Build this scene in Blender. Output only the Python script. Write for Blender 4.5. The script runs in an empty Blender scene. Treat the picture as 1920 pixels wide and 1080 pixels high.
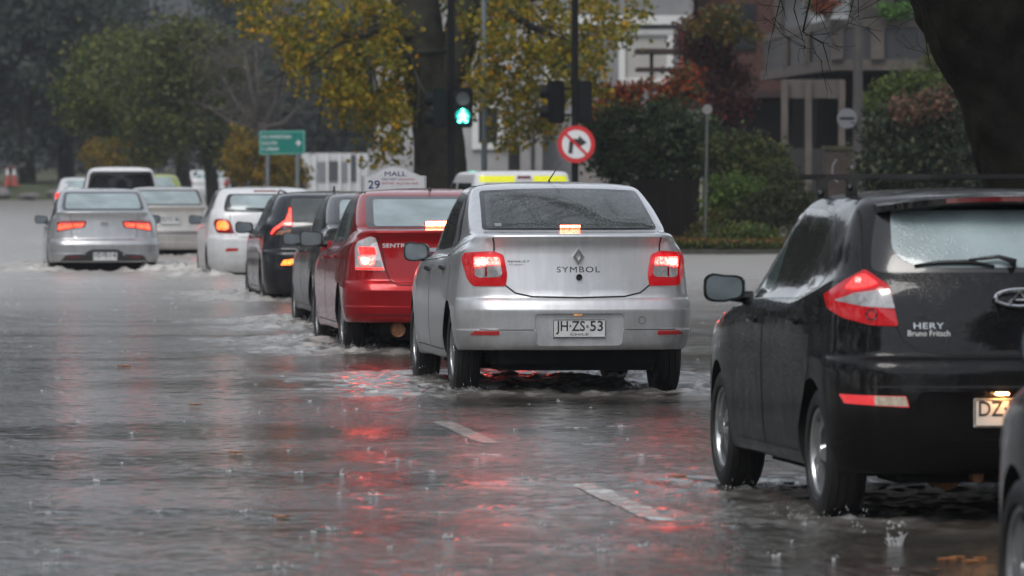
import bpy, bmesh, math, random
import numpy as np
from mathutils import Vector, Matrix
from mathutils.bvhtree import BVHTree
from mathutils.geometry import delaunay_2d_cdt
from mathutils.interpolate import poly_3d_calc

random.seed(7)
SC = bpy.context.scene
COL = SC.collection
PI = math.pi
rad = math.radians

# ---------------------------------------------------------------- camera frame: telephoto, eye 1.69 m above the flood water
EYE = 1.69
FPX = 10667.0
def at(px, py, D):
    """point at distance D (m) that the photo shows at pixel px, py"""
    s = FPX / D
    return Vector(((px - 960) / s, D, EYE - (py - 304) / s))

# ---------------------------------------------------------------- object helpers
def link(o, parent=None):
    COL.objects.link(o)
    if parent is not None:
        o.parent = parent
    return o

def tag(o, label=None, cat=None, group=None, kind=None):
    if label: o['label'] = label
    if cat: o['category'] = cat
    if group: o['group'] = group
    if kind: o['kind'] = kind
    return o

def empty(name, loc=(0, 0, 0), rz=0.0):
    o = bpy.data.objects.new(name, None)
    o.empty_display_size = .2
    COL.objects.link(o)
    o.location = loc
    o.rotation_euler = (0, 0, rz)
    return o

def copy_tree(o, parent=None):
    c = o.copy()
    COL.objects.link(c)
    c.parent = parent
    for ch in list(o.children):
        copy_tree(ch, c)
    return c

def mesh_obj(name, verts, faces, m, parent=None, smooth=False, mats=None, fmi=None, angle=None):
    me = bpy.data.meshes.new(name)
    me.from_pydata([tuple(v) for v in verts], [], faces)
    for mm in (mats or [m]):
        me.materials.append(mm)
    if fmi is not None:
        me.polygons.foreach_set('material_index', fmi)
    if smooth or angle:
        me.polygons.foreach_set('use_smooth', [True] * len(me.polygons))
    if angle:
        me.set_sharp_from_angle(angle=rad(angle))
    me.update()
    o = bpy.data.objects.new(name, me)
    return link(o, parent)

class MB:
    """collects simple shapes into one mesh"""
    def __init__(s):
        s.v = []; s.f = []; s.mi = []; s.cur = 0
    def add(s, vs, fs):
        b = len(s.v)
        s.v += [Vector(v) for v in vs]
        s.f += [tuple(i + b for i in f) for f in fs]
        s.mi += [s.cur] * len(fs)
        return s
    def box(s, c, d, rz=0, rx=0, ry=0, bev=0):
        hx, hy, hz = d[0] / 2, d[1] / 2, d[2] / 2
        R = Matrix.Rotation(rz, 3, 'Z') @ Matrix.Rotation(ry, 3, 'Y') @ Matrix.Rotation(rx, 3, 'X')
        c = Vector(c)
        if bev <= 0:
            vs = [c + R @ Vector((x * hx, y * hy, z * hz)) for z in (-1, 1) for y in (-1, 1) for x in (-1, 1)]
            fs = [(0, 2, 3, 1), (4, 5, 7, 6), (0, 1, 5, 4), (2, 6, 7, 3), (0, 4, 6, 2), (1, 3, 7, 5)]
            return s.add(vs, fs)
        bm = bmesh.new()
        bmesh.ops.create_cube(bm, size=1)
        for v in bm.verts: v.co = Vector((v.co.x * d[0], v.co.y * d[1], v.co.z * d[2]))
        bmesh.ops.bevel(bm, geom=list(bm.edges), offset=bev, segments=2, affect='EDGES')
        bm.verts.index_update()
        vs = [c + R @ v.co for v in bm.verts]
        fs = [tuple(v.index for v in f.verts) for f in bm.faces]
        bm.free()
        return s.add(vs, fs)
    def tube(s, pts, rs, n=8, cap=True):
        pts = [Vector(p) for p in pts]
        if not isinstance(rs, (list, tuple)): rs = [rs] * len(pts)
        vs = []; fs = []
        up = Vector((.13, .31, .94))
        for i, p in enumerate(pts):
            t = (pts[min(i + 1, len(pts) - 1)] - pts[max(i - 1, 0)])
            if t.length < 1e-9: t = Vector((0, 0, 1))
            t.normalize()
            a = t.cross(up)
            if a.length < .15: a = t.cross(Vector((1, 0, 0)))
            a.normalize(); b = t.cross(a)
            for k in range(n):
                q = 2 * PI * k / n
                vs.append(p + (a * math.cos(q) + b * math.sin(q)) * rs[i])
        for i in range(len(pts) - 1):
            for k in range(n):
                k2 = (k + 1) % n
                fs.append((i * n + k, i * n + k2, (i + 1) * n + k2, (i + 1) * n + k))
        if cap:
            fs.append(tuple(range(n - 1, -1, -1)))
            fs.append(tuple((len(pts) - 1) * n + k for k in range(n)))
        return s.add(vs, fs)
    def lathe(s, prof, n=32, axis='x', c=(0, 0, 0), closed=False):
        """profile of (axial, radius)"""
        vs = []; fs = []; c = Vector(c)
        for (a, r) in prof:
            for k in range(n):
                q = 2 * PI * k / n
                if axis == 'x': p = Vector((a, r * math.cos(q), r * math.sin(q)))
                elif axis == 'y': p = Vector((r * math.cos(q), a, r * math.sin(q)))
                else: p = Vector((r * math.cos(q), r * math.sin(q), a))
                vs.append(c + p)
        m = len(prof)
        for i in range(m if closed else m - 1):
            j = (i + 1) % m
            for k in range(n):
                k2 = (k + 1) % n
                fs.append((i * n + k, i * n + k2, j * n + k2, j * n + k))
        return s.add(vs, fs)
    def prism(s, poly, d0, d1, plane='xz'):
        """polygon extruded; plane xz extrudes along y, yz along x, xy along z"""
        def P(a, b, d):
            return {'xz': (a, d, b), 'yz': (d, a, b), 'xy': (a, b, d)}[plane]
        n = len(poly)
        vs = [P(a, b, d0) for a, b in poly] + [P(a, b, d1) for a, b in poly]
        fs = [tuple(range(n)), tuple(range(2 * n - 1, n - 1, -1))]
        fs += [(i, i + n, (i + 1) % n + n, (i + 1) % n) for i in range(n)]
        return s.add(vs, fs)
    def blob(s, c, r, n=1, jit=0.0, seed=0):
        bm = bmesh.new()
        bmesh.ops.create_icosphere(bm, subdivisions=n, radius=1)
        rr = random.Random(seed)
        bm.verts.index_update()
        c = Vector(c)
        if not isinstance(r, (tuple, list)): r = (r, r, r)
        vs = []
        for v in bm.verts:
            k = 1 + jit * (rr.random() - .5)
            vs.append(c + Vector((v.co.x * r[0] * k, v.co.y * r[1] * k, v.co.z * r[2] * k)))
        fs = [tuple(v.index for v in f.verts) for f in bm.faces]
        bm.free()
        return s.add(vs, fs)
    def build(s, name, m, parent=None, smooth=False, angle=None, fixn=True):
        mats = m if isinstance(m, list) else [m]
        o = mesh_obj(name, s.v, s.f, None, parent, smooth, mats, s.mi, angle)
        if fixn:
            bm = bmesh.new(); bm.from_mesh(o.data)
            bmesh.ops.recalc_face_normals(bm, faces=bm.faces)
            bm.to_mesh(o.data); bm.free()
            if angle: o.data.set_sharp_from_angle(angle=rad(angle))
        return o

# ---------------------------------------------------------------- materials
MATS = {}
def newmat(name):
    m = bpy.data.materials.new(name)
    m.use_nodes = True
    nt = m.node_tree
    b = nt.nodes['Principled BSDF']
    return m, nt, b

def N(nt, t, **kw):
    n = nt.nodes.new(t)
    for k, v in kw.items(): setattr(n, k, v)
    return n

def setin(node, **kw):
    for k, v in kw.items():
        k = k.replace('_', ' ')
        node.inputs[k].default_value = v

def mat(name, col, rough=.5, metal=0.0, spec=.5, coat=0.0, coat_rough=.03, var=.0, vscale=4.0, bump=0.0, bscale=60.0,
        emit=None, estr=0.0, trans=0.0, alpha=1.0, ior=1.45, dirt=None, coords='Object'):
    """principled material with optional colour mottling, fine bump and a dirt colour spread by noise"""
    if name in MATS: return MATS[name]
    m, nt, b = newmat(name)
    c = (col[0], col[1], col[2], 1)
    setin(b, Base_Color=c, Roughness=rough, Metallic=metal, IOR=ior, Alpha=alpha)
    b.inputs['Specular IOR Level'].default_value = spec
    b.inputs['Coat Weight'].default_value = coat
    b.inputs['Coat Roughness'].default_value = coat_rough
    b.inputs['Transmission Weight'].default_value = trans
    L = nt.links.new
    tc = N(nt, 'ShaderNodeTexCoord')
    last = None
    if var > 0:
        nz = N(nt, 'ShaderNodeTexNoise'); setin(nz, Scale=vscale, Detail=6.0, Roughness=.65)
        L(tc.outputs[coords], nz.inputs['Vector'])
        mp = N(nt, 'ShaderNodeMapRange'); setin(mp, From_Min=.3, From_Max=.7, To_Min=1 - var, To_Max=1 + var)
        L(nz.outputs['Fac'], mp.inputs['Value'])
        mx = N(nt, 'ShaderNodeMix', data_type='RGBA', blend_type='MULTIPLY'); mx.inputs['Factor'].default_value = 1
        mx.inputs['A'].default_value = c
        L(mp.outputs['Result'], mx.inputs['B'])
        L(mx.outputs['Result'], b.inputs['Base Color'])
        last = mx.outputs['Result']
    if dirt:
        nz2 = N(nt, 'ShaderNodeTexNoise'); setin(nz2, Scale=dirt[2], Detail=8.0, Roughness=.7)
        L(tc.outputs[coords], nz2.inputs['Vector'])
        mp2 = N(nt, 'ShaderNodeMapRange'); setin(mp2, From_Min=.45, From_Max=.75, To_Min=0, To_Max=dirt[1])
        L(nz2.outputs['Fac'], mp2.inputs['Value'])
        mx2 = N(nt, 'ShaderNodeMix', data_type='RGBA')
        L(mp2.outputs['Result'], mx2.inputs['Factor'])
        if last is not None: L(last, mx2.inputs['A'])
        else: mx2.inputs['A'].default_value = c
        mx2.inputs['B'].default_value = (*dirt[0], 1)
        L(mx2.outputs['Result'], b.inputs['Base Color'])
    if bump > 0:
        nb = N(nt, 'ShaderNodeTexNoise'); setin(nb, Scale=bscale, Detail=4.0, Roughness=.6)
        L(tc.outputs[coords], nb.inputs['Vector'])
        bp = N(nt, 'ShaderNodeBump'); setin(bp, Strength=bump, Distance=.01)
        L(nb.outputs['Fac'], bp.inputs['Height'])
        L(bp.outputs['Normal'], b.inputs['Normal'])
    if emit:
        b.inputs['Emission Color'].default_value = (*emit, 1)
        b.inputs['Emission Strength'].default_value = estr
    MATS[name] = m
    return m

def rain_bump(nt, b, scale=110.0, strength=.35, coat=True, sheet=6.0, sheetstr=.05):
    """water beads and a running film on wet metal and glass"""
    L = nt.links.new
    tc = N(nt, 'ShaderNodeTexCoord')
    vo = N(nt, 'ShaderNodeTexVoronoi'); setin(vo, Scale=scale, Randomness=1.0)
    L(tc.outputs['Object'], vo.inputs['Vector'])
    mp = N(nt, 'ShaderNodeMapRange', interpolation_type='SMOOTHSTEP'); setin(mp, From_Min=.10, From_Max=.42, To_Min=1, To_Max=0)
    L(vo.outputs['Distance'], mp.inputs['Value'])
    nz = N(nt, 'ShaderNodeTexNoise'); setin(nz, Scale=7.0, Detail=3.0)
    L(tc.outputs['Object'], nz.inputs['Vector'])
    m2 = N(nt, 'ShaderNodeMapRange'); setin(m2, From_Min=.42, From_Max=.62, To_Min=.15, To_Max=1)
    L(nz.outputs['Fac'], m2.inputs['Value'])
    mu = N(nt, 'ShaderNodeMath', operation='MULTIPLY')
    L(mp.outputs['Result'], mu.inputs[0]); L(m2.outputs['Result'], mu.inputs[1])
    bp = N(nt, 'ShaderNodeBump'); setin(bp, Strength=strength, Distance=.004)
    L(mu.outputs['Value'], bp.inputs['Height'])
    mpg = N(nt, 'ShaderNodeMapping'); mpg.inputs['Scale'].default_value = (1, 1, .35)
    L(tc.outputs['Object'], mpg.inputs['Vector'])
    n3 = N(nt, 'ShaderNodeTexNoise'); setin(n3, Scale=sheet, Detail=3.0)
    L(mpg.outputs['Vector'], n3.inputs['Vector'])
    b2 = N(nt, 'ShaderNodeBump'); setin(b2, Strength=sheetstr, Distance=.05)
    L(n3.outputs['Fac'], b2.inputs['Height']); L(bp.outputs['Normal'], b2.inputs['Normal'])
    if coat:
        L(b2.outputs['Normal'], b.inputs['Coat Normal'])
    else:
        L(b2.outputs['Normal'], b.inputs['Normal'])

def paint(name, col, metal=.0, rough=.4, coat=1.0, mud=.0, beads=.25, flake=.06, spec=.15, mudcol=(.060, .052, .043), cior=1.42):
    """wet car paint: clear coat with beads of rain, road film thrown up over the lower body"""
    if name in MATS: return MATS[name]
    m, nt, b = newmat(name)
    L = nt.links.new
    setin(b, Roughness=rough, Metallic=metal)
    b.inputs['Specular IOR Level'].default_value = spec
    b.inputs['Coat Weight'].default_value = coat
    b.inputs['Coat Roughness'].default_value = .05
    b.inputs['Coat IOR'].default_value = cior
    tc = N(nt, 'ShaderNodeTexCoord')
    nz = N(nt, 'ShaderNodeTexNoise'); setin(nz, Scale=900.0, Detail=1.0)
    L(tc.outputs['Object'], nz.inputs['Vector'])
    mp = N(nt, 'ShaderNodeMapRange'); setin(mp, From_Min=.3, From_Max=.7, To_Min=1 - flake, To_Max=1 + flake)
    L(nz.outputs['Fac'], mp.inputs['Value'])
    mx = N(nt, 'ShaderNodeMix', data_type='RGBA', blend_type='MULTIPLY'); mx.inputs['Factor'].default_value = 1
    mx.inputs['A'].default_value = (*col, 1)
    L(mp.outputs['Result'], mx.inputs['B'])
    out = mx.outputs['Result']
    # runs of dirty water down the panels
    sm = N(nt, 'ShaderNodeMapping'); sm.inputs['Scale'].default_value = (16, 16, 1.3); L(tc.outputs['Object'], sm.inputs['Vector'])
    sn = N(nt, 'ShaderNodeTexNoise'); setin(sn, Scale=1.0, Detail=5.0, Roughness=.6); L(sm.outputs['Vector'], sn.inputs['Vector'])
    sr = N(nt, 'ShaderNodeMapRange'); setin(sr, From_Min=.35, From_Max=.68, To_Min=1.03, To_Max=.90); L(sn.outputs['Fac'], sr.inputs['Value'])
    sx = N(nt, 'ShaderNodeMix', data_type='RGBA', blend_type='MULTIPLY'); sx.inputs['Factor'].default_value = 1
    L(out, sx.inputs['A']); L(sr.outputs[0], sx.inputs['B']); out = sx.outputs['Result']
    if mud > 0:
        sp = N(nt, 'ShaderNodeSeparateXYZ'); L(tc.outputs['Object'], sp.inputs['Vector'])
        mh = N(nt, 'ShaderNodeMapRange'); setin(mh, From_Min=1.05, From_Max=.3, To_Min=0, To_Max=1)
        L(sp.outputs['Z'], mh.inputs['Value'])
        n2 = N(nt, 'ShaderNodeTexNoise'); setin(n2, Scale=5.0, Detail=9.0, Roughness=.75)
        L(tc.outputs['Object'], n2.inputs['Vector'])
        mm = N(nt, 'ShaderNodeMath', operation='MULTIPLY'); L(mh.outputs['Result'], mm.inputs[0]); L(n2.outputs['Fac'], mm.inputs[1])
        m3 = N(nt, 'ShaderNodeMath', operation='MULTIPLY'); L(mm.outputs['Value'], m3.inputs[0]); m3.inputs[1].default_value = mud * 1.6
        x2 = N(nt, 'ShaderNodeMix', data_type='RGBA')
        L(m3.outputs['Value'], x2.inputs['Factor']); L(out, x2.inputs['A'])
        x2.inputs['B'].default_value = (*mudcol, 1)
        out = x2.outputs['Result']
        cw = N(nt, 'ShaderNodeMath', operation='MULTIPLY_ADD', use_clamp=True); L(m3.outputs['Value'], cw.inputs[0]); cw.inputs[1].default_value = -1.6; cw.inputs[2].default_value = coat
        L(cw.outputs['Value'], b.inputs['Coat Weight'])
        rr = N(nt, 'ShaderNodeMath', operation='MULTIPLY_ADD'); L(m3.outputs['Value'], rr.inputs[0]); rr.inputs[1].default_value = .3; rr.inputs[2].default_value = rough
        L(rr.outputs['Value'], b.inputs['Roughness'])
    L(out, b.inputs['Base Color'])
    rain_bump(nt, b, 120.0, beads)
    MATS[name] = m
    return m

def wetglass(name, col, rough=.06, beads=.5, scale=70.0, mottled=.25):
    """dark or pale window glass with drops on it"""
    if name in MATS: return MATS[name]
    m, nt, b = newmat(name)
    L = nt.links.new
    setin(b, Roughness=rough, IOR=1.5)
    b.inputs['Coat Weight'].default_value = .6
    tc = N(nt, 'ShaderNodeTexCoord')
    nz = N(nt, 'ShaderNodeTexNoise'); setin(nz, Scale=3.0, Detail=5.0)
    L(tc.outputs['Object'], nz.inputs['Vector'])
    mp = N(nt, 'ShaderNodeMapRange'); setin(mp, From_Min=.3, From_Max=.7, To_Min=1 - mottled, To_Max=1 + mottled)
    L(nz.outputs['Fac'], mp.inputs['Value'])
    mx = N(nt, 'ShaderNodeMix', data_type='RGBA', blend_type='MULTIPLY'); mx.inputs['Factor'].default_value = 1
    mx.inputs['A'].default_value = (*col, 1)
    L(mp.outputs['Result'], mx.inputs['B'])
    L(mx.outputs['Result'], b.inputs['Base Color'])
    rain_bump(nt, b, scale, beads, coat=False, sheet=5.0, sheetstr=.08)
    MATS[name] = m
    return m

def lamp(name, col, strength, scale=60.0, base=(.3, .02, .02)):
    """lit lamp lens: ribbed reflector behind it makes the light uneven"""
    if name in MATS: return MATS[name]
    m, nt, b = newmat(name)
    L = nt.links.new
    setin(b, Base_Color=(*base, 1), Roughness=.15)
    b.inputs['Coat Weight'].default_value = 1
    tc = N(nt, 'ShaderNodeTexCoord')
    wv = N(nt, 'ShaderNodeTexNoise'); setin(wv, Scale=scale, Detail=2.0)
    L(tc.outputs['Object'], wv.inputs['Vector'])
    mp = N(nt, 'ShaderNodeMapRange'); setin(mp, From_Min=.35, From_Max=.65, To_Min=strength * .35, To_Max=strength * 1.5)
    L(wv.outputs['Fac'], mp.inputs['Value'])
    b.inputs['Emission Color'].default_value = (*col, 1)
    L(mp.outputs['Result'], b.inputs['Emission Strength'])
    MATS[name] = m
    return m

# ---------------------------------------------------------------- text
def text_mesh(body, size=1.0, bold=0.0, spacing=1.0, extrude=0.0):
    """lettering as flat polygons: verts (x, y) and faces, x centred, baseline 0, cap height = size"""
    cu = bpy.data.curves.new('lettering', 'FONT')
    cu.body = body
    cu.size = 1.0
    cu.space_character = spacing
    cu.offset = bold
    cu.resolution_u = 3
    cu.align_x = 'CENTER'
    o = bpy.data.objects.new('lettering_tmp', cu)
    COL.objects.link(o)
    bpy.context.view_layer.update()
    me = bpy.data.meshes.new_from_object(o)
    vs = [v.co.copy() for v in me.vertices]
    fs = [tuple(p.vertices) for p in me.polygons]
    bpy.data.objects.remove(o); bpy.data.curves.remove(cu); bpy.data.meshes.remove(me)
    k = size / .69
    return [Vector((v.x * k, v.y * k)) for v in vs], fs

def fit_text(body, w, h, bold=0.0, spacing=1.0):
    """lettering scaled to a width and a cap height, centred on x, baseline at 0"""
    vs, fs = text_mesh(body, 1.0, bold, spacing)
    x0 = min(v.x for v in vs); x1 = max(v.x for v in vs)
    y0 = 0; y1 = max(v.y for v in vs)
    return [Vector(((v.x - (x0 + x1) / 2) * w / (x1 - x0), v.y * h / y1)) for v in vs], fs
HAZE = .00034
EXPO = 0.55
# ---------------------------------------------------------------- car bodies: stacked plan outlines, smooth-lofted
def sstep(a, b, x):
    t = np.clip((x - a) / (b - a), 0, 1)
    return t * t * (3 - 2 * t)

def pchip(Y, sub):
    """monotone cubic through the rows of Y, sub steps per row"""
    Y = np.asarray(Y, float); n = len(Y)
    d = np.diff(Y, axis=0)
    m = np.zeros_like(Y)
    for i in range(1, n - 1):
        a, b = d[i - 1], d[i]
        with np.errstate(divide='ignore', invalid='ignore'):
            h = np.where(a * b > 0, 2 * a * b / (a + b + 1e-12), 0)
        m[i] = np.nan_to_num(h)
    m[0] = d[0]; m[-1] = d[-1]
    out = []
    for i in range(n - 1):
        for k in range(sub):
            t = k / sub
            out.append((2*t**3-3*t**2+1)*Y[i] + (t**3-2*t**2+t)*m[i] + (-2*t**3+3*t**2)*Y[i+1] + (t**3-t**2)*m[i+1])
    out.append(Y[-1])
    return np.array(out)

class Body:
    """rows: (zr, yr, zs, w, zf, yf, rc, bow_r, fc, bow_f)
       heights at tail / side / nose, y of tail and nose, half width, plan corner radii and bows"""
    def __init__(s, rows, sub=4):
        R = pchip(rows, sub)
        nr, nc, ns = 14, 9, 44
        rings = []
        for (zr, yr, zs, w, zf, yf, rc, br, fc, bf, tr, tf) in R:
            T = max(yf - yr, .05); w = max(w, .02)
            rx = min(rc, w * .9); ry = min(rc * 1.25, T * .3)
            fx = min(fc, w * .9); fy = min(fc * 1.4, T * .3)
            P = []
            for k in range(nr): P.append(((w - rx) * k / nr, 0))
            for k in range(nc):
                a = PI / 2 * k / nc; P.append((w - rx + rx * math.sin(a), ry * (1 - math.cos(a))))
            for k in range(ns):
                P.append((w, ry + (T - ry - fy) * k / ns))
            for k in range(nc):
                a = PI / 2 * k / nc; P.append((w - fx + fx * math.cos(a), T - fy + fy * math.sin(a)))
            for k in range(nr + 1): P.append(((w - fx) * (1 - k / nr), T))
            P = np.array(P)
            tt = P[:, 1] / T
            q = (P[:, 0] / w) ** 2
            gr = 1 - sstep(0, .22, tt); gf = sstep(.78, 1, tt)
            y = yr + P[:, 1] + br * q * gr - bf * q * gf
            x = P[:, 0] * (1 - tr * (1 - sstep(0, .30, tt))) * (1 - tf * sstep(.72, 1, tt))
            z = zr + (zs - zr) * sstep(.0, .42, tt) + (zf - zs) * sstep(.55, 1, tt)
            rings.append(np.stack([x, y, z], 1))
        n = len(rings[0]); rn = 2 * n - 2
        V = []; F = []
        for ring in rings:
            V += [tuple(p) for p in ring]
            V += [(-p[0], p[1], p[2]) for p in ring[-2:0:-1]]
        for i in range(len(rings) - 1):
            for k in range(rn):
                k2 = (k + 1) % rn
                F.append((i * rn + k, i * rn + k2, (i + 1) * rn + k2, (i + 1) * rn + k))
        for base, flip in ((0, True), ((len(rings) - 1) * rn, False)):
            for j in range(n - 1):
                a, b = base + j, base + j + 1
                c = base + (rn - (j + 1)) % rn if j + 1 < n - 1 else base + n - 1
                d = base + (rn - j) % rn
                idx = []
                for q in (a, b, c, d):
                    if q not in idx: idx.append(q)
                F.append(tuple(idx[::-1]) if flip else tuple(idx))
        s.V = [Vector(v) for v in V]; s.F = F
        s.bvh = BVHTree.FromPolygons(s.V, F)
        vn = [Vector((0, 0, 0)) for _ in V]
        for f in F:
            if len(f) < 3: continue
            p = [s.V[i] for i in f]
            nn = (p[2] - p[0]).cross(p[-1] - p[1]) if len(f) == 4 else (p[1] - p[0]).cross(p[2] - p[0])
            for i in f: vn[i] += nn
        s.VN = [v.normalized() if v.length > 0 else Vector((0, 0, 1)) for v in vn]

    def hit(s, proj, a, b):
        if proj == 'B': o, d = Vector((a, -3, b)), Vector((0, 1, 0))
        elif proj == 'F': o, d = Vector((a, 9, b)), Vector((0, -1, 0))
        elif proj == 'L': o, d = Vector((-3, a, b)), Vector((1, 0, 0))
        elif proj == 'R': o, d = Vector((3, a, b)), Vector((-1, 0, 0))
        elif proj == 'T': o, d = Vector((a, b, 4)), Vector((0, 0, -1))
        else:
            q = rad(proj)
            d = Vector((math.sin(q), math.cos(q), 0))
            o = Vector((math.cos(q), -math.sin(q), 0)) * a + Vector((0, 0, b)) - d * 3
        loc, nor, fi, dist = s.bvh.ray_cast(o, d)
        if loc is None:
            best = None
            for k in range(1, 60):
                p = o + d * (k * .12)
                r = s.bvh.find_nearest(p)
                if best is None or r[3] < best[3]: best = r
            loc, nor, fi, dist = best
        f = s.F[fi]
        w = poly_3d_calc([s.V[i] for i in f], loc)
        n = Vector((0, 0, 0))
        for i, wi in zip(f, w): n += s.VN[i] * wi
        n.normalize()
        if nor.dot(d) > 0: nor = -nor
        if n.dot(d) > .25: n = -n
        return loc, n

    def shell(s, name, mats, parent, cutters):
        """closed painted shell with wheel arches (and other openings) cut out"""
        o = mesh_obj(name, s.V, s.F, None, None, True, mats)
        bm = bmesh.new(); bm.from_mesh(o.data)
        bmesh.ops.remove_doubles(bm, verts=bm.verts, dist=1e-5)
        bmesh.ops.recalc_face_normals(bm, faces=bm.faces)
        bm.to_mesh(o.data); bm.free()
        tmp = []
        for cm in cutters:
            c = bpy.data.objects.new('cutter_tmp', cm); COL.objects.link(c); tmp.append(c)
            md = o.modifiers.new('b', 'BOOLEAN'); md.operation = 'DIFFERENCE'; md.object = c; md.solver = 'EXACT'
            md.material_mode = 'TRANSFER'
        bpy.context.view_layer.update()
        dg = bpy.context.evaluated_depsgraph_get()
        me = bpy.data.meshes.new_from_object(o.evaluated_get(dg), preserve_all_data_layers=True, depsgraph=dg)
        o.modifiers.clear()
        old = o.data; o.data = me; bpy.data.meshes.remove(old)
        me.name = name
        for c in tmp:
            bpy.data.objects.remove(c)
        me.polygons.foreach_set('use_smooth', [True] * len(me.polygons))
        me.set_sharp_from_angle(angle=rad(38))
        o.parent = parent
        return o

def rnd(poly, r, n=4):
    """round the corners of a polygon"""
    out = []
    m = len(poly)
    rs = r if isinstance(r, (list, tuple)) else [r] * m
    for i in range(m):
        p = Vector(poly[i]); a = Vector(poly[i - 1]); b = Vector(poly[(i + 1) % m])
        u = a - p; v = b - p
        k = min(rs[i], u.length * .45, v.length * .45)
        if k < 1e-4: out.append(tuple(p)); continue
        p0 = p + u.normalized() * k; p1 = p + v.normalized() * k
        for j in range(n + 1):
            t = j / n
            q = p0 * (1 - t) ** 2 + p * 2 * t * (1 - t) + p1 * t * t
            out.append((q.x, q.y))
    return out

def densify(poly, step, closed=True):
    out = []
    m = len(poly)
    for i in range(m if closed else m - 1):
        a = Vector(poly[i]); b = Vector(poly[(i + 1) % m])
        k = max(1, int((b - a).length / step))
        for j in range(k): out.append(tuple(a + (b - a) * j / k))
    if not closed: out.append(tuple(poly[-1]))
    return out

def inside(poly, x, y):
    c = False; n = len(poly); j = n - 1
    for i in range(n):
        xi, yi = poly[i]; xj, yj = poly[j]
        if (yi > y) != (yj > y) and x < (xj - xi) * (y - yi) / (yj - yi) + xi: c = not c
        j = i
    return c

def seg_d(poly, x, y):
    p = Vector((x, y)); best = 9
    n = len(poly)
    for i in range(n):
        a = Vector(poly[i]); b = Vector(poly[(i + 1) % n]); ab = b - a
        t = max(0, min(1, (p - a).dot(ab) / max(ab.length_squared, 1e-12)))
        best = min(best, (a + ab * t - p).length)
    return best

def patch_geo(B, outline, proj, off, thick, res, bulge=0.0):
    ol = densify(outline, res)
    xs = [p[0] for p in ol]; ys = [p[1] for p in ol]
    pts = list(ol)
    i = 0
    y = min(ys) + res * .5
    while y < max(ys):
        x = min(xs) + res * (.5 if i % 2 else .25)
        while x < max(xs):
            if inside(ol, x, y) and seg_d(ol, x, y) > res * .45: pts.append((x, y))
            x += res
        y += res; i += 1
    n0 = len(ol)
    vv, ee, ff, ov, oe, of_ = delaunay_2d_cdt([Vector(p) for p in pts], [(k, (k + 1) % n0) for k in range(n0)], [], 1, 1e-7)
    mp = {}
    for k, lst in enumerate(ov):
        for q in lst: mp[q] = k
    V = []; Nn = []
    dmax = max((seg_d(ol, v.x, v.y) for v in vv), default=.01) if bulge else 1
    for v in vv:
        loc, n = B.hit(proj, v.x, v.y)
        o = off
        if bulge:
            t = min(1, seg_d(ol, v.x, v.y) / max(dmax, 1e-6)); o += bulge * (1 - (1 - t) ** 2)
        V.append(loc + n * o); Nn.append(n)
    F = [tuple(f) for f in ff]
    # outward winding
    F2 = []
    for f in F:
        a, b, c = V[f[0]], V[f[1]], V[f[2]]
        g = (b - a).cross(c - a)
        F2.append(f if g.dot(Nn[f[0]]) >= 0 else f[::-1])
    rim = [mp[k] for k in range(n0) if k in mp]
    base = len(V)
    SV = []; SN = []
    for k in rim:
        SV.append(V[k].copy()); SN.append(Nn[k])
    for k in rim:
        SV.append(V[k] - Nn[k] * thick); SN.append(Nn[k])
    m = len(rim)
    SF = [(base + i, base + (i + 1) % m, base + m + (i + 1) % m, base + m + i) for i in range(m)]
    return V + SV, Nn + SN, F2, SF

def patch(B, name, outline, proj, m, parent, off=.002, thick=.004, res=.035, bulge=0.0, mirror=False, flat=False):
    """a panel, pane or lens that follows the body surface, standing a little proud of it"""
    V, Nn, F, SF = patch_geo(B, outline, proj, off, thick, res, bulge)
    if mirror:
        V = [Vector((-v.x, v.y, v.z)) for v in V]; Nn = [Vector((-n.x, n.y, n.z)) for n in Nn]
        F = [f[::-1] for f in F]; SF = [f[::-1] for f in SF]
    o = mesh_obj(name, V, F + SF, m, parent, True)
    me = o.data
    if not bulge and not flat:
        ns = []
        nf = len(F)
        for p in me.polygons:
            if p.index < nf:
                for vi in p.vertices: ns.append(tuple(Nn[vi]))
            else:
                for vi in p.vertices: ns.append(tuple(p.normal))
        me.normals_split_custom_set(ns)
    else:
        me.set_sharp_from_angle(angle=rad(50))
    return o

def pair(B, name, outline, proj, m, parent, **kw):
    """the same lens on the left (as given) and mirrored on the right"""
    return (patch(B, name, outline, proj, m, parent, **kw), patch(B, name, outline, proj, m, parent, mirror=True, **kw))

def ribbon(B, name, lines, proj, m, parent, w=.008, off=.0015, mirror=False):
    """thin strips following the body: panel gaps, mouldings"""
    V = []; F = []
    for ln in lines:
        closed = ln[0] == ln[-1]
        pts = densify(ln, .03, False)
        n = len(pts); b0 = len(V)
        for i, p in enumerate(pts):
            p = Vector(p)
            a = Vector(pts[i - 1]) if i > 0 else (Vector(pts[-2]) if closed else p)
            c = Vector(pts[i + 1]) if i < n - 1 else (Vector(pts[1]) if closed else p)
            t = (c - a); t = t.normalized() if t.length else Vector((1, 0))
            nn = Vector((-t.y, t.x)) * w / 2
            for q in (p + nn, p - nn):
                loc, nor = B.hit(proj, q.x, q.y)
                V.append(loc + nor * off)
        F += [(b0 + 2 * i, b0 + 2 * i + 1, b0 + 2 * i + 3, b0 + 2 * i + 2) for i in range(n - 1)]
    if mirror:
        V = [Vector((-v.x, v.y, v.z)) for v in V]
    return mesh_obj(name, V, F, m, parent, False)

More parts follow.
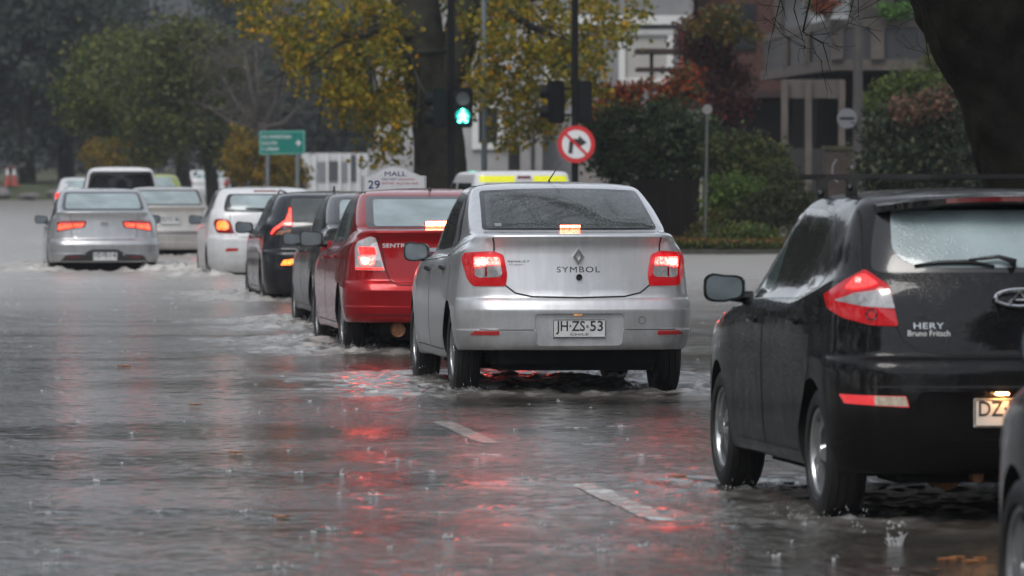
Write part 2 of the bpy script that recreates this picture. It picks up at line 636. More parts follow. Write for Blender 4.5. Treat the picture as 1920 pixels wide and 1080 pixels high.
def lettering(B, name, body, cx, cz, w, h, m, parent, off=.003, bold=.0, spacing=1.0, proj='B', slant=0.0, thick=0.0):
    vs, fs = fit_text(body, w, h, bold, spacing)
    V = []
    for v in vs:
        loc, n = B.hit(proj, cx + v.x + slant * v.y, cz + v.y)
        V.append(loc + n * off)
    return mesh_obj(name, V, fs, m, parent)

def flat_text(name, body, w, h, m, parent, loc, rx=PI / 2, rz=0, bold=0.0, spacing=1.0):
    vs, fs = fit_text(body, w, h, bold, spacing)
    R = Matrix.Rotation(rz, 3, 'Z') @ Matrix.Rotation(rx, 3, 'X')
    V = [Vector(loc) + R @ Vector((v.x, v.y, 0)) for v in vs]
    return mesh_obj(name, V, fs, m, parent)

# ---------------------------------------------------------------- shared car materials
M_RUBBER = mat('tyre_rubber', (.012, .012, .013), .55, var=.3, vscale=20, bump=.2, bscale=90)
M_RIM = mat('alloy_rim', (.42, .43, .44), .32, metal=.9, var=.15, vscale=8)
M_RIMDARK = mat('dark_rim', (.10, .10, .105), .4, metal=.7)
M_WELL = mat('wheel_well', (.006, .006, .006), .9)
M_UNDER = mat('underbody', (.005, .005, .005), .85, spec=.1, var=.5, vscale=12)
M_BLACKPL = mat('black_plastic', (.013, .013, .014), .38, coat=.3, bump=.1, bscale=150)
M_GAP = mat('panel_gap', (.012, .012, .013), .8)
M_SEAL = mat('black_seal', (.011, .011, .012), .22, coat=.6)
M_CHROME = mat('chrome', (.75, .76, .78), .12, metal=1)
M_EXH = mat('rusty_exhaust', (.16, .075, .035), .6, metal=.4, var=.5, vscale=30)
M_REDLENS = mat('red_lens', (.20, .004, .007), .08, coat=.5, spec=.3, bump=.05, bscale=300)
M_REDLIT = mat('red_lens_lit', (.24, .004, .008), .08, coat=.5, spec=.3, bump=.05, bscale=300, emit=(1, .012, .02), estr=.16)
M_REDREFL = mat('red_reflector', (.36, .012, .012), .12, coat=1, bump=.2, bscale=400)
M_CLEARLENS = mat('clear_lens', (.30, .30, .305), .12, coat=1, metal=.2, var=.25, vscale=45)
M_PLATE = mat('plate_white', (.52, .53, .53), .4, coat=.5, var=.1, vscale=20)
M_PLATETX = mat('plate_black', (.015, .015, .016), .5)
M_BRAKE = lamp('brake_lamp', (1, .026, .022), 20.0)
M_BRAKEHOT = lamp('brake_bulb', (1, .16, .07), 24.0, 90)
M_TAIL = lamp('tail_lamp', (1, .015, .012), 2.4)
M_MIRGLASS = wetglass('mirror_glass', (.10, .125, .14), .12, .35, 90)
G_DARK = wetglass('side_glass_dark', (.012, .016, .016), .05, .15, 60)
G_TINT = wetglass('rear_glass_dark', (.048, .057, .057), .05, .55, 75)
G_PALE = wetglass('rear_glass_pale', (.26, .325, .335), .2, .5, 55)  # opaque pale grey-green tint
G_TEAL = wetglass('side_glass_teal', (.05, .075, .075), .10, .15, 55)  # opaque teal-grey in place of see-through side glass

_wheel_cache = {}
def wheel_meshes(R, wd, rim_r, spokes, style):
    key = (R, wd, rim_r, spokes, style)
    if key in _wheel_cache: return _wheel_cache[key]
    h = wd / 2
    t = MB()
    prof = [(-h * .75, rim_r), (-h * .98, rim_r + .012), (-h * 1.03, (R + rim_r) / 2), (-h * .97, R - .03), (-h * .84, R - .008), (-h * .5, R),
            (-h * .48, R - .007), (-h * .40, R - .007), (-h * .38, R), (-h * .06, R), (-h * .04, R - .007), (h * .04, R - .007), (h * .06, R),
            (h * .38, R), (h * .40, R - .007), (h * .48, R - .007), (h * .5, R), (h * .84, R - .008), (h * .97, R - .03), (h * 1.03, (R + rim_r) / 2), (h * .98, rim_r + .012), (h * .75, rim_r)]
    t.lathe(prof, 48)
    rm = MB()
    rm.lathe([(-h * .78, rim_r + .004), (-h * .86, rim_r - .004), (-h * .82, rim_r - .018), (-h * .3, rim_r - .035), (h * .8, rim_r - .03)], 48)
    for k in range(spokes):
        a = 2 * PI * k / spokes
        w0, w1 = (.030, .042) if style != 'thin' else (.016, .020)
        for da in ((0,) if style != 'twin' else (-.13, .13)):
            ca = a + da
            d = Vector((0, math.cos(ca), math.sin(ca))); q = Vector((0, -math.sin(ca), math.cos(ca)))
            f = -h * .80
            r0, r1 = .03, rim_r - .012
            if style == 'twin': w0, w1 = .014, .022
            vs = []
            for (r, w, fx) in ((r0, w0, f - .004), ((r0 + r1) / 2, (w0 + w1) / 2 * .85, f - .008), (r1, w1, f + .012)):
                for sx, dep in ((1, 0), (-1, 0), (-.8, .035), (.8, .035)):
                    vs.append(d * r + q * w * sx + Vector((fx + dep, 0, 0)))
            fs = []
            for i in range(2):
                for j in range(4):
                    j2 = (j + 1) % 4
                    fs.append((i * 4 + j, i * 4 + j2, i * 4 + 4 + j2, i * 4 + 4 + j))
            rm.add(vs, fs)
    rm.lathe([(-h * .92, .0), (-h * .92, .028), (-h * .86, .05), (-h * .5, .06)], 20)
    br = MB()
    br.lathe([(-h * .05, .03), (-h * .05, rim_r * .72), (h * .1, rim_r * .72), (h * .1, .03)], 32, closed=True)
    a = t.build('tyre', M_RUBBER, angle=45); b = rm.build('rim', M_RIM, angle=35)
    c = br.build('wheel', M_WELL, angle=40)
    out = []
    for o in (a, b, c):
        out.append(o.data); bpy.data.objects.remove(o)
    _wheel_cache[key] = out
    return out

def add_wheel(parent, x, y, z, R=.31, wd=.19, rim_r=.205, spokes=5, style='five', roll=0.0, rimmat=None):
    ty, rm, br = wheel_meshes(R, wd, rim_r, spokes, style)
    w = bpy.data.objects.new('wheel', br); link(w, parent)
    w.location = (x, y, z)
    w.rotation_euler = (roll, 0, PI if x > 0 else 0)
    link(bpy.data.objects.new('tyre', ty), w)
    r = bpy.data.objects.new('rim', rm); link(r, w)
    if rimmat:
        r.data = rm.copy(); r.data.materials[0] = rimmat
    return w

def arch_cutter(x0, x1, y, z, R):
    c = MB()
    c.lathe([(x0, 0.001), (x0, R), (x1, R), (x1, 0.001)], 40, c=(0, y, z))
    o = c.build('cut', M_WELL)
    bm = bmesh.new(); bm.from_mesh(o.data)
    bmesh.ops.remove_doubles(bm, verts=bm.verts, dist=.003)
    bmesh.ops.recalc_face_normals(bm, faces=bm.faces)
    bm.to_mesh(o.data); bm.free()
    me = o.data
    bpy.data.objects.remove(o)
    return me

def mirror_part(parent, side, x, y, z, w=.20, h=.14, d=.13, mhous=None, square=.55, frame=None):
    """door mirror: shaped housing on a short arm, glass set into the rear face"""
    sg = side
    n1, n2 = 20, 10
    vs = []; fs = []
    e = square
    def sp(t): return math.copysign(abs(t) ** e, t)
    for j in range(n2 + 1):
        v = j / n2
        dd = d * v
        k = math.sqrt(max(0, 1 - (v * .97) ** 2.6))
        for i in range(n1):
            a = 2 * PI * i / n1
            px = sp(math.cos(a)) * w / 2 * k; pz = sp(math.sin(a)) * h / 2 * k
            if px * sg < 0: pz *= .86
            vs.append((x + sg * w / 2 + px - sg * .05 * v, y + dd, z + pz))
    for j in range(n2):
        for i in range(n1):
            i2 = (i + 1) % n1
            fs.append((j * n1 + i, j * n1 + i2, (j + 1) * n1 + i2, (j + 1) * n1 + i))
    fs.append(tuple(range(n1))); fs.append(tuple(n2 * n1 + i for i in range(n1)))
    m = MB(); m.add(vs, fs)
    m.tube([(x - sg * .05, y + .05, z - h * .35), (x + sg * w * .3, y + .06, z - h * .3)], [.035, .028], 8)
    ho = m.build('door_mirror', mhous, parent, angle=60)
    g = MB()
    gv = []
    for i in range(n1):
        a = 2 * PI * i / n1
        px = sp(math.cos(a)) * w / 2 * .86; pz = sp(math.sin(a)) * h / 2 * .84
        if px * sg < 0: pz *= .86
        gv.append((x + sg * w / 2 + px, y - .006, z + pz))
    gb = [(p[0], p[1] + .008, p[2]) for p in gv]
    g.add(gv + gb, [tuple(range(n1)), tuple(range(2 * n1 - 1, n1 - 1, -1))] + [(i, (i + 1) % n1, n1 + (i + 1) % n1, n1 + i) for i in range(n1)])
    g.build('mirror_glass', M_MIRGLASS, ho)
    return ho

def plate_part(parent, text, cx, y, z, w=.36, h=.13, sub='CHILE', tilt=0.0, m=None):
    """number plate with raised frame, characters and the small country line"""
    b = MB()
    b.box((cx, y, z), (w, .006, h), bev=.002)
    p = b.build('number_plate', m or M_PLATE, parent)
    fr = MB()
    t = .005
    for (dx, dz, ww, hh) in ((0, h / 2 - .006, w - .012, t), (0, -h / 2 + .006, w - .012, t), (w / 2 - .006, 0, t, h - .012 - 2 * t), (-w / 2 + .006, 0, t, h - .012 - 2 * t)):
        fr.box((cx + dx, y - .0040, z + dz), (ww, .003, hh))
    fr.build('plate_border', M_PLATETX, p)
    if '▫' in text:
        a, c = text.split('▫')
        flat_text('plate_characters', a, w * .54, h * .52, M_PLATETX, p, (cx - w * .165, y - .0045, z - h * .12), bold=.012)
        flat_text('plate_characters', c, w * .24, h * .52, M_PLATETX, p, (cx + w * .32, y - .0045, z - h * .12), bold=.012)
        q = MB(); e = h * .045
        for (dx, dz, ww, hh) in ((0, e, 2 * e, e * .7), (0, -e, 2 * e, e * .7), (e, 0, e * .7, 1.3 * e), (-e, 0, e * .7, 1.3 * e)):
            q.box((cx + w * .15 + dx, y - .0045, z + h * .16 + dz - h * .05), (ww, .002, hh))
        q.build('plate_crest', M_PLATETX, p)
    else:
        flat_text('plate_characters', text, w * .88, h * .52, M_PLATETX, p, (cx, y - .0045, z - h * .10), bold=.012)
    if sub: flat_text('plate_country_line', sub, w * .34, h * .11, M_PLATETX, p, (cx, y - .0045, z - h * .36), bold=.005)
    return p
# ---------------------------------------------------------------- one builder for every car; each car brings its own measured outline
def row(zr, yr, zs, w, zf, yf, rc=.2, br=.1, tr=.03, fc=.3, bf=.2, tf=.06):
    return (zr, yr, zs, w, zf, yf, rc, br, fc, bf, tr, tf)

def car_base(name, label, X, Y, th, depth, rows, paint_m, wheels, cat='car', group=None, archR=.345, under=None, z_under=.17, extra_cut=(), sub=4, rimmat=None, style='five', spokes=5):
    """root at the middle of the tail; body shell with arches, underbody and four wheels"""
    root = empty(name, (X, Y, -depth), rad(th))
    tag(root, label, cat, group or 'cars queuing in the flooded street')
    B = Body(rows, sub)
    (tx, y1, y2, R, wd, rr) = wheels
    cut = list(extra_cut)
    for yy in (y1, y2):
        for sx in (-1, 1):
            cut.append(arch_cutter(sx * (tx - wd * .75), sx * 1.3, yy, R, archR))
    body = B.shell('body', [paint_m, M_WELL], root, cut)
    for yy in (y1, y2):
        for sx in (-1, 1):
            add_wheel(root, sx * tx, yy, R, R, wd, rr, spokes, style, roll=random.uniform(0, 1.2), rimmat=rimmat)
    L = max(r[5] for r in rows); W = max(r[3] for r in rows)
    u = MB()
    zb = min(r[2] for r in rows)
    hw = tx - wd * .62
    u.box((0, (y1 + y2) / 2, (z_under + zb + .12) / 2), (2 * hw + .1, y2 - y1 - 2 * archR - .06, zb + .12 - z_under), bev=.03)
    u.box((0, .42, (z_under + .02 + .45) / 2), (2 * hw - .02, .55, .43 - z_under), bev=.05)
    u.box((0, L - .45, (z_under + .45) / 2), (2 * hw - .02, .6, .45 - z_under), bev=.05)
    u.tube([(-hw - .02, y1, R), (hw + .02, y1, R)], .04, 10)
    u.tube([(-hw - .02, y2, R), (hw + .02, y2, R)], .04, 10)
    u.box((.3, .5, .26), (.5, .42, .12), bev=.04)
    u.tube([(-.38, .3, .24), (-.38, 2.0, .24), (-.1, 3.0, .24)], .03, 8)
    u.build('underbody', M_UNDER, root, angle=50)
    return root, B, body

def side_set(root, B, doors, panes, glass, pm, handles=(), pillar=None, trim=True, handle_m=None, seal_w=.012):
    """doors with handles, side panes with black surrounds, on both flanks"""
    for sgn in (False, True):
        for k, d in enumerate(doors):
            dp = patch(B, 'door', d, 'L', pm, root, off=.0012, thick=.003, res=.06, mirror=sgn)
            ribbon(B, 'door_gap', [list(d) + [d[0]]], 'L', M_GAP, dp, .007, .0018, mirror=sgn)
            if k < len(handles):
                hy, hz = handles[k]
                patch(B, 'handle', rnd([(hy - .09, hz - .016), (hy + .09, hz - .016), (hy + .09, hz + .016), (hy - .09, hz + .016)], .012), 'L', handle_m or pm, dp, off=.034, thick=.022, res=.03, bulge=.006, mirror=sgn)
        if pillar:
            patch(B, 'window_surround', pillar, 'L', M_SEAL, root, off=.0018, thick=.004, res=.06, mirror=sgn)
        for p in panes:
            patch(B, 'side_window', p, 'L', glass, root, off=.0034, thick=.004, res=.06, mirror=sgn)

# ======================= silver saloon, the sharpest car in the picture
P_SILVER = paint('silver_paint', (.72, .73, .75), metal=.75, rough=.35, mud=.6)
M_LETTER = mat('dark_chrome_letter', (.10, .10, .105), .25, metal=.8)

def saloon_rows(Lc):
    rows = [
        row(.338, .10, .235, .800, .19, Lc - .10, .24, .10, .02),
        row(.338, .055, .245, .828, .19, Lc - .07, .24, .11, .01),
        row(.368, .022, .30, .852, .24, Lc - .04, .25, .12, .005),
        row(.440, .004, .42, .868, .36, Lc - .01, .25, .13, .0),
        row(.478, .000, .46, .872, .40, Lc, .25, .13, .0),
        row(.486, .012, .47, .872, .41, Lc, .25, .13, .0),
        row(.565, .006, .56, .876, .50, Lc, .25, .13, .0),
        row(.620, .000, .62, .876, .56, Lc - .01, .25, .13, .0),
        row(.640, .006, .64, .876, .58, Lc - .02, .25, .13, .0),
        row(.690, .030, .69, .874, .62, Lc - .03, .25, .13, .01),
        row(.712, .060, .72, .872, .66, Lc - .05, .24, .13, .015),
        row(.80, .074, .79, .866, .72, Lc - .06, .22, .13, .02),
        row(.95, .088, .87, .854, .78, Lc - .08, .20, .13, .03),
        row(1.04, .092, .92, .842, .82, Lc - .12, .19, .13, .045),
        row(1.095, .080, .945, .832, .85, Lc - .18, .18, .12, .085),
        row(1.140, .058, .955, .826, .88, Lc - .28, .17, .11, .115),
        row(1.156, .072, .960, .820, .90, Lc - .45, .16, .11, .125),
        row(1.166, .20, .970, .808, .94, Lc - .85, .15, .11, .12),
        row(1.172, .42, .985, .785, .985, Lc - 1.12, .15, .11, .08),
        row(1.215, .52, 1.05, .760, 1.05, Lc - 1.24, .15, .11, .05),
        row(1.33, .80, 1.24, .715, 1.24, Lc - 1.58, .15, .11, .03),
        row(1.44, 1.09, 1.41, .655, 1.41, Lc - 1.92, .15, .10, .02),
        row(1.475, 1.20, 1.455, .628, 1.455, Lc - 2.04, .15, .09, .02),
        row(1.495, 1.30, 1.482, .588, 1.48, Lc - 2.16, .15, .09, .02),
        row(1.51, 1.45, 1.503, .48, 1.50, Lc - 2.26, .14, .06, .02),
        row(1.522, 1.70, 1.518, .26, 1.515, Lc - 2.4, .1, .03, .0),
        row(1.524, 1.85, 1.522, .10, 1.52, Lc - 2.5, .05, .01, .0),
    ]
    return rows

def build_symbol():
    Lc = 4.35
    rows = saloon_rows(Lc)
    # recess for the number plate, cut into the bumper
    rc = MB()
    rc.prism(rnd([(-.315, .372), (.315, .372), (.33, .598), (-.33, .598)], .035, 3), -.2, .040, 'xz')
    ro = rc.build('cut', P_SILVER); rme = ro.data; bpy.data.objects.remove(ro)
    root, B, body = car_base('saloon_car', 'silver saloon with plate JH ZS 53 and all three brake lights lit',
                             .494, 41.42, 7.0, .03, rows, P_SILVER, (.748, .90, 3.53, .315, .19, .20), archR=.36, extra_cut=[rme], style='twin', spokes=6)
    # boot lid, in its own gap
    lid = [(-.535, 1.118), (-.545, 1.0), (-.545, .86), (-.53, .795), (-.46, .742), (-.34, .716), (0, .709), (.34, .716), (.46, .742), (.53, .795), (.545, .86), (.545, 1.0), (.535, 1.118)]
    lp = patch(B, 'boot_lid', lid, 'B', P_SILVER, root, off=.001, thick=.002, res=.04)
    ribbon(B, 'boot_gap', [[(-.645, 1.168), (-.620, 1.135), (-.610, 1.09), (-.608, 1.02), (-.54, .86)] + lid[3:-3] + [(.54, .86), (.608, 1.02), (.610, 1.09), (.620, 1.135), (.645, 1.168)]], 'B', M_GAP, lp, .011, .002)
    for sl in ([(-.72, .482), (-.33, .482)], [(.33, .482), (.72, .482)]):
        ribbon(B, 'bumper_seam', [sl], 'B', M_GAP, body, .006, .002)
    # rear window and its black border
    rw = [(-.652, 1.182), (.652, 1.182), (.592, 1.458), (.30, 1.472), (0, 1.476), (-.30, 1.472), (-.592, 1.458)]
    sr = patch(B, 'window_surround', rnd(rw, .03), 'B', M_SEAL, root, off=.002, thick=.004)
    gl = [(-.62, 1.192), (.62, 1.192), (.565, 1.440), (.3, 1.456), (0, 1.460), (-.3, 1.456), (-.565, 1.440)]
    g = patch(B, 'rear_window', rnd(gl, .03), 'B', G_TINT, root, off=.0042, thick=.004)
    patch(B, 'window_sticker', rnd([(-.555, 1.205), (-.505, 1.205), (-.505, 1.226), (-.555, 1.226)], .005), 'B', mat('sticker', (.2, .22, .22), .4), g, off=.006, thick=.001, res=.02)
    bl = MB(); bl.box((-.005, .515, 1.205), (.175, .05, .032), bev=.006)
    bh = bl.build('high_brake_light', M_REDLENS, root)
    bb = MB()
    for k in range(9): bb.box((-.005 - .068 + k * .017, .489, 1.205), (.0135, .006, .024))
    bb.build('lit_elements', M_BRAKEHOT, bh)
    # tail lamps: red housing wrapping the corner, lit upper half, clear lower half
    tl = rnd([(-.858, .985), (-.835, 1.022), (-.63, 1.040), (-.555, 1.012), (-.528, .878), (-.538, .790), (-.775, .790), (-.815, .835), (-.845, .930)], .02)
    a = pair(B, 'tail_light', tl, 7.0, M_REDLIT, root, off=.010, thick=.014, res=.03, bulge=.018)
    for o, mir in ((a[0], False), (a[1], True)):
        patch(B, 'lens_rim', rnd([(-.752, .862), (-.75, .990), (-.585, .992), (-.562, .875), (-.58, .852), (-.725, .848)], .02), 7.0, M_BRAKE if False else M_CLEARLENS, o, off=.027, thick=.006, res=.03, bulge=.003, mirror=mir)
        patch(B, 'lit_brake_lamp', rnd([(-.752, .922), (-.752, .992), (-.583, .994), (-.572, .938), (-.66, .938), (-.71, .922)], .012), 7.0, M_BRAKE, o, off=.0335, thick=.004, res=.03, mirror=mir)
        patch(B, 'lit_bulb', rnd([(-.738, .938), (-.738, .975), (-.665, .975), (-.665, .948), (-.70, .938)], .015), 7.0, M_BRAKEHOT, o, off=.0365, thick=.003, res=.03, mirror=mir)
        ribbon(B, 'lens_bar', [[(-.675, .922), (-.675, .855)]], 7.0, M_REDLENS, o, .012, .034, mirror=mir)
    pair(B, 'bumper_reflector', rnd([(-.80, .446), (-.76, .476), (-.585, .476), (-.585, .446)], .006), 7.0, M_REDREFL, root, off=.006, thick=.008, res=.03)
    # badge, lettering, lock
    d = MB()
    for sx in (-1, 1):
        o_ = [(0, .052), (sx * .040, 0), (0, -.052)]; i_ = [(0, .030), (sx * .019, 0), (0, -.030)]
        poly = [(0, .060), (sx * .041, 0), (0, -.060), (0, -.028), (sx * .017, 0), (0, .028)]
        d.prism([(p, q + .998) for p, q in poly], .088, .068, 'xz')
    d.build('badge', M_CHROME, root, angle=20)
    lettering(B, 'model_lettering', 'SYMBOL', 0, .888, .318, .040, M_LETTER, root, off=.004, spacing=1.15)
    lettering(B, 'dealer_lettering', 'RENAULT', -.435, .958, .155, .014, M_LETTER, root, off=.004, bold=.01, slant=.3)
    lettering(B, 'dealer_lettering', 'Cuyan', -.45, .938, .10, .011, M_LETTER, root, off=.004)
    lk = MB(); lk.lathe([(.06, .0), (.06, .010), (.055, .012)], 20, 'y', (.005, 0, .853)); lk.lathe([(.064, .012), (.060, .022), (.08, .024)], 24, 'y', (.005, 0, .853))
    lk.build('boot_lock', M_BLACKPL, root, angle=40)
    plate_part(root, 'JH·ZS▫53', .0, .030, .492, .395, .135)
    pl = MB(); pl.box((-.01, .030, .588), (.06, .02, .012), bev=.003); pl.build('plate_lamp', lamp('plate_lamp', (1, .55, .2), .4), root)
    ribbon(B, 'tow_cap_gap', [[(.465 + .026 * math.cos(t / 12 * 2 * PI), .548 + .026 * math.sin(t / 12 * 2 * PI)) for t in range(13)]], 'B', mat('soft_gap', (.10, .10, .105), .5), body, .005, .0015)
    # flanks
    d_r = [(.94, .70), (1.26, .40), (1.32, .31), (2.14, .31), (2.16, .95), (1.05, 1.0), (.92, .9)]
    d_f = [(2.17, .31), (3.02, .31), (3.06, .60), (3.14, .92), (2.18, .95)]
    pr = [(1.10, 1.065), (1.05, 1.12), (1.22, 1.30), (1.45, 1.425), (2.05, 1.445), (2.45, 1.40), (3.12, 1.005), (2.1, 1.02)]
    p1 = [(1.13, 1.085), (1.11, 1.12), (1.26, 1.29), (1.47, 1.405), (2.02, 1.425), (2.02, 1.04)]
    p2 = [(2.10, 1.04), (2.10, 1.42), (2.42, 1.38), (3.00, 1.03)]
    side_set(root, B, [d_r, d_f], [rnd(p1, .03), rnd(p2, .03)], G_DARK, P_SILVER, [(1.28, .90), (2.30, .875)], rnd(pr, .03), handle_m=M_BLACKPL)
    mirror_part(root, -1, -.80, 2.86, .995, .195, .150, .13, M_BLACKPL)
    mirror_part(root, 1, .80, 2.86, .995, .195, .150, .13, M_BLACKPL)
    an = MB(); an.tube([(0, 1.75, 1.515), (.0, 1.74, 1.535), (.035, 1.35, 1.66)], [.012, .006, .003], 8)
    an.build('aerial', M_BLACKPL, root)
    root.scale = (1.0, 1.0, 1.032)
    for sx in (-1, 1):
        ribbon(B, 'roof_gutter', [[(sx * .575, 1.50), (sx * .565, 2.2)]], 'T', M_GAP, body, .014, .002)
    return root
def scaled(rows, sx=1, sy=1, sz=1, dz=0):
    return [(r[0]*sz+dz, r[1]*sy, r[2]*sz+dz, r[3]*sx, r[4]*sz+dz, r[5]*sy) + r[6:] for r in rows]

def U(px, py, cpx, s, depth):
    """photo measurement to car coordinates (sideways along the picture, height above the car's own ground)"""
    return ((px - cpx) / s, EYE - (py - 304) / s + depth)

# ======================= black hatchback with roof bars
P_BLACK = paint('black_paint', (.0032, .0034, .004), metal=0, rough=.3, mud=.42, beads=.35, flake=.3, coat=.9, spec=.05, mudcol=(.014, .012, .011), cior=1.38)

def hatch_rows(Lc):
    return [
        row(.235, .16, .225, .775, .20, Lc - .12, .24, .10, .02),
        row(.235, .12, .235, .805, .20, Lc - .09, .24, .11, .01),
        row(.30, .065, .28, .825, .24, Lc - .05, .25, .12, .01),
        row(.40, .020, .38, .840, .34, Lc - .02, .25, .13, .0),
        row(.53, .000, .52, .848, .44, Lc, .25, .13, .0),
        row(.60, .002, .60, .850, .52, Lc, .25, .13, .0),
        row(.66, .006, .66, .852, .58, Lc - .01, .25, .13, .0),
        row(.72, .010, .73, .852, .64, Lc - .02, .25, .13, .0),
        row(.765, .030, .77, .852, .68, Lc - .03, .25, .13, .005),
        row(.795, .075, .80, .850, .72, Lc - .05, .24, .13, .01),
        row(.90, .088, .88, .848, .77, Lc - .07, .22, .14, .02),
        row(1.02, .100, .95, .842, .83, Lc - .12, .22, .15, .03),
        row(1.10, .120, .985, .834, .88, Lc - .28, .22, .16, .04),
        row(1.145, .145, 1.01, .826, .93, Lc - .60, .22, .16, .05),
        row(1.175, .165, 1.035, .808, .985, Lc - .95, .22, .16, .05),
        row(1.22, .190, 1.09, .780, 1.06, Lc - 1.12, .21, .16, .045),
        row(1.32, .270, 1.22, .735, 1.22, Lc - 1.45, .20, .15, .03),
        row(1.42, .365, 1.38, .680, 1.39, Lc - 1.80, .18, .13, .03),
        row(1.455, .420, 1.435, .650, 1.44, Lc - 1.93, .17, .11, .03),
        row(1.480, .500, 1.468, .605, 1.47, Lc - 2.03, .17, .09, .03),
        row(1.497, .68, 1.490, .50, 1.49, Lc - 2.13, .16, .06, .02),
        row(1.512, 1.00, 1.508, .28, 1.506, Lc - 2.30, .12, .03, .0),
        row(1.515, 1.30, 1.512, .10, 1.51, Lc - 2.42, .05, .01, .0),
    ]

def build_black_hatch():
    Lc = 4.13
    G = lambda z: z if z < 1.15 else 1.15 + (z - 1.15) * 1.16
    GP = lambda pl: [(a, G(z)) for a, z in pl]
    rows = [(G(r[0]), r[1], G(r[2]), r[3] * 1.018, G(r[4])) + r[5:] for r in hatch_rows(Lc)]
    AN = 12.4
    rc = MB()
    rc.prism(rnd([(-.50, .40), (.50, .40), (.50, .625), (-.50, .625)], .05, 3), -.2, .048, 'xz')
    ro = rc.build('cut', P_BLACK); rme = ro.data; bpy.data.objects.remove(ro)
    root, B, body = car_base('hatchback_car', 'black hatchback with roof bars and rear wiper at the right edge of the picture',
                             2.395, 26.62, 8.4, .01, rows, P_BLACK, (.742, .74, 3.265, .310, .195, .215), archR=.358, extra_cut=[rme], style='twin', spokes=5)
    # tailgate
    tg = [(-.60, 1.16), (-.605, 1.05), (-.575, .93), (-.545, .86), (-.47, .815), (-.3, .80), (.3, .80), (.47, .815), (.545, .86), (.575, .93), (.605, 1.05), (.60, 1.16)]
    lp = patch(B, 'tailgate', tg, 'B', P_BLACK, root, off=.001, thick=.002, res=.04)
    ribbon(B, 'tailgate_gap', [[(-.66, 1.47), (-.685, 1.30), (-.70, 1.20), (-.655, 1.12), (-.605, 1.02)] + tg[2:-2] + [(.605, 1.02), (.655, 1.12), (.70, 1.20), (.685, 1.30), (.66, 1.47)]], 'B', M_GAP, lp, .010, .002)
    ribbon(B, 'bumper_seam', [[(-.70, .648), (.70, .648)]], 'B', M_GAP, body, .010, .002)
    # rear window: wide painted border round a pale pane
    sr = patch(B, 'window_surround', rnd(GP([(-.665, 1.175), (.665, 1.175), (.640, 1.30), (.585, 1.452), (-.585, 1.452), (-.640, 1.30)]), .05), 'B', M_SEAL, root, off=.002, thick=.004)
    g = patch(B, 'rear_window', rnd(GP([(-.46, 1.195), (.46, 1.195), (.565, 1.25), (.540, 1.425), (-.540, 1.425), (-.565, 1.25)]), [.12, .12, .10, .04, .04, .10]), 'B', G_PALE, root, off=.0042, thick=.004)
    # spoiler over the window with the high brake light in its rear edge
    sp = MB()
    n = 24; vs = []; fs = []
    for i in range(n + 1):
        t = i / n * 2 - 1
        x = t * .60
        bow = .13 * t * t
        drop = .018 * abs(t) ** 3
        tip = .10 if abs(t) < .9 else .10 + (abs(t) - .9) * .9
        yy = .235 + bow + (tip - .10)
        zz = 1.510 - drop - .03 * t * t
        for (dy, dz) in ((0, 0), (.0, .030), (.10, .040), (.28, .036), (.28, -.03), (.10, -.018)):
            vs.append((x, yy + dy, zz + dz))
    for i in range(n):
        for k in range(6):
            k2 = (k + 1) % 6
            fs.append((i * 6 + k, i * 6 + k2, (i + 1) * 6 + k2, (i + 1) * 6 + k))
    fs.append(tuple(range(6))); fs.append(tuple(n * 6 + k for k in range(6)))
    sp.add(vs, fs)
    so = sp.build('spoiler', P_BLACK, root, angle=35)
    hb = MB(); vs = []; fs = []
    for i in range(13):
        t = (i / 12 * 2 - 1) * .52
        vs += [(t * .60, .229 + .13 * t * t, 1.514 - .03 * t * t), (t * .60, .229 + .13 * t * t, 1.536 - .03 * t * t), (t * .60, .25 + .13 * t * t, 1.536 - .03 * t * t), (t * .60, .25 + .13 * t * t, 1.514 - .03 * t * t)]
    for i in range(12):
        for k in range(4): fs.append((i * 4 + k, i * 4 + (k + 1) % 4, i * 4 + 4 + (k + 1) % 4, i * 4 + 4 + k))
    fs += [(0, 1, 2, 3), (48, 49, 50, 51)]
    hb.add(vs, fs); hb.build('high_brake_light', mat('dark_red_lens', (.11, .008, .01), .15, coat=1), so)
    # wiper
    wp = MB()
    def rear(x, z, o=.02):
        l, nn = B.hit('B', x, z); return l + nn * o
    wp.tube([rear(-.015, 1.205, .02), rear(-.005, 1.215, .035), rear(-.08, 1.238, .035), rear(-.22, 1.225, .03)], [.020, .017, .010, .007], 8)
    wo = wp.build('wiper_arm', M_BLACKPL, root, smooth=True)
    wb = MB(); wb.tube([rear(-.47, 1.208, .012), rear(-.36, 1.220, .018), rear(-.22, 1.222, .02), rear(-.10, 1.205, .012)], [.005, .010, .011, .006], 8)
    wb.build('wiper_blade', M_BLACKPL, wo, smooth=True)
    # lamps
    c = (1922, 400, .01)
    tl = rnd([U(1547, 556, *c), U(1585, 530, *c), U(1626, 507, *c), U(1672, 538, *c), U(1688, 612, *c), U(1640, 611, *c), U(1585, 598, *c), U(1556, 582, *c)], .012)
    a = pair(B, 'tail_light', tl, AN, M_REDLIT, root, off=.008, thick=.012, res=.02, bulge=.012)
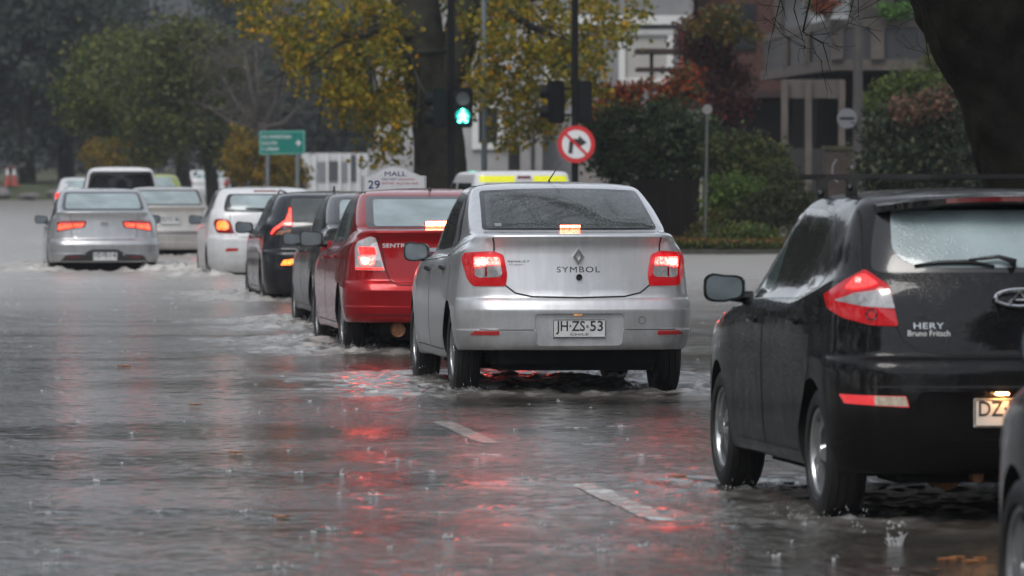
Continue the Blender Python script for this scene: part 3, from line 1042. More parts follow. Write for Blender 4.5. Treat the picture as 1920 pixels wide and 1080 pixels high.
    for o, mir in ((a[0], False), (a[1], True)):
        patch(B, 'clear_lens', rnd([U(1572, 567, *c), U(1612, 553, *c), U(1672, 545, *c), U(1682, 580, *c), U(1625, 577, *c)], .008), AN, M_CLEARLENS, o, off=.022, thick=.005, res=.02, mirror=mir)
        patch(B, 'lit_lamp', rnd([U(1592, 545, *c), U(1610, 525, *c), U(1628, 519, *c), U(1652, 536, *c), U(1640, 541, *c), U(1612, 546, *c)], .012), AN, M_TAIL, o, off=.022, thick=.004, res=.02, mirror=mir)
        patch(B, 'lit_bulb', rnd([U(1611, 536, *c), U(1611, 526, *c), U(1622, 526, *c), U(1622, 536, *c)], .012), AN, M_BRAKE, o, off=.025, thick=.003, res=.01, mirror=mir)
    ribbon(B, 'lamp_ring', [[(U(1640, 592, *c)[0] + .022 * math.cos(k / 14 * 2 * PI), U(1640, 592, *c)[1] + .024 * math.sin(k / 14 * 2 * PI)) for k in range(15)]], AN, mat('dark_red_lens', (.11, .008, .01), .15, coat=1), a[0], .010, .0235)
    st = pair(B, 'bumper_lens', rnd([U(1577, 740, *c), U(1703, 742, *c), U(1709, 763, *c), U(1588, 757, *c)], .004), AN, mat('lit_rear_fog', (.36, .012, .012), .12, coat=1, bump=.2, bscale=400, emit=(1, .05, .06), estr=.35), root, off=.004, thick=.008, res=.03)
    for o, mir in ((st[0], False), (st[1], True)):
        patch(B, 'clear_lens', rnd([U(1645, 742, *c), U(1702, 743, *c), U(1707, 761, *c), U(1645, 759, *c)], .003), AN, mat('amber_clear_lens', (.42, .36, .28), .15, coat=1, var=.3, vscale=60), o, off=.0085, thick=.003, res=.03, mirror=mir)
    # emblem, lettering
    em = MB()
    ring = [(.118 * math.cos(t), .040 * math.sin(t)) for t in [rad(35 + i * 290 / 24) for i in range(25)]]
    em.tube([(p[0], .078, 1.063 + p[1]) for p in ring], .0085, 8)
    em.tube([(-.052, .078, 1.026), (.0, .078, 1.095), (.052, .078, 1.026)], .0085, 8)
    em.tube([(-.02, .078, 1.052), (.05, .078, 1.052)], .006, 8)
    em.build('badge', M_CHROME, root, angle=40)
    lettering(B, 'maker_lettering', 'HERY', -.425, .918, .140, .028, mat('grey_chrome', (.45, .46, .48), .25, metal=1), root, off=.004, bold=.008, spacing=1.1)
    lettering(B, 'dealer_lettering', 'Bruno Fritsch', -.425, .884, .195, .026, mat('white_sticker', (.6, .6, .6), .5), root, off=.004, bold=.006)
    P_WARM = mat('cream_plate', (.60, .56, .50), .4, coat=.3)
    plate_part(root, 'DZ·BK·18', -.03, .036, .525, .40, .135, None, m=P_WARM)
    lpb = MB(); lpb.box((-.1, .008, .616), (.06, .022, .010), bev=.003); lpb.build('plate_lamp', lamp('warm_plate_lamp', (1, .48, .16), 80.0), root)
    lpb = MB(); lpb.box((.1, .008, .616), (.06, .022, .010), bev=.003); lpb.build('plate_lamp', lamp('warm_plate_lamp', (1, .48, .16), 80.0), root)
    # flanks
    d_r = [(.80, .72), (1.08, .42), (1.14, .30), (1.96, .30), (1.98, .97), (.98, 1.0), (.82, .9)]
    d_f = [(1.99, .30), (2.72, .30), (2.80, .60), (2.88, .95), (2.0, .97)]
    pr = GP([(.72, 1.16), (.80, 1.10), (1.2, 1.04), (2.0, 1.02), (3.06, 1.02), (2.35, 1.385), (2.0, 1.425), (1.4, 1.425), (1.0, 1.39), (.82, 1.31)])
    p0 = GP([(.78, 1.18), (.96, 1.13), (.98, 1.36), (.86, 1.30)])
    p1 = GP([(1.04, 1.12), (1.92, 1.045), (1.92, 1.405), (1.35, 1.405), (1.04, 1.38)])
    p2 = GP([(2.00, 1.045), (2.96, 1.035), (2.34, 1.365), (2.00, 1.405)])
    side_set(root, B, [d_r, d_f], [rnd(p0, .03), rnd(p1, .05)], G_DARK, P_BLACK, [(1.12, .93), (2.14, .91)], rnd(pr, .05))
    for mir in (False, True):
        patch(B, 'side_window', rnd(p2, .03), 'L', G_TEAL, root, off=.0034, thick=.004, res=.06, mirror=mir)
    mirror_part(root, -1, -.835, 2.60, 1.06, .215, .150, .14, P_BLACK)
    mirror_part(root, 1, .835, 2.60, 1.06, .215, .150, .14, P_BLACK)
    ex = MB(); ex.tube([(-.30, .62, .25), (-.30, .30, .235)], [.09, .085], 16); ex.tube([(-.22, .35, .23), (-.18, .16, .22)], [.03, .03], 12)
    ex.build('exhaust', M_EXH, root, angle=40)
    # two roof bars on clamped feet
    for (yb, zb) in ((1.26, 1.628), (1.98, 1.626)):
        rb = MB(); rb.box((0, yb, zb), (1.36, .036, .026), bev=.006)
        bo = rb.build('roof_bar', M_BLACKPL, root, angle=40)
        for sx in (-1, 1):
            l0, n0 = B.hit('T', .585 * sx, yb); l1, n1 = B.hit('T', .535 * sx, yb)
            f = MB()
            f.prism([(l0.x, l0.z - .004), (l1.x, l1.z - .004), (sx * .535, zb - .012), (sx * .580, zb - .012)], yb - .03, yb + .03, 'xz')
            f.box((sx * .558, yb, zb - .014), (.07, .055, .03), bev=.006)
            f.blob((sx * .575, yb - .045, (l0.z + zb) / 2), .020, 1)
            f.build('bar_foot', M_BLACKPL, bo, angle=40)
    return root

# ======================= red saloon behind the silver one
P_RED = paint('red_paint', (.31, .003, .007), metal=.4, rough=.30, mud=.14, spec=.05, mudcol=(.05, .02, .018), cior=1.38)

def build_red():
    rows = scaled(saloon_rows(4.35), .895 / .876, 4.57 / 4.35, 1.0)
    c = (838, 211, .07)
    AN = 6.8
    root, B, body = car_base('saloon_car', 'dark red saloon with a lit white and red tail lamp, beside the silver saloon',
                             -.575, 50.55, 6.8, .075, rows, P_RED, (.765, .955, 3.64, .318, .195, .205), archR=.36, style='twin', spokes=7)
    lid = [(-.575, 1.10), (-.57, 1.0), (-.535, .80), (-.495, .71), (-.44, .672), (0, .665), (.44, .672), (.495, .71), (.535, .80), (.57, 1.0), (.575, 1.10)]
    lp = patch(B, 'boot_lid', lid, 'B', P_RED, root, off=.001, thick=.002, res=.04)
    ribbon(B, 'boot_gap', [[(-.62, 1.15)] + lid[1:-1] + [(.62, 1.15)]], 'B', M_GAP, lp, .010, .002)
    sr = patch(B, 'window_surround', rnd([(-.672, 1.180), (.672, 1.180), (.606, 1.455), (-.606, 1.455)], .04), 'B', mat('grey_border', (.06, .062, .065), .3, coat=.5), root, off=.002, thick=.004)
    patch(B, 'rear_window', rnd([(-.60, 1.190), (.60, 1.190), (.555, 1.425), (-.555, 1.425)], .03), 'B', G_PALE, root, off=.0042, thick=.004)
    hb = MB(); hb.box((.0, .53, 1.208), (.30, .05, .058), bev=.01); ho = hb.build('high_brake_light', M_REDLENS, root)
    hb = MB(); hb.box((.0, .503, 1.21), (.28, .006, .045)); hb.build('lit_element', M_BRAKEHOT, ho)
    SIL = mat('silver_lens', (.48, .47, .47), .15, coat=1, metal=.3, var=.2, vscale=40)
    tl = rnd([U(665, 463, *c), U(670, 453, *c), U(694, 442, *c), U(704, 446, *c), U(721, 508, *c), U(666, 506, *c)], .015)
    a = pair(B, 'tail_light', tl, AN, SIL, root, off=.010, thick=.014, res=.03, bulge=.014)
    for o, mir in ((a[0], False), (a[1], True)):
        patch(B, 'red_lens', rnd([U(674, 463, *c), U(702, 463, *c), U(705, 477, *c), U(676, 477, *c)], .012), AN, M_TAIL, o, off=.026, thick=.004, res=.03, mirror=mir)
        patch(B, 'lit_brake_lamp', rnd([U(675, 480, *c), U(704, 481, *c), U(700, 497, *c), U(679, 497, *c)], .02), AN, M_BRAKE, o, off=.026, thick=.004, res=.03, mirror=mir)
        patch(B, 'lit_bulb', rnd([U(679, 483, *c), U(693, 484, *c), U(691, 495, *c), U(681, 495, *c)], .02), AN, M_BRAKEHOT, o, off=.029, thick=.003, res=.02, mirror=mir)
        patch(B, 'reversing_lens', rnd([U(701, 487, *c), U(713, 489, *c), U(716, 500, *c), U(704, 500, *c)], .015), AN, mat('grey_lens', (.32, .32, .33), .15, coat=1), o, off=.026, thick=.004, res=.03, mirror=mir)
        patch(B, 'red_strip', rnd([U(668, 501, *c), U(719, 502, *c), U(719, 506, *c), U(668, 505, *c)], .003), AN, M_TAIL, o, off=.022, thick=.004, res=.03, mirror=mir)
    lettering(B, 'model_lettering', 'SENTRA', -.44, 1.005, .245, .036, mat('bright_letter', (.62, .62, .63), .35, metal=.3), root, off=.004, bold=.008)
    cb = MB(); cb.box((0, .075, .985), (.62, .03, .035), bev=.008); cb.build('chrome_strip', M_CHROME, root)
    plate_part(root, 'BX·TK·47', 0, .07, .86, .37, .13, None)
    for sl in ([(-.76, .405), (.76, .405)],):
        ribbon(B, 'bumper_seam', [sl], 'B', M_GAP, body, .008, .002)
    d_r = [(.99, .70), (1.32, .40), (1.38, .31), (2.24, .31), (2.26, .95), (1.10, 1.0), (.97, .9)]
    d_f = [(2.27, .31), (3.14, .31), (3.20, .60), (3.28, .92), (2.28, .95)]
    pr = [(1.16, 1.06), (1.10, 1.12), (1.28, 1.30), (1.52, 1.425), (2.15, 1.445), (2.57, 1.40), (3.30, 1.005), (2.2, 1.02)]
    p1 = [(1.19, 1.08), (1.16, 1.12), (1.32, 1.29), (1.54, 1.405), (2.12, 1.425), (2.12, 1.04)]
    p2 = [(2.20, 1.04), (2.20, 1.42), (2.54, 1.38), (3.16, 1.03)]
    side_set(root, B, [d_r, d_f], [rnd(p1, .03), rnd(p2, .03)], G_TEAL, P_RED, [(1.34, .91), (2.42, .885)], rnd(pr, .03))
    mirror_part(root, -1, -.86, 2.95, 1.05, .215, .155, .13, M_BLACKPL, square=.4)
    mirror_part(root, 1, .86, 2.95, 1.05, .215, .155, .13, M_BLACKPL, square=.4)
    an = MB(); an.lathe([(0, .022), (.02, .016), (.045, .008)], 12, 'z', (0, 1.50, 1.495)); an.tube([(0, 1.50, 1.53), (0, 1.46, 1.68)], [.006, .004], 6)
    an.build('aerial', M_BLACKPL, root, angle=40)
    for sx in (-1, 1):
        ribbon(B, 'roof_gutter', [[(sx * .60, 1.44), (sx * .58, 2.2)]], 'T', M_GAP, body, .014, .002)
    ex = MB(); ex.tube([(-.43, .55, .29), (-.43, .12, .275)], [.05, .05], 16); ex.lathe([(.12, .05), (.10, .066), (.16, .066)], 20, 'y', (-.43, 0, .275))
    ex.build('exhaust', M_EXH, root, angle=40)
    root.scale = (1, 1, 1.0)
    return root

# ======================= dark saloon (a shared taxi) half hidden behind the red one
P_DARKGREY = paint('dark_grey_paint', (.035, .034, .034), metal=.5, rough=.35, mud=.5)

def simple_saloon(name, label, X, Y, th, depth, P, L=4.4, W=.86, sz=.96, glass=None, mirrors=True, mir_m=None, rw_glass=None, **kw):
    rows = scaled(saloon_rows(4.35), W / .876, L / 4.35, sz)
    k = L / 4.35
    root, B, body = car_base(name, label, X, Y, th, depth, rows, P, (W - .125, .92 * k, 3.53 * k, .31, .19, .205), archR=.352, **kw)
    wx = W / .876
    Z = lambda pl: [(a * k, b * sz) for a, b in pl]
    pr = [(1.10, 1.065), (1.05, 1.12), (1.22, 1.30), (1.45, 1.425), (2.05, 1.445), (2.45, 1.40), (3.12, 1.005), (2.1, 1.02)]
    p1 = [(1.13, 1.085), (1.11, 1.12), (1.26, 1.29), (1.47, 1.405), (2.02, 1.425), (2.02, 1.04)]
    p2 = [(2.10, 1.04), (2.10, 1.42), (2.42, 1.38), (3.00, 1.03)]
    d_r = [(.94, .70), (1.26, .40), (1.32, .31), (2.14, .31), (2.16, .95), (1.05, 1.0), (.92, .9)]
    d_f = [(2.17, .31), (3.02, .31), (3.06, .60), (3.14, .92), (2.18, .95)]
    side_set(root, B, [Z(d_r), Z(d_f)], [rnd(Z(p1), .03), rnd(Z(p2), .03)], glass or G_DARK, P, [(1.28 * k, .90 * sz), (2.30 * k, .875 * sz)], rnd(Z(pr), .03))
    if mirrors:
        for s_ in (-1, 1):
            mirror_part(root, s_, s_ * (W - .06), 2.86 * k, 1.0 * sz, .20, .14, .13, mir_m or P)
    patch(B, 'window_surround', rnd([(-.655 * wx, 1.180 * sz), (.655 * wx, 1.180 * sz), (.592 * wx, 1.462 * sz), (-.592 * wx, 1.462 * sz)], .05), 'B', M_SEAL, root, off=.002, thick=.004)
    patch(B, 'rear_window', rnd([(-.60 * wx, 1.195 * sz), (.60 * wx, 1.195 * sz), (.550 * wx, 1.435 * sz), (-.550 * wx, 1.435 * sz)], .05), 'B', rw_glass or G_PALE, root, off=.0042, thick=.004)
    return root, B, body

def build_taxi():
    root, B, body = simple_saloon('saloon_car', 'dark grey shared taxi with the MALL 29 roof sign, mostly hidden by the red saloon',
                                  -1.10, 57.4, 6.5, .085, P_DARKGREY, L=4.45, W=.865, sz=.965, glass=G_TEAL, mir_m=M_BLACKPL)
    pair(B, 'tail_light', rnd([(-.84, .80), (-.83, .97), (-.62, .99), (-.55, .85), (-.56, .79)], .02), 7.0, M_REDLENS, root, off=.008, thick=.012, bulge=.01)
    plate_part(root, 'FG·ST·62', 0, .03, .5, .36, .13, None)
    # the roof sign: a shaped light box with route number and destinations
    sx0, sy, z0 = .10, 2.05, 1.455
    sg = empty('roof_sign', (0, 0, 0)); sg.parent = root
    prof = [(-.335, 0), (.335, 0), (.335, .175), (.27, .182), (.20, .215), (.12, .262), (.06, .280), (0, .285), (-.06, .280), (-.12, .262), (-.20, .215), (-.27, .182), (-.335, .175)]
    m = MB(); m.prism([(sx0 + a, z0 + b) for a, b in prof], sy - .05, sy + .05, 'xz')
    case = m.build('sign_case', mat('sign_case', (.36, .37, .38), .4, coat=.5), sg, angle=30)
    m = MB(); m.prism([(sx0 + a * .93, z0 + .018 + b * .87) for a, b in prof], sy - .055, sy - .0505, 'xz')
    face = m.build('sign_face', mat('sign_face', (.55, .56, .58), .35, coat=.4, var=.06, vscale=9), sg)
    NAVY = mat('sign_navy', (.012, .022, .10), .4); REDT = mat('sign_red', (.42, .05, .04), .4)
    flat_text('sign_lettering', 'MALL', .225, .047, NAVY, face, (sx0 + .01, sy - .0575, z0 + .175), bold=.0)
    flat_text('route_number', '29', .125, .085, NAVY, face, (sx0 - .215, sy - .0575, z0 + .045), bold=.010)
    flat_text('destination_line', 'AVDA. P. MONTT', .155, .022, NAVY, face, (sx0 - .055, sy - .0575, z0 + .132), bold=.0)
    flat_text('destination_line', 'LOS NOTROS', .175, .020, REDT, face, (sx0 + .125, sy - .0575, z0 + .132), bold=.0)
    flat_text('destination_line', 'SANTA INES', .13, .024, REDT, face, (sx0 - .07, sy - .0575, z0 + .088), bold=.0)
    flat_text('destination_line', 'VILLA DEL MAR', .235, .022, REDT, face, (sx0 + .13, sy - .0575, z0 + .088), bold=.0)
    m = MB()
    for a in (-.25, .25): m.box((sx0 + a, sy, z0 - .02), (.04, .08, .06))
    m.build('sign_foot', M_BLACKPL, sg)
    return root

# ======================= black estate car with tall lamps
P_BLUEBLACK = paint('blue_black_paint', (.008, .009, .014), metal=.0, rough=.32, mud=.3, mudcol=(.025, .022, .02), spec=.08)
def build_estate():
    L = 4.63
    rows = scaled(hatch_rows(4.13), .93 / .852, L / 4.13, 1.49 / 1.515)
    # longer roof
    c = (638, 153, .16); AN = 6.0
    root, B, body = car_base('estate_car', 'black estate car with tall lit tail lamps climbing beside the rear window',
                             -2.105, 69.7, 6.3, .16, rows, P_BLUEBLACK, (.80, .95, 3.73, .328, .215, .225), archR=.375, style='five', rimmat=M_RIMDARK)
    patch(B, 'window_surround', rnd([(-.66, 1.06), (.66, 1.06), (.62, 1.42), (-.62, 1.42)], .05), 'B', M_SEAL, root, off=.002, thick=.004)
    patch(B, 'rear_window', rnd([(-.60, 1.075), (.60, 1.075), (.57, 1.40), (-.57, 1.40)], .05), 'B', G_TINT, root, off=.0042, thick=.004)
    tl = [U(541, 386, *c), U(546, 389, *c), U(549, 427, *c), U(531, 426, *c), U(519, 433, *c), U(512, 443, *c), U(505, 440, *c), U(511, 431, *c), U(522, 422, *c), U(533, 413, *c), U(538, 402, *c)]
    a = pair(B, 'tail_light', rnd(tl, .01), AN, M_REDLENS, root, off=.008, thick=.012, res=.02, bulge=.004)
    lit = [U(542, 391, *c), U(545, 393, *c), U(547, 424, *c), U(531, 422, *c), U(517, 432, *c), U(510, 440, *c), U(508, 438, *c), U(513, 430, *c), U(524, 422, *c), U(535, 414, *c), U(540, 402, *c)]
    for o, mir in ((a[0], False), (a[1], True)):
        patch(B, 'lit_strip', rnd(lit, .006), AN, lamp('tail_strip', (1, .05, .028), 2.6), o, off=.016, thick=.004, res=.02, mirror=mir)
        patch(B, 'amber_lens', rnd([U(515, 441, *c), U(522, 434, *c), U(546, 430, *c), U(544, 440, *c)], .008), AN, mat('amber_lens', (.22, .07, .02), .2, coat=1), o, off=.012, thick=.004, res=.02, mirror=mir)
    st = pair(B, 'bumper_lens', rnd([U(527, 497, *c), U(532, 488, *c), U(555, 485, *c), U(555, 491, *c), U(546, 497, *c)], .008), AN, lamp('glowing_reflector', (1, .2, .03), 3), root, off=.012, thick=.012, res=.02)  # bumper reflectors, given an orange glow of their own
    plate_part(root, 'GH·LW·81', 0, .06, .86, .37, .13, None)
    d_r = [(.92, .72), (1.24, .42), (1.32, .30), (2.26, .30), (2.28, .97), (1.10, .98), (.92, .9)]
    d_f = [(2.29, .30), (3.14, .30), (3.22, .60), (3.30, .95), (2.3, .97)]
    pr = [(.62, 1.16), (.9, 1.08), (1.4, 1.03), (2.3, 1.01), (3.40, 1.01), (2.65, 1.365), (2.2, 1.40), (1.5, 1.40), (.9, 1.37), (.62, 1.27)]
    p1 = [(.74, 1.15), (1.2, 1.08), (2.2, 1.03), (2.2, 1.38), (1.5, 1.385), (.92, 1.35)]
    p2 = [(2.28, 1.03), (3.30, 1.025), (2.64, 1.345), (2.28, 1.38)]
    side_set(root, B, [d_r, d_f], [rnd(p1, .04), rnd(p2, .03)], G_DARK, P_BLUEBLACK, [(1.30, .92), (2.46, .90)], rnd(pr, .04))
    for s_ in (-1, 1):
        mirror_part(root, s_, s_ * .88, 2.98, 1.02, .225, .155, .14, P_BLUEBLACK)
        r = MB(); r.tube([(s_ * .60, .75, 1.452), (s_ * .615, .9, 1.478), (s_ * .62, 1.6, 1.495), (s_ * .60, 2.3, 1.475), (s_ * .59, 2.4, 1.45)], .014, 8)
        r.build('roof_rail', M_BLACKPL, root, smooth=True)
    fin = MB(); fin.prism([(.9, 1.485), (1.05, 1.488), (.94, 1.555), (.91, 1.55)], -.012, .012, 'yz'); fin.build('aerial', M_BLACKPL, root)
    return root

# ======================= white hatchback, tyres half under water
P_WHITE = paint('white_paint', (.62, .63, .64), metal=0, rough=.35, mud=.5, flake=.02)
def build_white_hatch():
    L = 4.04
    rows = scaled(hatch_rows(4.13), .868 / .852, L / 4.13, 1.0)
    c = (501, 126, .19); AN = 4.0
    root, B, body = car_base('hatchback_car', 'white hatchback with one round lit tail lamp in view, tyres churning the water',
                             -3.645, 84.6, 6.3, .19, rows, P_WHITE, (.745, .75, 3.28, .315, .195, .20), archR=.36, style='five')
    patch(B, 'window_surround', rnd([(-.635, 1.135), (.635, 1.135), (.60, 1.30), (.555, 1.405), (-.555, 1.405), (-.60, 1.30)], .08), 'B', M_SEAL, root, off=.002, thick=.004)
    patch(B, 'rear_window', rnd([(-.50, 1.160), (.50, 1.160), (.53, 1.30), (.50, 1.385), (-.50, 1.385), (-.53, 1.30)], .06), 'B', G_PALE, root, off=.0042, thick=.004)
    ln = [(-.53, 1.10), (-.54, 1.0), (-.50, .86), (-.42, .76), (.42, .76), (.50, .86), (.54, 1.0), (.53, 1.10)]
    lp = patch(B, 'tailgate', ln, 'B', P_WHITE, root, off=.001, thick=.002, res=.05)
    ribbon(B, 'tailgate_gap', [ln], 'B', mat('soft_gap', (.10, .10, .105), .5), lp, .010, .002)
    a = pair(B, 'tail_light', rnd([U(401, 420, *c), U(404, 411, *c), U(425, 410, *c), U(434, 418, *c), U(440, 438, *c), U(408, 437, *c)], .03), AN, M_REDLENS, root, off=.008, thick=.012, res=.03, bulge=.012)
    for o, mir in ((a[0], False), (a[1], True)):
        patch(B, 'lit_bulb', rnd([U(408, 431, *c), U(409, 415, *c), U(428, 415, *c), U(431, 431, *c)], .06), AN, lamp('round_tail_lamp', (1, .14, .02), 3.0), o, off=.022, thick=.004, res=.03, mirror=mir)
    pair(B, 'bumper_reflector', rnd([(-.62, .55), (-.60, .60), (-.42, .60), (-.43, .56)], .01), AN, M_REDREFL, root, off=.004, thick=.008)
    hb = MB(); hb.box((0, .40, 1.448), (.34, .04, .02)); hb.build('high_brake_light', M_REDLENS, root)
    wp = MB(); 
    l0, n0 = B.hit('B', 0, 1.17); l1, n1 = B.hit('B', -.30, 1.185)
    wp.tube([l0 + n0 * .02, l1 + n1 * .02], [.016, .010], 8); wp.build('wiper', M_BLACKPL, root)
    plate_part(root, 'CW·RD·35', 0, .05, .9, .36, .13, None)
    d_r = [(.80, .72), (1.08, .42), (1.14, .30), (1.96, .30), (1.98, .97), (.98, 1.0), (.82, .9)]
    d_f = [(1.99, .30), (2.72, .30), (2.80, .60), (2.88, .95), (2.0, .97)]
    pr = [(.72, 1.16), (.80, 1.10), (1.2, 1.04), (2.0, 1.02), (3.06, 1.02), (2.35, 1.385), (2.0, 1.425), (1.4, 1.425), (1.0, 1.39), (.82, 1.31)]
    p1 = [(1.04, 1.12), (1.92, 1.045), (1.92, 1.405), (1.35, 1.405), (1.04, 1.38)]
    p2 = [(2.00, 1.045), (2.96, 1.035), (2.34, 1.365), (2.00, 1.405)]
    side_set(root, B, [d_r, d_f], [rnd(p1, .05), rnd(p2, .03)], G_DARK, P_WHITE, [(1.12, .93), (2.14, .91)], rnd(pr, .05))
    for s_ in (-1, 1):
        mirror_part(root, s_, s_ * .82, 2.62, 1.0, .20, .145, .13, M_BLACKPL)
    an = MB(); an.tube([(0, 1.0, 1.51), (0, .86, 1.70)], [.008, .004], 6); an.build('aerial', M_BLACKPL, root)
    return root

# ======================= silver saloon wading on the left
def build_left_silver():
    P = paint('silver_paint_b', (.43, .44, .455), metal=.7, rough=.34, mud=.35)
    root, B, body = simple_saloon('saloon_car', 'silver saloon on the far left wading with both tail lamps lit and black mirrors',
                                  -6.31, 88.1, 6.3, .19, P, L=4.37, W=.865, sz=.965, mir_m=M_BLACKPL, glass=G_DARK)
    c = (198, 121, .19); AN = 2.4
    a = pair(B, 'tail_light', rnd([(-.735, .80), (-.730, .962), (-.56, .983), (-.275, .965), (-.31, .868), (-.50, .85)], .015), AN, M_REDLENS, root, off=.008, thick=.012, res=.03, bulge=.012)
    for o, mir in ((a[0], False), (a[1], True)):
        patch(B, 'lit_lamp', rnd([(-.71, .825), (-.70, .915), (-.50, .925), (-.49, .865)], .015), AN, lamp('wide_tail_lamp', (1, .07, .03), 2.4), o, off=.022, thick=.004, res=.03, mirror=mir)
        patch(B, 'lit_inner_lamp', rnd([(-.475, .868), (-.48, .925), (-.31, .935), (-.34, .878)], .015), AN, lamp('wide_tail_lamp', (1, .07, .03), 2.4), o, off=.022, thick=.004, res=.03, mirror=mir)
        patch(B, 'pale_strip', rnd([(-.71, .935), (-.70, .955), (-.46, .965), (-.46, .945)], .005), AN, mat('pink_lens', (.42, .12, .12), .15, coat=1), o, off=.022, thick=.004, res=.03, mirror=mir)
    lid = [(-.52, 1.08), (-.525, .90), (-.50, .73), (-.44, .685), (.44, .685), (.50, .73), (.525, .90), (.52, 1.08)]
    lp = patch(B, 'boot_lid', lid, 'B', P, root, off=.001, thick=.002, res=.05)
    ribbon(B, 'boot_gap', [lid], 'B', mat('soft_gap', (.10, .10, .105), .5), lp, .009, .002)
    patch(B, 'lower_valance', rnd([(-.70, .30), (-.60, .44), (-.33, .455), (-.20, .53), (.20, .53), (.33, .455), (.60, .44), (.70, .30)], .04), 'B', M_BLACKPL, root, off=.004, thick=.006)
    pair(B, 'bumper_reflector', rnd([(-.58, .395), (-.57, .425), (-.36, .42), (-.38, .395)], .005), 'B', mat('dark_red_lens', (.11, .008, .01), .15, coat=1), root, off=.009, thick=.006)
    plate_part(root, 'HD·FB▫14', 0.01, -.012, .42, .375, .135, None)
    e = MB(); e.lathe([(.05, .0), (.05, .05), (.09, .06)], 20, 'y', (0, 0, 0))
    for v in e.v: v.x *= 1.1; v.z *= .62; v.z += .935
    e.build('badge', M_CHROME, root)
    lettering(B, 'emblem_lettering', 'KIA', 0, .926, .07, .02, M_BLACKPL, root, off=.05)
    lettering(B, 'model_lettering', 'RIO', -.42, .79, .10, .03, M_CHROME, root, off=.004)
    an = MB(); an.lathe([(0, .02), (.03, .01)], 10, 'z', (0, 1.55, 1.45)); an.tube([(0, 1.55, 1.47), (0, 1.50, 1.66)], [.005, .003], 6); an.build('aerial', M_BLACKPL, root)
    return root

def build_beige():
    P = paint('beige_paint', (.47, .455, .43), metal=.5, rough=.36, mud=.3)
    root, B, body = simple_saloon('saloon_car', 'pale beige silver saloon between the far left silver saloon and the white hatchback',
                                  -6.165, 102.4, 6.0, .21, P, L=4.45, W=.855, sz=.955)
    c = (318.5, 104, .21); AN = 2.8
    a = pair(B, 'tail_light', rnd([(-.80, .79), (-.79, .90), (-.40, .90), (-.40, .79)], .02), AN, M_REDLENS, root, off=.006, thick=.012, res=.03, bulge=.01)
    for o, mir in ((a[0], False), (a[1], True)):
        patch(B, 'lit_bulb', rnd([(-.76, .80), (-.75, .865), (-.52, .865), (-.52, .80)], .02), AN, M_BRAKE, o, off=.020, thick=.004, res=.03, mirror=mir)
        patch(B, 'amber_lens', rnd([(-.77, .872), (-.77, .895), (-.42, .895), (-.42, .872)], .005), AN, mat('amber_lens', (.22, .07, .02), .2, coat=1), o, off=.020, thick=.004, res=.03, mirror=mir)
    plate_part(root, 'SU·51·46', 0.02, .055, .845, .36, .13, None)
    ribbon(B, 'boot_gap', [[(-.60, 1.1), (-.60, .66), (.60, .66), (.60, 1.1)]], 'B', mat('soft_gap', (.10, .10, .105), .5), body, .012, .002)
    bs = patch(B, 'bumper_strip', [(-.70, .605), (.70, .605), (.70, .64), (-.70, .64)], 'B', M_BLACKPL, root, off=.006, thick=.006)
    return root

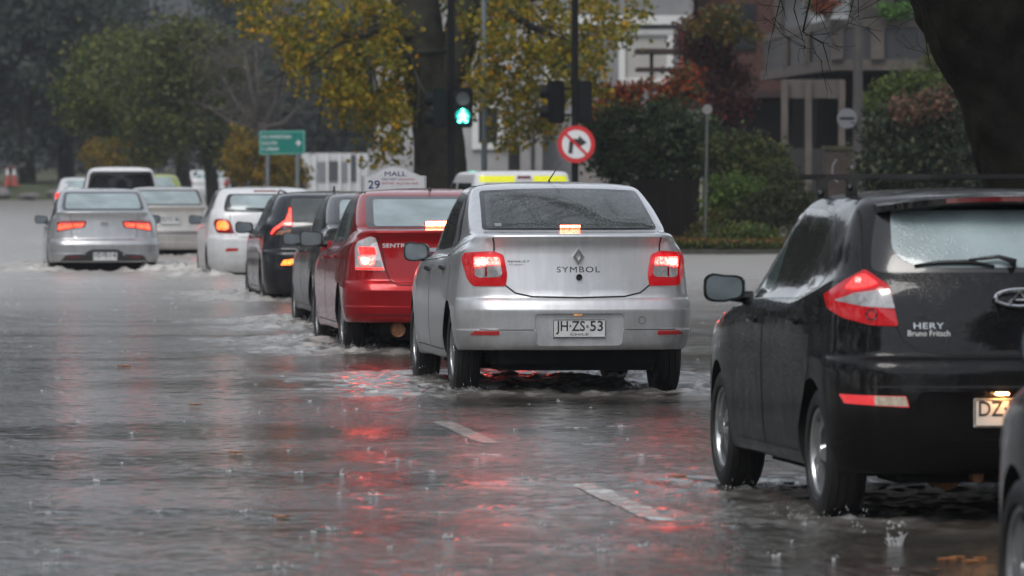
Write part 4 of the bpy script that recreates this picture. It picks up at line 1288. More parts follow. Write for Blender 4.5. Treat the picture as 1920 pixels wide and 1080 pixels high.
# ======================= white pick-up, cab seen over the saloons
def build_pickup():
    P = paint('pickup_white', (.66, .67, .67), rough=.35, mud=.3, flake=.02)
    X0, Y0 = -8.42 + .23, 120.2
    L = 5.1
    rows = [
        row(.42, 1.75, .42, .80, .40, L - .10, .06, .02, .0),
        row(.42, 1.72, .42, .84, .40, L - .05, .06, .02, .0),
        row(.60, 1.70, .60, .87, .55, L, .06, .02, .0),
        row(.85, 1.70, .85, .88, .80, L, .06, .02, .0),
        row(1.02, 1.70, 1.02, .87, .98, L - .08, .08, .02, .0),
        row(1.12, 1.70, 1.10, .85, 1.06, L - .35, .10, .03, .0),
        row(1.17, 1.71, 1.15, .83, 1.12, L - 1.25, .12, .03, .0),
        row(1.26, 1.73, 1.24, .80, 1.24, L - 1.45, .12, .03, .0),
        row(1.50, 1.80, 1.50, .745, 1.50, L - 1.85, .12, .03, .0),
        row(1.67, 1.86, 1.67, .695, 1.67, L - 2.12, .12, .03, .0),
        row(1.73, 1.92, 1.72, .655, 1.72, L - 2.22, .12, .03, .0),
        row(1.765, 2.02, 1.76, .56, 1.755, L - 2.32, .12, .02, .0),
        row(1.785, 2.25, 1.78, .32, 1.775, L - 2.5, .1, .01, .0),
        row(1.787, 2.4, 1.785, .12, 1.78, L - 2.6, .05, .0, .0),
    ]
    cb = MB(); cb.prism(rnd([(-.705, 1.305), (.705, 1.305), (.63, 1.665), (-.63, 1.665)], .05, 3), 1.2, L - .9, 'xz')
    co = cb.build('cut', mat('cab_lining', (.12, .12, .125), .8)); cm = co.data; bpy.data.objects.remove(co)
    root, B, body = car_base('pickup_truck', 'white pick-up truck with three headrests showing through its rear window', X0, Y0, 6.0, .20, rows, P, (.74, 1.05, 4.15, .37, .22, .24), archR=.42, extra_cut=[cm], z_under=.3)
    GLA = MATS.get('see_through_glass')
    if not GLA:
        GLA, nt, b = newmat('see_through_glass'); MATS['see_through_glass'] = GLA
        tr = N(nt, 'ShaderNodeBsdfTransparent'); tr.inputs['Color'].default_value = (.80, .82, .83, 1)
        gl = N(nt, 'ShaderNodeBsdfGlossy'); gl.inputs['Roughness'].default_value = .05
        lw = N(nt, 'ShaderNodeLayerWeight'); lw.inputs['Blend'].default_value = .2
        mx = N(nt, 'ShaderNodeMixShader')
        nt.links.new(lw.outputs['Fresnel'], mx.inputs['Fac']); nt.links.new(tr.outputs[0], mx.inputs[1]); nt.links.new(gl.outputs[0], mx.inputs[2])
        nt.links.new(mx.outputs[0], nt.nodes['Material Output'].inputs['Surface'])
    rwp = rnd([(-.72, 1.295), (.72, 1.295), (.64, 1.675), (-.64, 1.675)], .06)
    patch(B, 'rear_window', rwp, 'B', GLA, root, off=.003, thick=.003)
    ribbon(B, 'window_surround', [rwp + [rwp[0]]], 'B', M_SEAL, root, .035, .006)
    patch(B, 'windscreen', rnd([(-.72, 1.26), (.72, 1.26), (.64, 1.665), (-.64, 1.665)], .06), 'F', GLA, root, off=.003, thick=.003)
    SEAT = mat('seat_fabric', (.035, .03, .038), .9)
    for (x, w, h) in ((-.40, .28, .26), (.02, .22, .22), (.40, .28, .26)):
        s_ = MB(); s_.box((x, 2.25, 1.22), (w * 1.55, .16, .35), bev=.05); s_.box((x, 2.25, 1.30 + h / 2), (w, .13, h), bev=.05)
        s_.build('seat', SEAT, root, angle=50)
    # load bed
    b = MB()
    for s_ in (-1, 1):
        b.box((s_ * .80, .88, .80), (.10, 1.60, .52), bev=.02)
    b.box((0, .88, .58), (1.52, 1.6, .06))
    bd = b.build('load_bed', P, root, angle=40)
    t = MB(); t.box((0, .06, .80), (1.48, .06, .50), bev=.015); tg = t.build('tailgate', P, root, angle=40)
    plate_part(root, 'BH·VR·20', 0, -.02, .50, .36, .13, None)
    bm_ = MB(); bm_.box((0, .0, .48), (1.70, .10, .14), bev=.03); bm_.build('rear_bumper', M_CHROME, root, angle=40)
    for s_ in (-1, 1):
        q = MB(); q.box((s_ * .80, .06, .80), (.12, .06, .36), bev=.015); q.build('tail_light', M_REDLENS, root, angle=40)
        mirror_part(root, s_, s_ * .84, 3.65, 1.22, .20, .18, .12, M_BLACKPL)
        patch(B, 'side_window', rnd([(1.95, 1.26), (2.6, 1.24), (3.55, 1.22), (3.1, 1.60), (2.1, 1.62)], .05), 'L', G_DARK, root, off=.003, thick=.004, mirror=(s_ > 0))
        patch(B, 'door', rnd([(2.0, .50), (3.5, .50), (3.6, 1.10), (1.95, 1.12)], .04), 'L', P, root, off=.001, thick=.002, mirror=(s_ > 0))
    return root

# ======================= small white van with the yellow band over its rear window
def build_van():
    P = paint('van_white', (.60, .61, .62), rough=.35, mud=.2, flake=.02)
    L = 4.0
    rows = [
        row(.28, .06, .28, .80, .28, L - .08, .14, .04, .0),
        row(.32, .02, .32, .83, .32, L - .04, .14, .05, .0),
        row(.50, .0, .50, .845, .50, L, .14, .05, .0),
        row(.85, .02, .85, .85, .80, L - .04, .14, .05, .0),
        row(1.05, .05, 1.05, .845, .95, L - .25, .14, .05, .0),
        row(1.15, .07, 1.12, .835, 1.08, L - .75, .14, .05, .0),
        row(1.30, .10, 1.30, .81, 1.30, L - 1.05, .14, .05, .0),
        row(1.55, .16, 1.55, .765, 1.52, L - 1.45, .14, .05, .0),
        row(1.64, .19, 1.64, .74, 1.61, L - 1.62, .13, .05, .0),
        row(1.675, .23, 1.675, .705, 1.65, L - 1.72, .13, .04, .0),
        row(1.695, .38, 1.695, .55, 1.675, L - 1.85, .12, .03, .0),
        row(1.702, .6, 1.702, .3, 1.69, L - 2.0, .1, .01, .0),
        row(1.703, .8, 1.703, .1, 1.695, L - 2.1, .05, .0, .0),
    ]
    root, B, body = car_base('van', 'white van with a yellow band across its rear, seen over a silver roof', .22, 88.9, 11.5, .14, rows, P, (.72, .75, 3.2, .31, .18, .19), archR=.36)
    ye = mat('yellow_band', (.80, .80, .008), .35, coat=.3, var=.05, vscale=10)
    for (a, b) in ((-.70, -.13), (.13, .70)):
        patch(B, 'yellow_band', rnd([(a, 1.515), (b, 1.515), (b, 1.615), (a, 1.615)], .02), 'B', ye, root, off=.004, thick=.006)
    hb = patch(B, 'lamp_housing', rnd([(-.16, 1.545), (.16, 1.545), (.13, 1.63), (-.13, 1.63)], .02), 'B', P, root, off=.012, thick=.02)
    patch(B, 'high_brake_light', rnd([(-.115, 1.565), (.115, 1.565), (.10, 1.612), (-.10, 1.612)], .015), 'B', mat('dark_red_lens', (.11, .008, .01), .15, coat=1), hb, off=.016, thick=.006)
    patch(B, 'rear_window', rnd([(-.66, 1.08), (.66, 1.08), (.64, 1.495), (-.64, 1.495)], .05), 'B', G_DARK, root, off=.004, thick=.004)
    pair(B, 'tail_light', rnd([(-.82, .75), (-.80, 1.10), (-.70, 1.10), (-.70, .75)], .02), 'B', M_REDLENS, root, off=.006, thick=.01)
    for mir in (False, True):
        for p in ([(.45, 1.14), (1.55, 1.14), (1.55, 1.50), (.45, 1.50)], [(1.66, 1.14), (2.75, 1.14), (2.5, 1.50), (1.66, 1.50)]):
            patch(B, 'side_window', rnd(p, .04), 'L', G_DARK, root, off=.004, thick=.004, mirror=mir)
        patch(B, 'door', rnd([(1.62, .40), (2.75, .40), (2.80, 1.06), (1.62, 1.06)], .04), 'L', P, root, off=.001, thick=.002, mirror=mir)
    plate_part(root, 'FL·TR·93', 0, -.01, .6, .36, .13, None)
    for s_ in (-1, 1):
        mirror_part(root, s_, s_ * .80, 2.75, 1.15, .18, .16, .12, M_BLACKPL)
    return root

# ======================= far cars, a few pixels each
def far_car(label, X, Y, depth, P, th=6.0, sz=1.0, lamp_on=False):
    rows = hatch_rows(4.13)
    rows = scaled(rows, 1.0, 1.0, sz)
    root, B, body = car_base('hatchback_car', label, X, Y, th, depth, rows, P, (.735, .74, 3.265, .31, .19, .20), archR=.355, sub=3)
    patch(B, 'rear_window', rnd([(-.60, 1.16 * sz), (.60, 1.16 * sz), (.55, 1.43 * sz), (-.55, 1.43 * sz)], .06), 'B', G_PALE, root, off=.004, thick=.004, res=.08)
    pair(B, 'tail_light', rnd([(-.80, .92 * sz), (-.80, 1.08 * sz), (-.58, 1.10 * sz), (-.58, .92 * sz)], .03), 'B', M_TAIL if lamp_on else M_REDLENS, root, off=.008, thick=.012, res=.06)
    for mir in (False, True):
        patch(B, 'side_window', rnd([(.9, 1.12 * sz), (2.96, 1.05 * sz), (2.3, 1.37 * sz), (1.2, 1.39 * sz)], .04), 'L', G_DARK, root, off=.004, thick=.004, res=.1, mirror=mir)
    return root

# ======================= dark car nudging into the lower right corner
def build_corner_car():
    P = paint('graphite_paint', (.010, .011, .013), metal=.2, rough=.3, mud=.3, spec=.05, mudcol=(.02, .018, .016), cior=1.35)
    rows = scaled(hatch_rows(4.13), 1.0, 1.0, 1.03)
    # front-left wheel at X = 1.70, D = 19.0
    th = 7.0
    s_, c_ = math.sin(rad(th)), math.cos(rad(th))
    fy = 3.265; lx = -.80
    X0 = 1.715 - (lx * c_ - fy * s_); Y0 = 19.0 - (lx * s_ + fy * c_)
    root, B, body = car_base('hatchback_car', 'graphite car cut off by the lower right corner, front wheel and mirror showing', X0, Y0, th, .0, rows, P, (.73, .74, 3.265, .318, .20, .225), archR=.365, style='twin', spokes=6)
    pr = [(.72, 1.19), (.80, 1.13), (1.2, 1.07), (2.0, 1.05), (3.06, 1.05), (2.35, 1.425), (2.0, 1.465), (1.4, 1.465), (1.0, 1.43), (.82, 1.35)]
    p1 = [(1.04, 1.15), (1.92, 1.075), (1.92, 1.445), (1.35, 1.445), (1.04, 1.42)]
    p2 = [(2.00, 1.075), (2.96, 1.065), (2.34, 1.405), (2.00, 1.445)]
    d_r = [(.80, .72), (1.08, .42), (1.14, .30), (1.96, .30), (1.98, .97), (.98, 1.0), (.82, .9)]
    d_f = [(1.99, .30), (2.72, .30), (2.80, .60), (2.88, .95), (2.0, .97)]
    side_set(root, B, [d_r, d_f], [rnd(p1, .05), rnd(p2, .03)], G_DARK, P, [(1.12, .95), (2.14, .93)], rnd(pr, .05))
    for q in (-1, 1):
        mirror_part(root, q, q * .77, 2.62, 1.10, .19, .15, .14, P)
    pair(B, 'tail_light', rnd([(-.82, .92), (-.80, 1.12), (-.62, 1.14), (-.60, .92)], .03), 'B', M_REDLENS, root, off=.008, thick=.012)
    patch(B, 'rear_window', rnd([(-.60, 1.20), (.60, 1.20), (.55, 1.46), (-.55, 1.46)], .06), 'B', G_DARK, root, off=.004, thick=.004)
    for mir in (False, True):
        patch(B, 'headlight', rnd([(-.80, .70), (-.80, .84), (-.52, .82), (-.50, .72)], .03), 'F', M_CLEARLENS, root, off=.006, thick=.01, mirror=mir)
    return root
# ---------------------------------------------------------------- numpy meshes: leaves, water
def np_mesh(name, V, Q, m, parent=None, col=None, smooth=False, attrs=None, link_it=True):
    V = np.asarray(V, np.float32); Q = np.asarray(Q, np.int32)
    me = bpy.data.meshes.new(name)
    k = Q.shape[1]
    me.vertices.add(len(V)); me.vertices.foreach_set('co', V.ravel())
    me.loops.add(Q.size); me.loops.foreach_set('vertex_index', Q.ravel())
    me.polygons.add(len(Q))
    me.polygons.foreach_set('loop_start', np.arange(0, Q.size, k, dtype=np.int32))
    me.polygons.foreach_set('loop_total', np.full(len(Q), k, np.int32))
    if smooth: me.polygons.foreach_set('use_smooth', np.ones(len(Q), bool))
    me.update(calc_edges=True)
    if col is not None:
        a = me.color_attributes.new('leaf_colour', 'FLOAT_COLOR', 'POINT')
        c4 = np.ones((len(V), 4), np.float32); c4[:, :3] = col
        a.data.foreach_set('color', c4.ravel())
    for nm, arr in (attrs or {}).items():
        a = me.attributes.new(nm, 'FLOAT', 'POINT'); a.data.foreach_set('value', np.asarray(arr, np.float32))
    me.materials.append(m)
    o = bpy.data.objects.new(name, me)
    return link(o, parent) if link_it else o

def leaf_material():
    if 'leaf' in MATS: return MATS['leaf']
    m, nt, b = newmat('leaf'); L = nt.links.new
    at_ = N(nt, 'ShaderNodeAttribute', attribute_name='leaf_colour')
    L(at_.outputs['Color'], b.inputs['Base Color'])
    setin(b, Roughness=.5); b.inputs['Specular IOR Level'].default_value = .15
    tl = N(nt, 'ShaderNodeBsdfTranslucent'); L(at_.outputs['Color'], tl.inputs['Color'])
    mx = N(nt, 'ShaderNodeMixShader'); mx.inputs['Fac'].default_value = .3
    L(b.outputs[0], mx.inputs[1]); L(tl.outputs[0], mx.inputs[2]); L(mx.outputs[0], nt.nodes['Material Output'].inputs['Surface'])
    MATS['leaf'] = m
    return m

RNG = np.random.default_rng(11)

def leaf_cloud(name, P, size, cols, parent=None, weights=None, jitter=.25, long=1.5, link_it=True):
    """one small folded leaf face per point, each with its own colour"""
    P = np.asarray(P, float); n = len(P)
    a = RNG.normal(size=(n, 3)); a /= np.linalg.norm(a, axis=1)[:, None]
    b = RNG.normal(size=(n, 3)); b -= a * (a * b).sum(1)[:, None]; b /= np.linalg.norm(b, axis=1)[:, None]
    s = size * RNG.uniform(.6, 1.3, n)[:, None]
    V = np.stack([P - a * s * long * .5, P + b * s * .5, P + a * s * long * .5, P - b * s * .5], 1).reshape(-1, 3)
    Q = np.arange(4 * n).reshape(-1, 4)
    cols = np.asarray(cols, float)
    idx = RNG.choice(len(cols), n, p=weights)
    c = cols[idx] * RNG.uniform(1 - jitter, 1 + jitter, (n, 1))
    C = np.repeat(c, 4, 0)
    return np_mesh(name, V, Q, leaf_material(), parent, C, link_it=link_it)

def clump_points(blobs, n, clumps, clump_r, shell=.55):
    """points gathered in clumps over a set of ellipsoids (cx, cy, cz, rx, ry, rz)"""
    B_ = np.array(blobs, float)
    vol = B_[:, 3] * B_[:, 4] * B_[:, 5]; vol = vol ** .75
    bi = RNG.choice(len(B_), clumps, p=vol / vol.sum())
    d = RNG.normal(size=(clumps, 3)); d /= np.linalg.norm(d, axis=1)[:, None]
    r = RNG.uniform(shell, 1, clumps)[:, None] ** .7
    C = B_[bi, :3] + d * r * B_[bi, 3:]
    ci = RNG.choice(clumps, n)
    cr = clump_r * RNG.uniform(.5, 1.4, clumps)
    P = C[ci] + RNG.normal(size=(n, 3)) * (cr[ci] * np.array([1, 1, .75])[:, None]).T * .5
    return P

def shrub(name, label, cat, blobs, n, size, cols, weights=None, group=None, clumps=60, clump_r=.3, stems=True, bark=None, base=None):
    c = np.mean([b[:3] for b in blobs], 0)
    zb = min(b[2] - b[5] for b in blobs) if base is None else base
    root = empty(name, (c[0], c[1], zb)); tag(root, label, cat, group)
    P = clump_points(blobs, n, clumps, clump_r) - np.array([c[0], c[1], zb])
    leaf_cloud('foliage', P, size, cols, root, weights)
    if stems:
        m = MB()
        rr = random.Random(int(abs(c[0]) * 100 + n))
        for b in blobs:
            for k in range(3):
                e = Vector((b[0] + rr.uniform(-.5, .5) * b[3] - c[0], b[1] - c[1], b[2] + b[5] * .3 - zb))
                st = Vector((e.x * .3 + rr.uniform(-.1, .1), e.y, -.15))
                m.tube([st, (st + e) / 2 + Vector((rr.uniform(-.1, .1), 0, 0)), e], [.03, .02, .008], 5)
        m.build('stem', bark or mat('shrub_bark', (.05, .04, .03), .9), root)
    return root

def branch_rec(m, p, d, L, r, depth, rr, ends, droop=0.0, kids=(2, 3), spread=.55, wob=.18, minr=.004):
    pts = [p]; rs = [r]
    n = 4
    q = p.copy(); dd = d.copy()
    for i in range(n):
        dd = (dd + Vector((rr.gauss(0, wob), rr.gauss(0, wob), rr.gauss(0, wob) - droop))).normalized()
        q = q + dd * (L / n)
        pts.append(q.copy()); rs.append(max(r * (1 - .45 * (i + 1) / n), minr))
    m.tube(pts, rs, 7 if r > .05 else (5 if r > .015 else 3), cap=False)
    if depth <= 0:
        ends.append((q, dd)); return
    for k in range(rr.randint(*kids)):
        i = rr.randint(2, n)
        nd = (dd + Vector((rr.gauss(0, spread), rr.gauss(0, spread), rr.gauss(0, spread)))).normalized()
        branch_rec(m, pts[i], nd, L * rr.uniform(.55, .8), rs[i] * rr.uniform(.5, .75), depth - 1, rr, ends, droop, kids, spread, wob, minr)

BARK = mat('plane_bark', (.028, .025, .021), .75, spec=.2, var=.6, vscale=3.0, bump=1.0, bscale=10, dirt=((.045, .05, .025), .6, 1.5))
BARKDK = mat('wet_dark_bark', (.007, .0062, .0055), .7, spec=.12, var=.6, vscale=2.5, bump=1.0, bscale=9, dirt=((.016, .019, .008), .8, 1.6))
BARKGR = mat('grey_bark', (.075, .065, .057), .8, var=.4, vscale=4, bump=.5, bscale=10)

def bark_tube(m, path, radii, n=56, sub=9, amp=.06, seed=1, freq=9.0):
    """tapering trunk with ridged, lumpy bark"""
    R = pchip([tuple(p) + (r,) for p, r in zip(path, radii)], sub)
    vs = []; fs = []
    P = [Vector(r[:3]) for r in R]
    for i, p in enumerate(P):
        t = (P[min(i + 1, len(P) - 1)] - P[max(i - 1, 0)]).normalized()
        a = t.cross(Vector((0, 1, .02))).normalized(); b = t.cross(a)
        q = np.arange(n) / n * 2 * PI
        s = np.full(n, i / sub)
        w = grid_noise(np.abs(q / (2 * PI) * freq * 2 - freq) * 1.0 + 3, s * 1.1, seed) + .7 * grid_noise(np.abs(q / (2 * PI) * freq * 5 - freq * 2.5), s * 2.6, seed + 1) + .5 * grid_noise(np.abs(q / (2 * PI) * 5 - 2.5), s * .8, seed + 2)
        for k in range(n):
            rr_ = R[i][3] * (1 + amp * 2 * w[k])
            vs.append(p + (a * math.cos(q[k]) + b * math.sin(q[k])) * rr_)
    for i in range(len(P) - 1):
        for k in range(n):
            k2 = (k + 1) % n
            fs.append((i * n + k, i * n + k2, (i + 1) * n + k2, (i + 1) * n + k))
    m.add(vs, fs)

# ---------------------------------------------------------------- water and road
def grid_noise(x, y, seed):
    """smooth value noise on arrays"""
    xi = np.floor(x).astype(np.int64); yi = np.floor(y).astype(np.int64)
    xf = x - xi; yf = y - yi
    def h(a, b):
        k = (a * 374761393 + b * 668265263 + seed * 974711) & 0x7fffffff
        k = ((k ^ (k >> 13)) * 1274126177) & 0x7fffffff
        return ((k ^ (k >> 16)) & 0xffff) / 65535.0 - .5
    u = xf * xf * xf * (xf * (xf * 6 - 15) + 10); v = yf * yf * yf * (yf * (yf * 6 - 15) + 10)
    return (h(xi, yi) * (1 - u) + h(xi + 1, yi) * u) * (1 - v) + (h(xi, yi + 1) * (1 - u) + h(xi + 1, yi + 1) * u) * v

LANE = math.tan(rad(6.54))
def lane_x(D, off=0.0):
    """x of the dashed line at distance D"""
    return .69 - LANE * (D - 27.0) + off

SPLASH_AT = []
WHEELS = []   # world positions of tyres standing in the water: (x, y, strength)

def road_z(D):
    D = np.asarray(D, float)
    return -.035 - .19 * sstep(44, 88, D)

def water_height(X, D):
    deep = sstep(38, 80, D)                      # film in front, deeper flood behind
    calm = .45 + .75 * sstep(-.22, .22, grid_noise(X * .35, D * .16, 8) + .5 * grid_noise(X * .9, D * .5, 7))
    amp = (.0036 + .0092 * deep) * calm
    xa = X + .35 * grid_noise(X * .7, D * .5, 3); ya = D + .3 * grid_noise(X * .9, D * .8, 13)
    h = amp * (.9 * grid_noise(xa * 1.7, ya * .9, 1) + .8 * grid_noise(xa * 3.6, ya * 1.4, 2) + .52 * grid_noise(xa * 7.5, ya * 2.8, 4)
               + .30 * grid_noise(xa * 13, ya * 5.4, 5) + .15 * grid_noise(xa * 22, ya * 10, 15))
    h += .010 * deep * grid_noise(xa * .55, D * .35, 6)
    # dimples and rings where rain strikes
    h -= (.0022 + .0016 * deep) * np.maximum(grid_noise(X * 7, D * 5.5, 9) - .24, 0) * 4
    for (sx, sy) in SPLASH_AT:
        sel = (np.abs(D - sy) < .4) & (np.abs(X - sx) < .4)
        if sel.any():
            r = np.sqrt((X[sel] - sx) ** 2 + (D[sel] - sy) ** 2)
            h[sel] += .0042 * np.cos(r * 42) * np.exp(-(r / .16) ** 2)
    # wakes: bow waves and chop round the tyres
    for (wx, wy, st) in WHEELS:
        sel = (np.abs(D - wy) < 4.5)
        if not sel.any(): continue
        dx = (X[sel] - wx); dy = (D[sel] - wy) * .8
        r = np.sqrt(dx * dx + dy * dy)
        e = np.exp(-(r / 1.05) ** 2)
        ch = grid_noise(X[sel] * 7, D[sel] * 5, 21) + .7 * grid_noise(X[sel] * 15, D[sel] * 11, 22)
        h[sel] += st * (.07 * e * ch + .03 * np.exp(-((r - .55) / .22) ** 2))
    return h

def build_water():
    d1 = np.arange(13, 62, .056)
    d2 = np.arange(62, 135, .13)
    d3 = 135 * 1.02 ** np.arange(0, 33)
    D1 = np.concatenate([d1, d2, d3]); D1 = D1[D1 < 262]
    nc = 440
    t = np.linspace(-1, 1, nc)
    u = .36 * t + .64 * t ** 5
    D = np.repeat(D1[:, None], nc, 1)
    half = 6.0 + .19 * D
    X = u[None, :] * half - .10 * (D - 20) * .15
    H = water_height(X, D)
    V = np.stack([X, D, H], 2).reshape(-1, 3)
    nr = len(D1)
    i = np.arange(nr - 1)[:, None] * nc + np.arange(nc - 1)[None, :]
    Q = np.stack([i, i + 1, i + nc + 1, i + nc], 2).reshape(-1, 4)
    foam = np.zeros_like(X)
    for (wx, wy, st) in WHEELS:
        sel = np.abs(D - wy) < 6
        dx = (X[sel] - wx); dy = (D[sel] - wy)
        dy = np.where(dy < 0, dy * .75, dy * 1.0)
        r = np.sqrt(dx * dx + dy * dy * .6)
        foam[sel] += st * np.exp(-(r / .8) ** 2) * .9
    foam *= .55 + 1.2 * grid_noise(X * 5, D * 3, 31) + .9 * grid_noise(X * 16, D * 10, 32)
    foam = np.clip(foam, 0, 1)
    deep = sstep(36, 92, D)
    m = water_material()
    o = np_mesh('flood_water', V, Q, m, smooth=True, attrs={'foam': foam.ravel(), 'deep': deep.ravel()})
    tag(o, kind='structure')
    return o

def ripple_nodes(nt, b, strength=.5):
    """rain-pocked surface: fine ripples over longer ones, same in world space for water and painted lines"""
    L = nt.links.new
    geo = N(nt, 'ShaderNodeNewGeometry')
    mp = N(nt, 'ShaderNodeMapping'); mp.inputs['Scale'].default_value = (1, .32, 1)
    L(geo.outputs['Position'], mp.inputs['Vector'])
    n1 = N(nt, 'ShaderNodeTexNoise'); setin(n1, Scale=13.0, Detail=6.0, Roughness=.7, Distortion=.4)
    L(mp.outputs['Vector'], n1.inputs['Vector'])
    vo = N(nt, 'ShaderNodeTexVoronoi'); setin(vo, Scale=7.0)
    L(mp.outputs['Vector'], vo.inputs['Vector'])
    wv = N(nt, 'ShaderNodeMath', operation='MULTIPLY'); L(vo.outputs['Distance'], wv.inputs[0]); wv.inputs[1].default_value = 55.0
    sn = N(nt, 'ShaderNodeMath', operation='SINE'); L(wv.outputs[0], sn.inputs[0])
    fd = N(nt, 'ShaderNodeMapRange'); setin(fd, From_Min=.08, From_Max=.45, To_Min=1, To_Max=0); L(vo.outputs['Distance'], fd.inputs['Value'])
    rg = N(nt, 'ShaderNodeMath', operation='MULTIPLY'); L(sn.outputs[0], rg.inputs[0]); L(fd.outputs[0], rg.inputs[1])
    ad = N(nt, 'ShaderNodeMath', operation='MULTIPLY_ADD'); L(rg.outputs[0], ad.inputs[0]); ad.inputs[1].default_value = .16; L(n1.outputs['Fac'], ad.inputs[2])
    # calm and ruffled patches
    n2 = N(nt, 'ShaderNodeTexNoise'); setin(n2, Scale=.55, Detail=3.0)
    mp2 = N(nt, 'ShaderNodeMapping'); mp2.inputs['Scale'].default_value = (.45, 1.0, 1)
    L(geo.outputs['Position'], mp2.inputs['Vector']); L(mp2.outputs['Vector'], n2.inputs['Vector'])
    mr = N(nt, 'ShaderNodeMapRange'); setin(mr, From_Min=.36, From_Max=.62, To_Min=.35 * strength, To_Max=strength)
    L(n2.outputs['Fac'], mr.inputs['Value'])
    bp = N(nt, 'ShaderNodeBump'); setin(bp, Distance=.03)
    L(mr.outputs[0], bp.inputs['Strength']); L(ad.outputs[0], bp.inputs['Height'])
    L(bp.outputs['Normal'], b.inputs['Normal'])
    return geo, n2

def water_material():
    if 'flood_water' in MATS: return MATS['flood_water']
    m, nt, b = newmat('flood_water'); L = nt.links.new
    setin(b, Roughness=.10, IOR=1.333)
    geo, n2 = ripple_nodes(nt, b, .5)
    fo = N(nt, 'ShaderNodeAttribute', attribute_name='foam')
    de = N(nt, 'ShaderNodeAttribute', attribute_name='deep')
    sp = N(nt, 'ShaderNodeMath', operation='MULTIPLY_ADD'); L(de.outputs['Fac'], sp.inputs[0]); sp.inputs[1].default_value = .10; sp.inputs[2].default_value = .40
    L(sp.outputs[0], b.inputs['Specular IOR Level'])
    # silt, lightened where deep to imitate reflected sky; dark asphalt under the front film
    n3 = N(nt, 'ShaderNodeTexNoise'); setin(n3, Scale=.8, Detail=6.0, Roughness=.65)
    mp3 = N(nt, 'ShaderNodeMapping'); mp3.inputs['Scale'].default_value = (.5, .8, 1)
    L(geo.outputs['Position'], mp3.inputs['Vector']); L(mp3.outputs['Vector'], n3.inputs['Vector'])
    film = N(nt, 'ShaderNodeMix', data_type='RGBA'); film.inputs['A'].default_value = (.016, .0155, .015, 1); film.inputs['B'].default_value = (.070, .061, .048, 1)
    r3 = N(nt, 'ShaderNodeMapRange'); setin(r3, From_Min=.38, From_Max=.66); L(n3.outputs['Fac'], r3.inputs['Value'])
    L(r3.outputs[0], film.inputs['Factor'])
    c1 = N(nt, 'ShaderNodeMix', data_type='RGBA'); L(film.outputs['Result'], c1.inputs['A']); c1.inputs['B'].default_value = (.27, .255, .235, 1)
    L(de.outputs['Fac'], c1.inputs['Factor'])
    c2 = N(nt, 'ShaderNodeMix', data_type='RGBA'); L(c1.outputs['Result'], c2.inputs['A']); c2.inputs['B'].default_value = (.55, .53, .50, 1)
    L(fo.outputs['Fac'], c2.inputs['Factor'])
    L(c2.outputs['Result'], b.inputs['Base Color'])
    ro = N(nt, 'ShaderNodeMath', operation='MULTIPLY_ADD'); L(fo.outputs['Fac'], ro.inputs[0]); ro.inputs[1].default_value = .4
    rd = N(nt, 'ShaderNodeMath', operation='MULTIPLY_ADD'); L(de.outputs['Fac'], rd.inputs[0]); rd.inputs[1].default_value = .24; rd.inputs[2].default_value = .05
    L(rd.outputs[0], ro.inputs[2])
    L(ro.outputs[0], b.inputs['Roughness'])
    MATS['flood_water'] = m
    return m

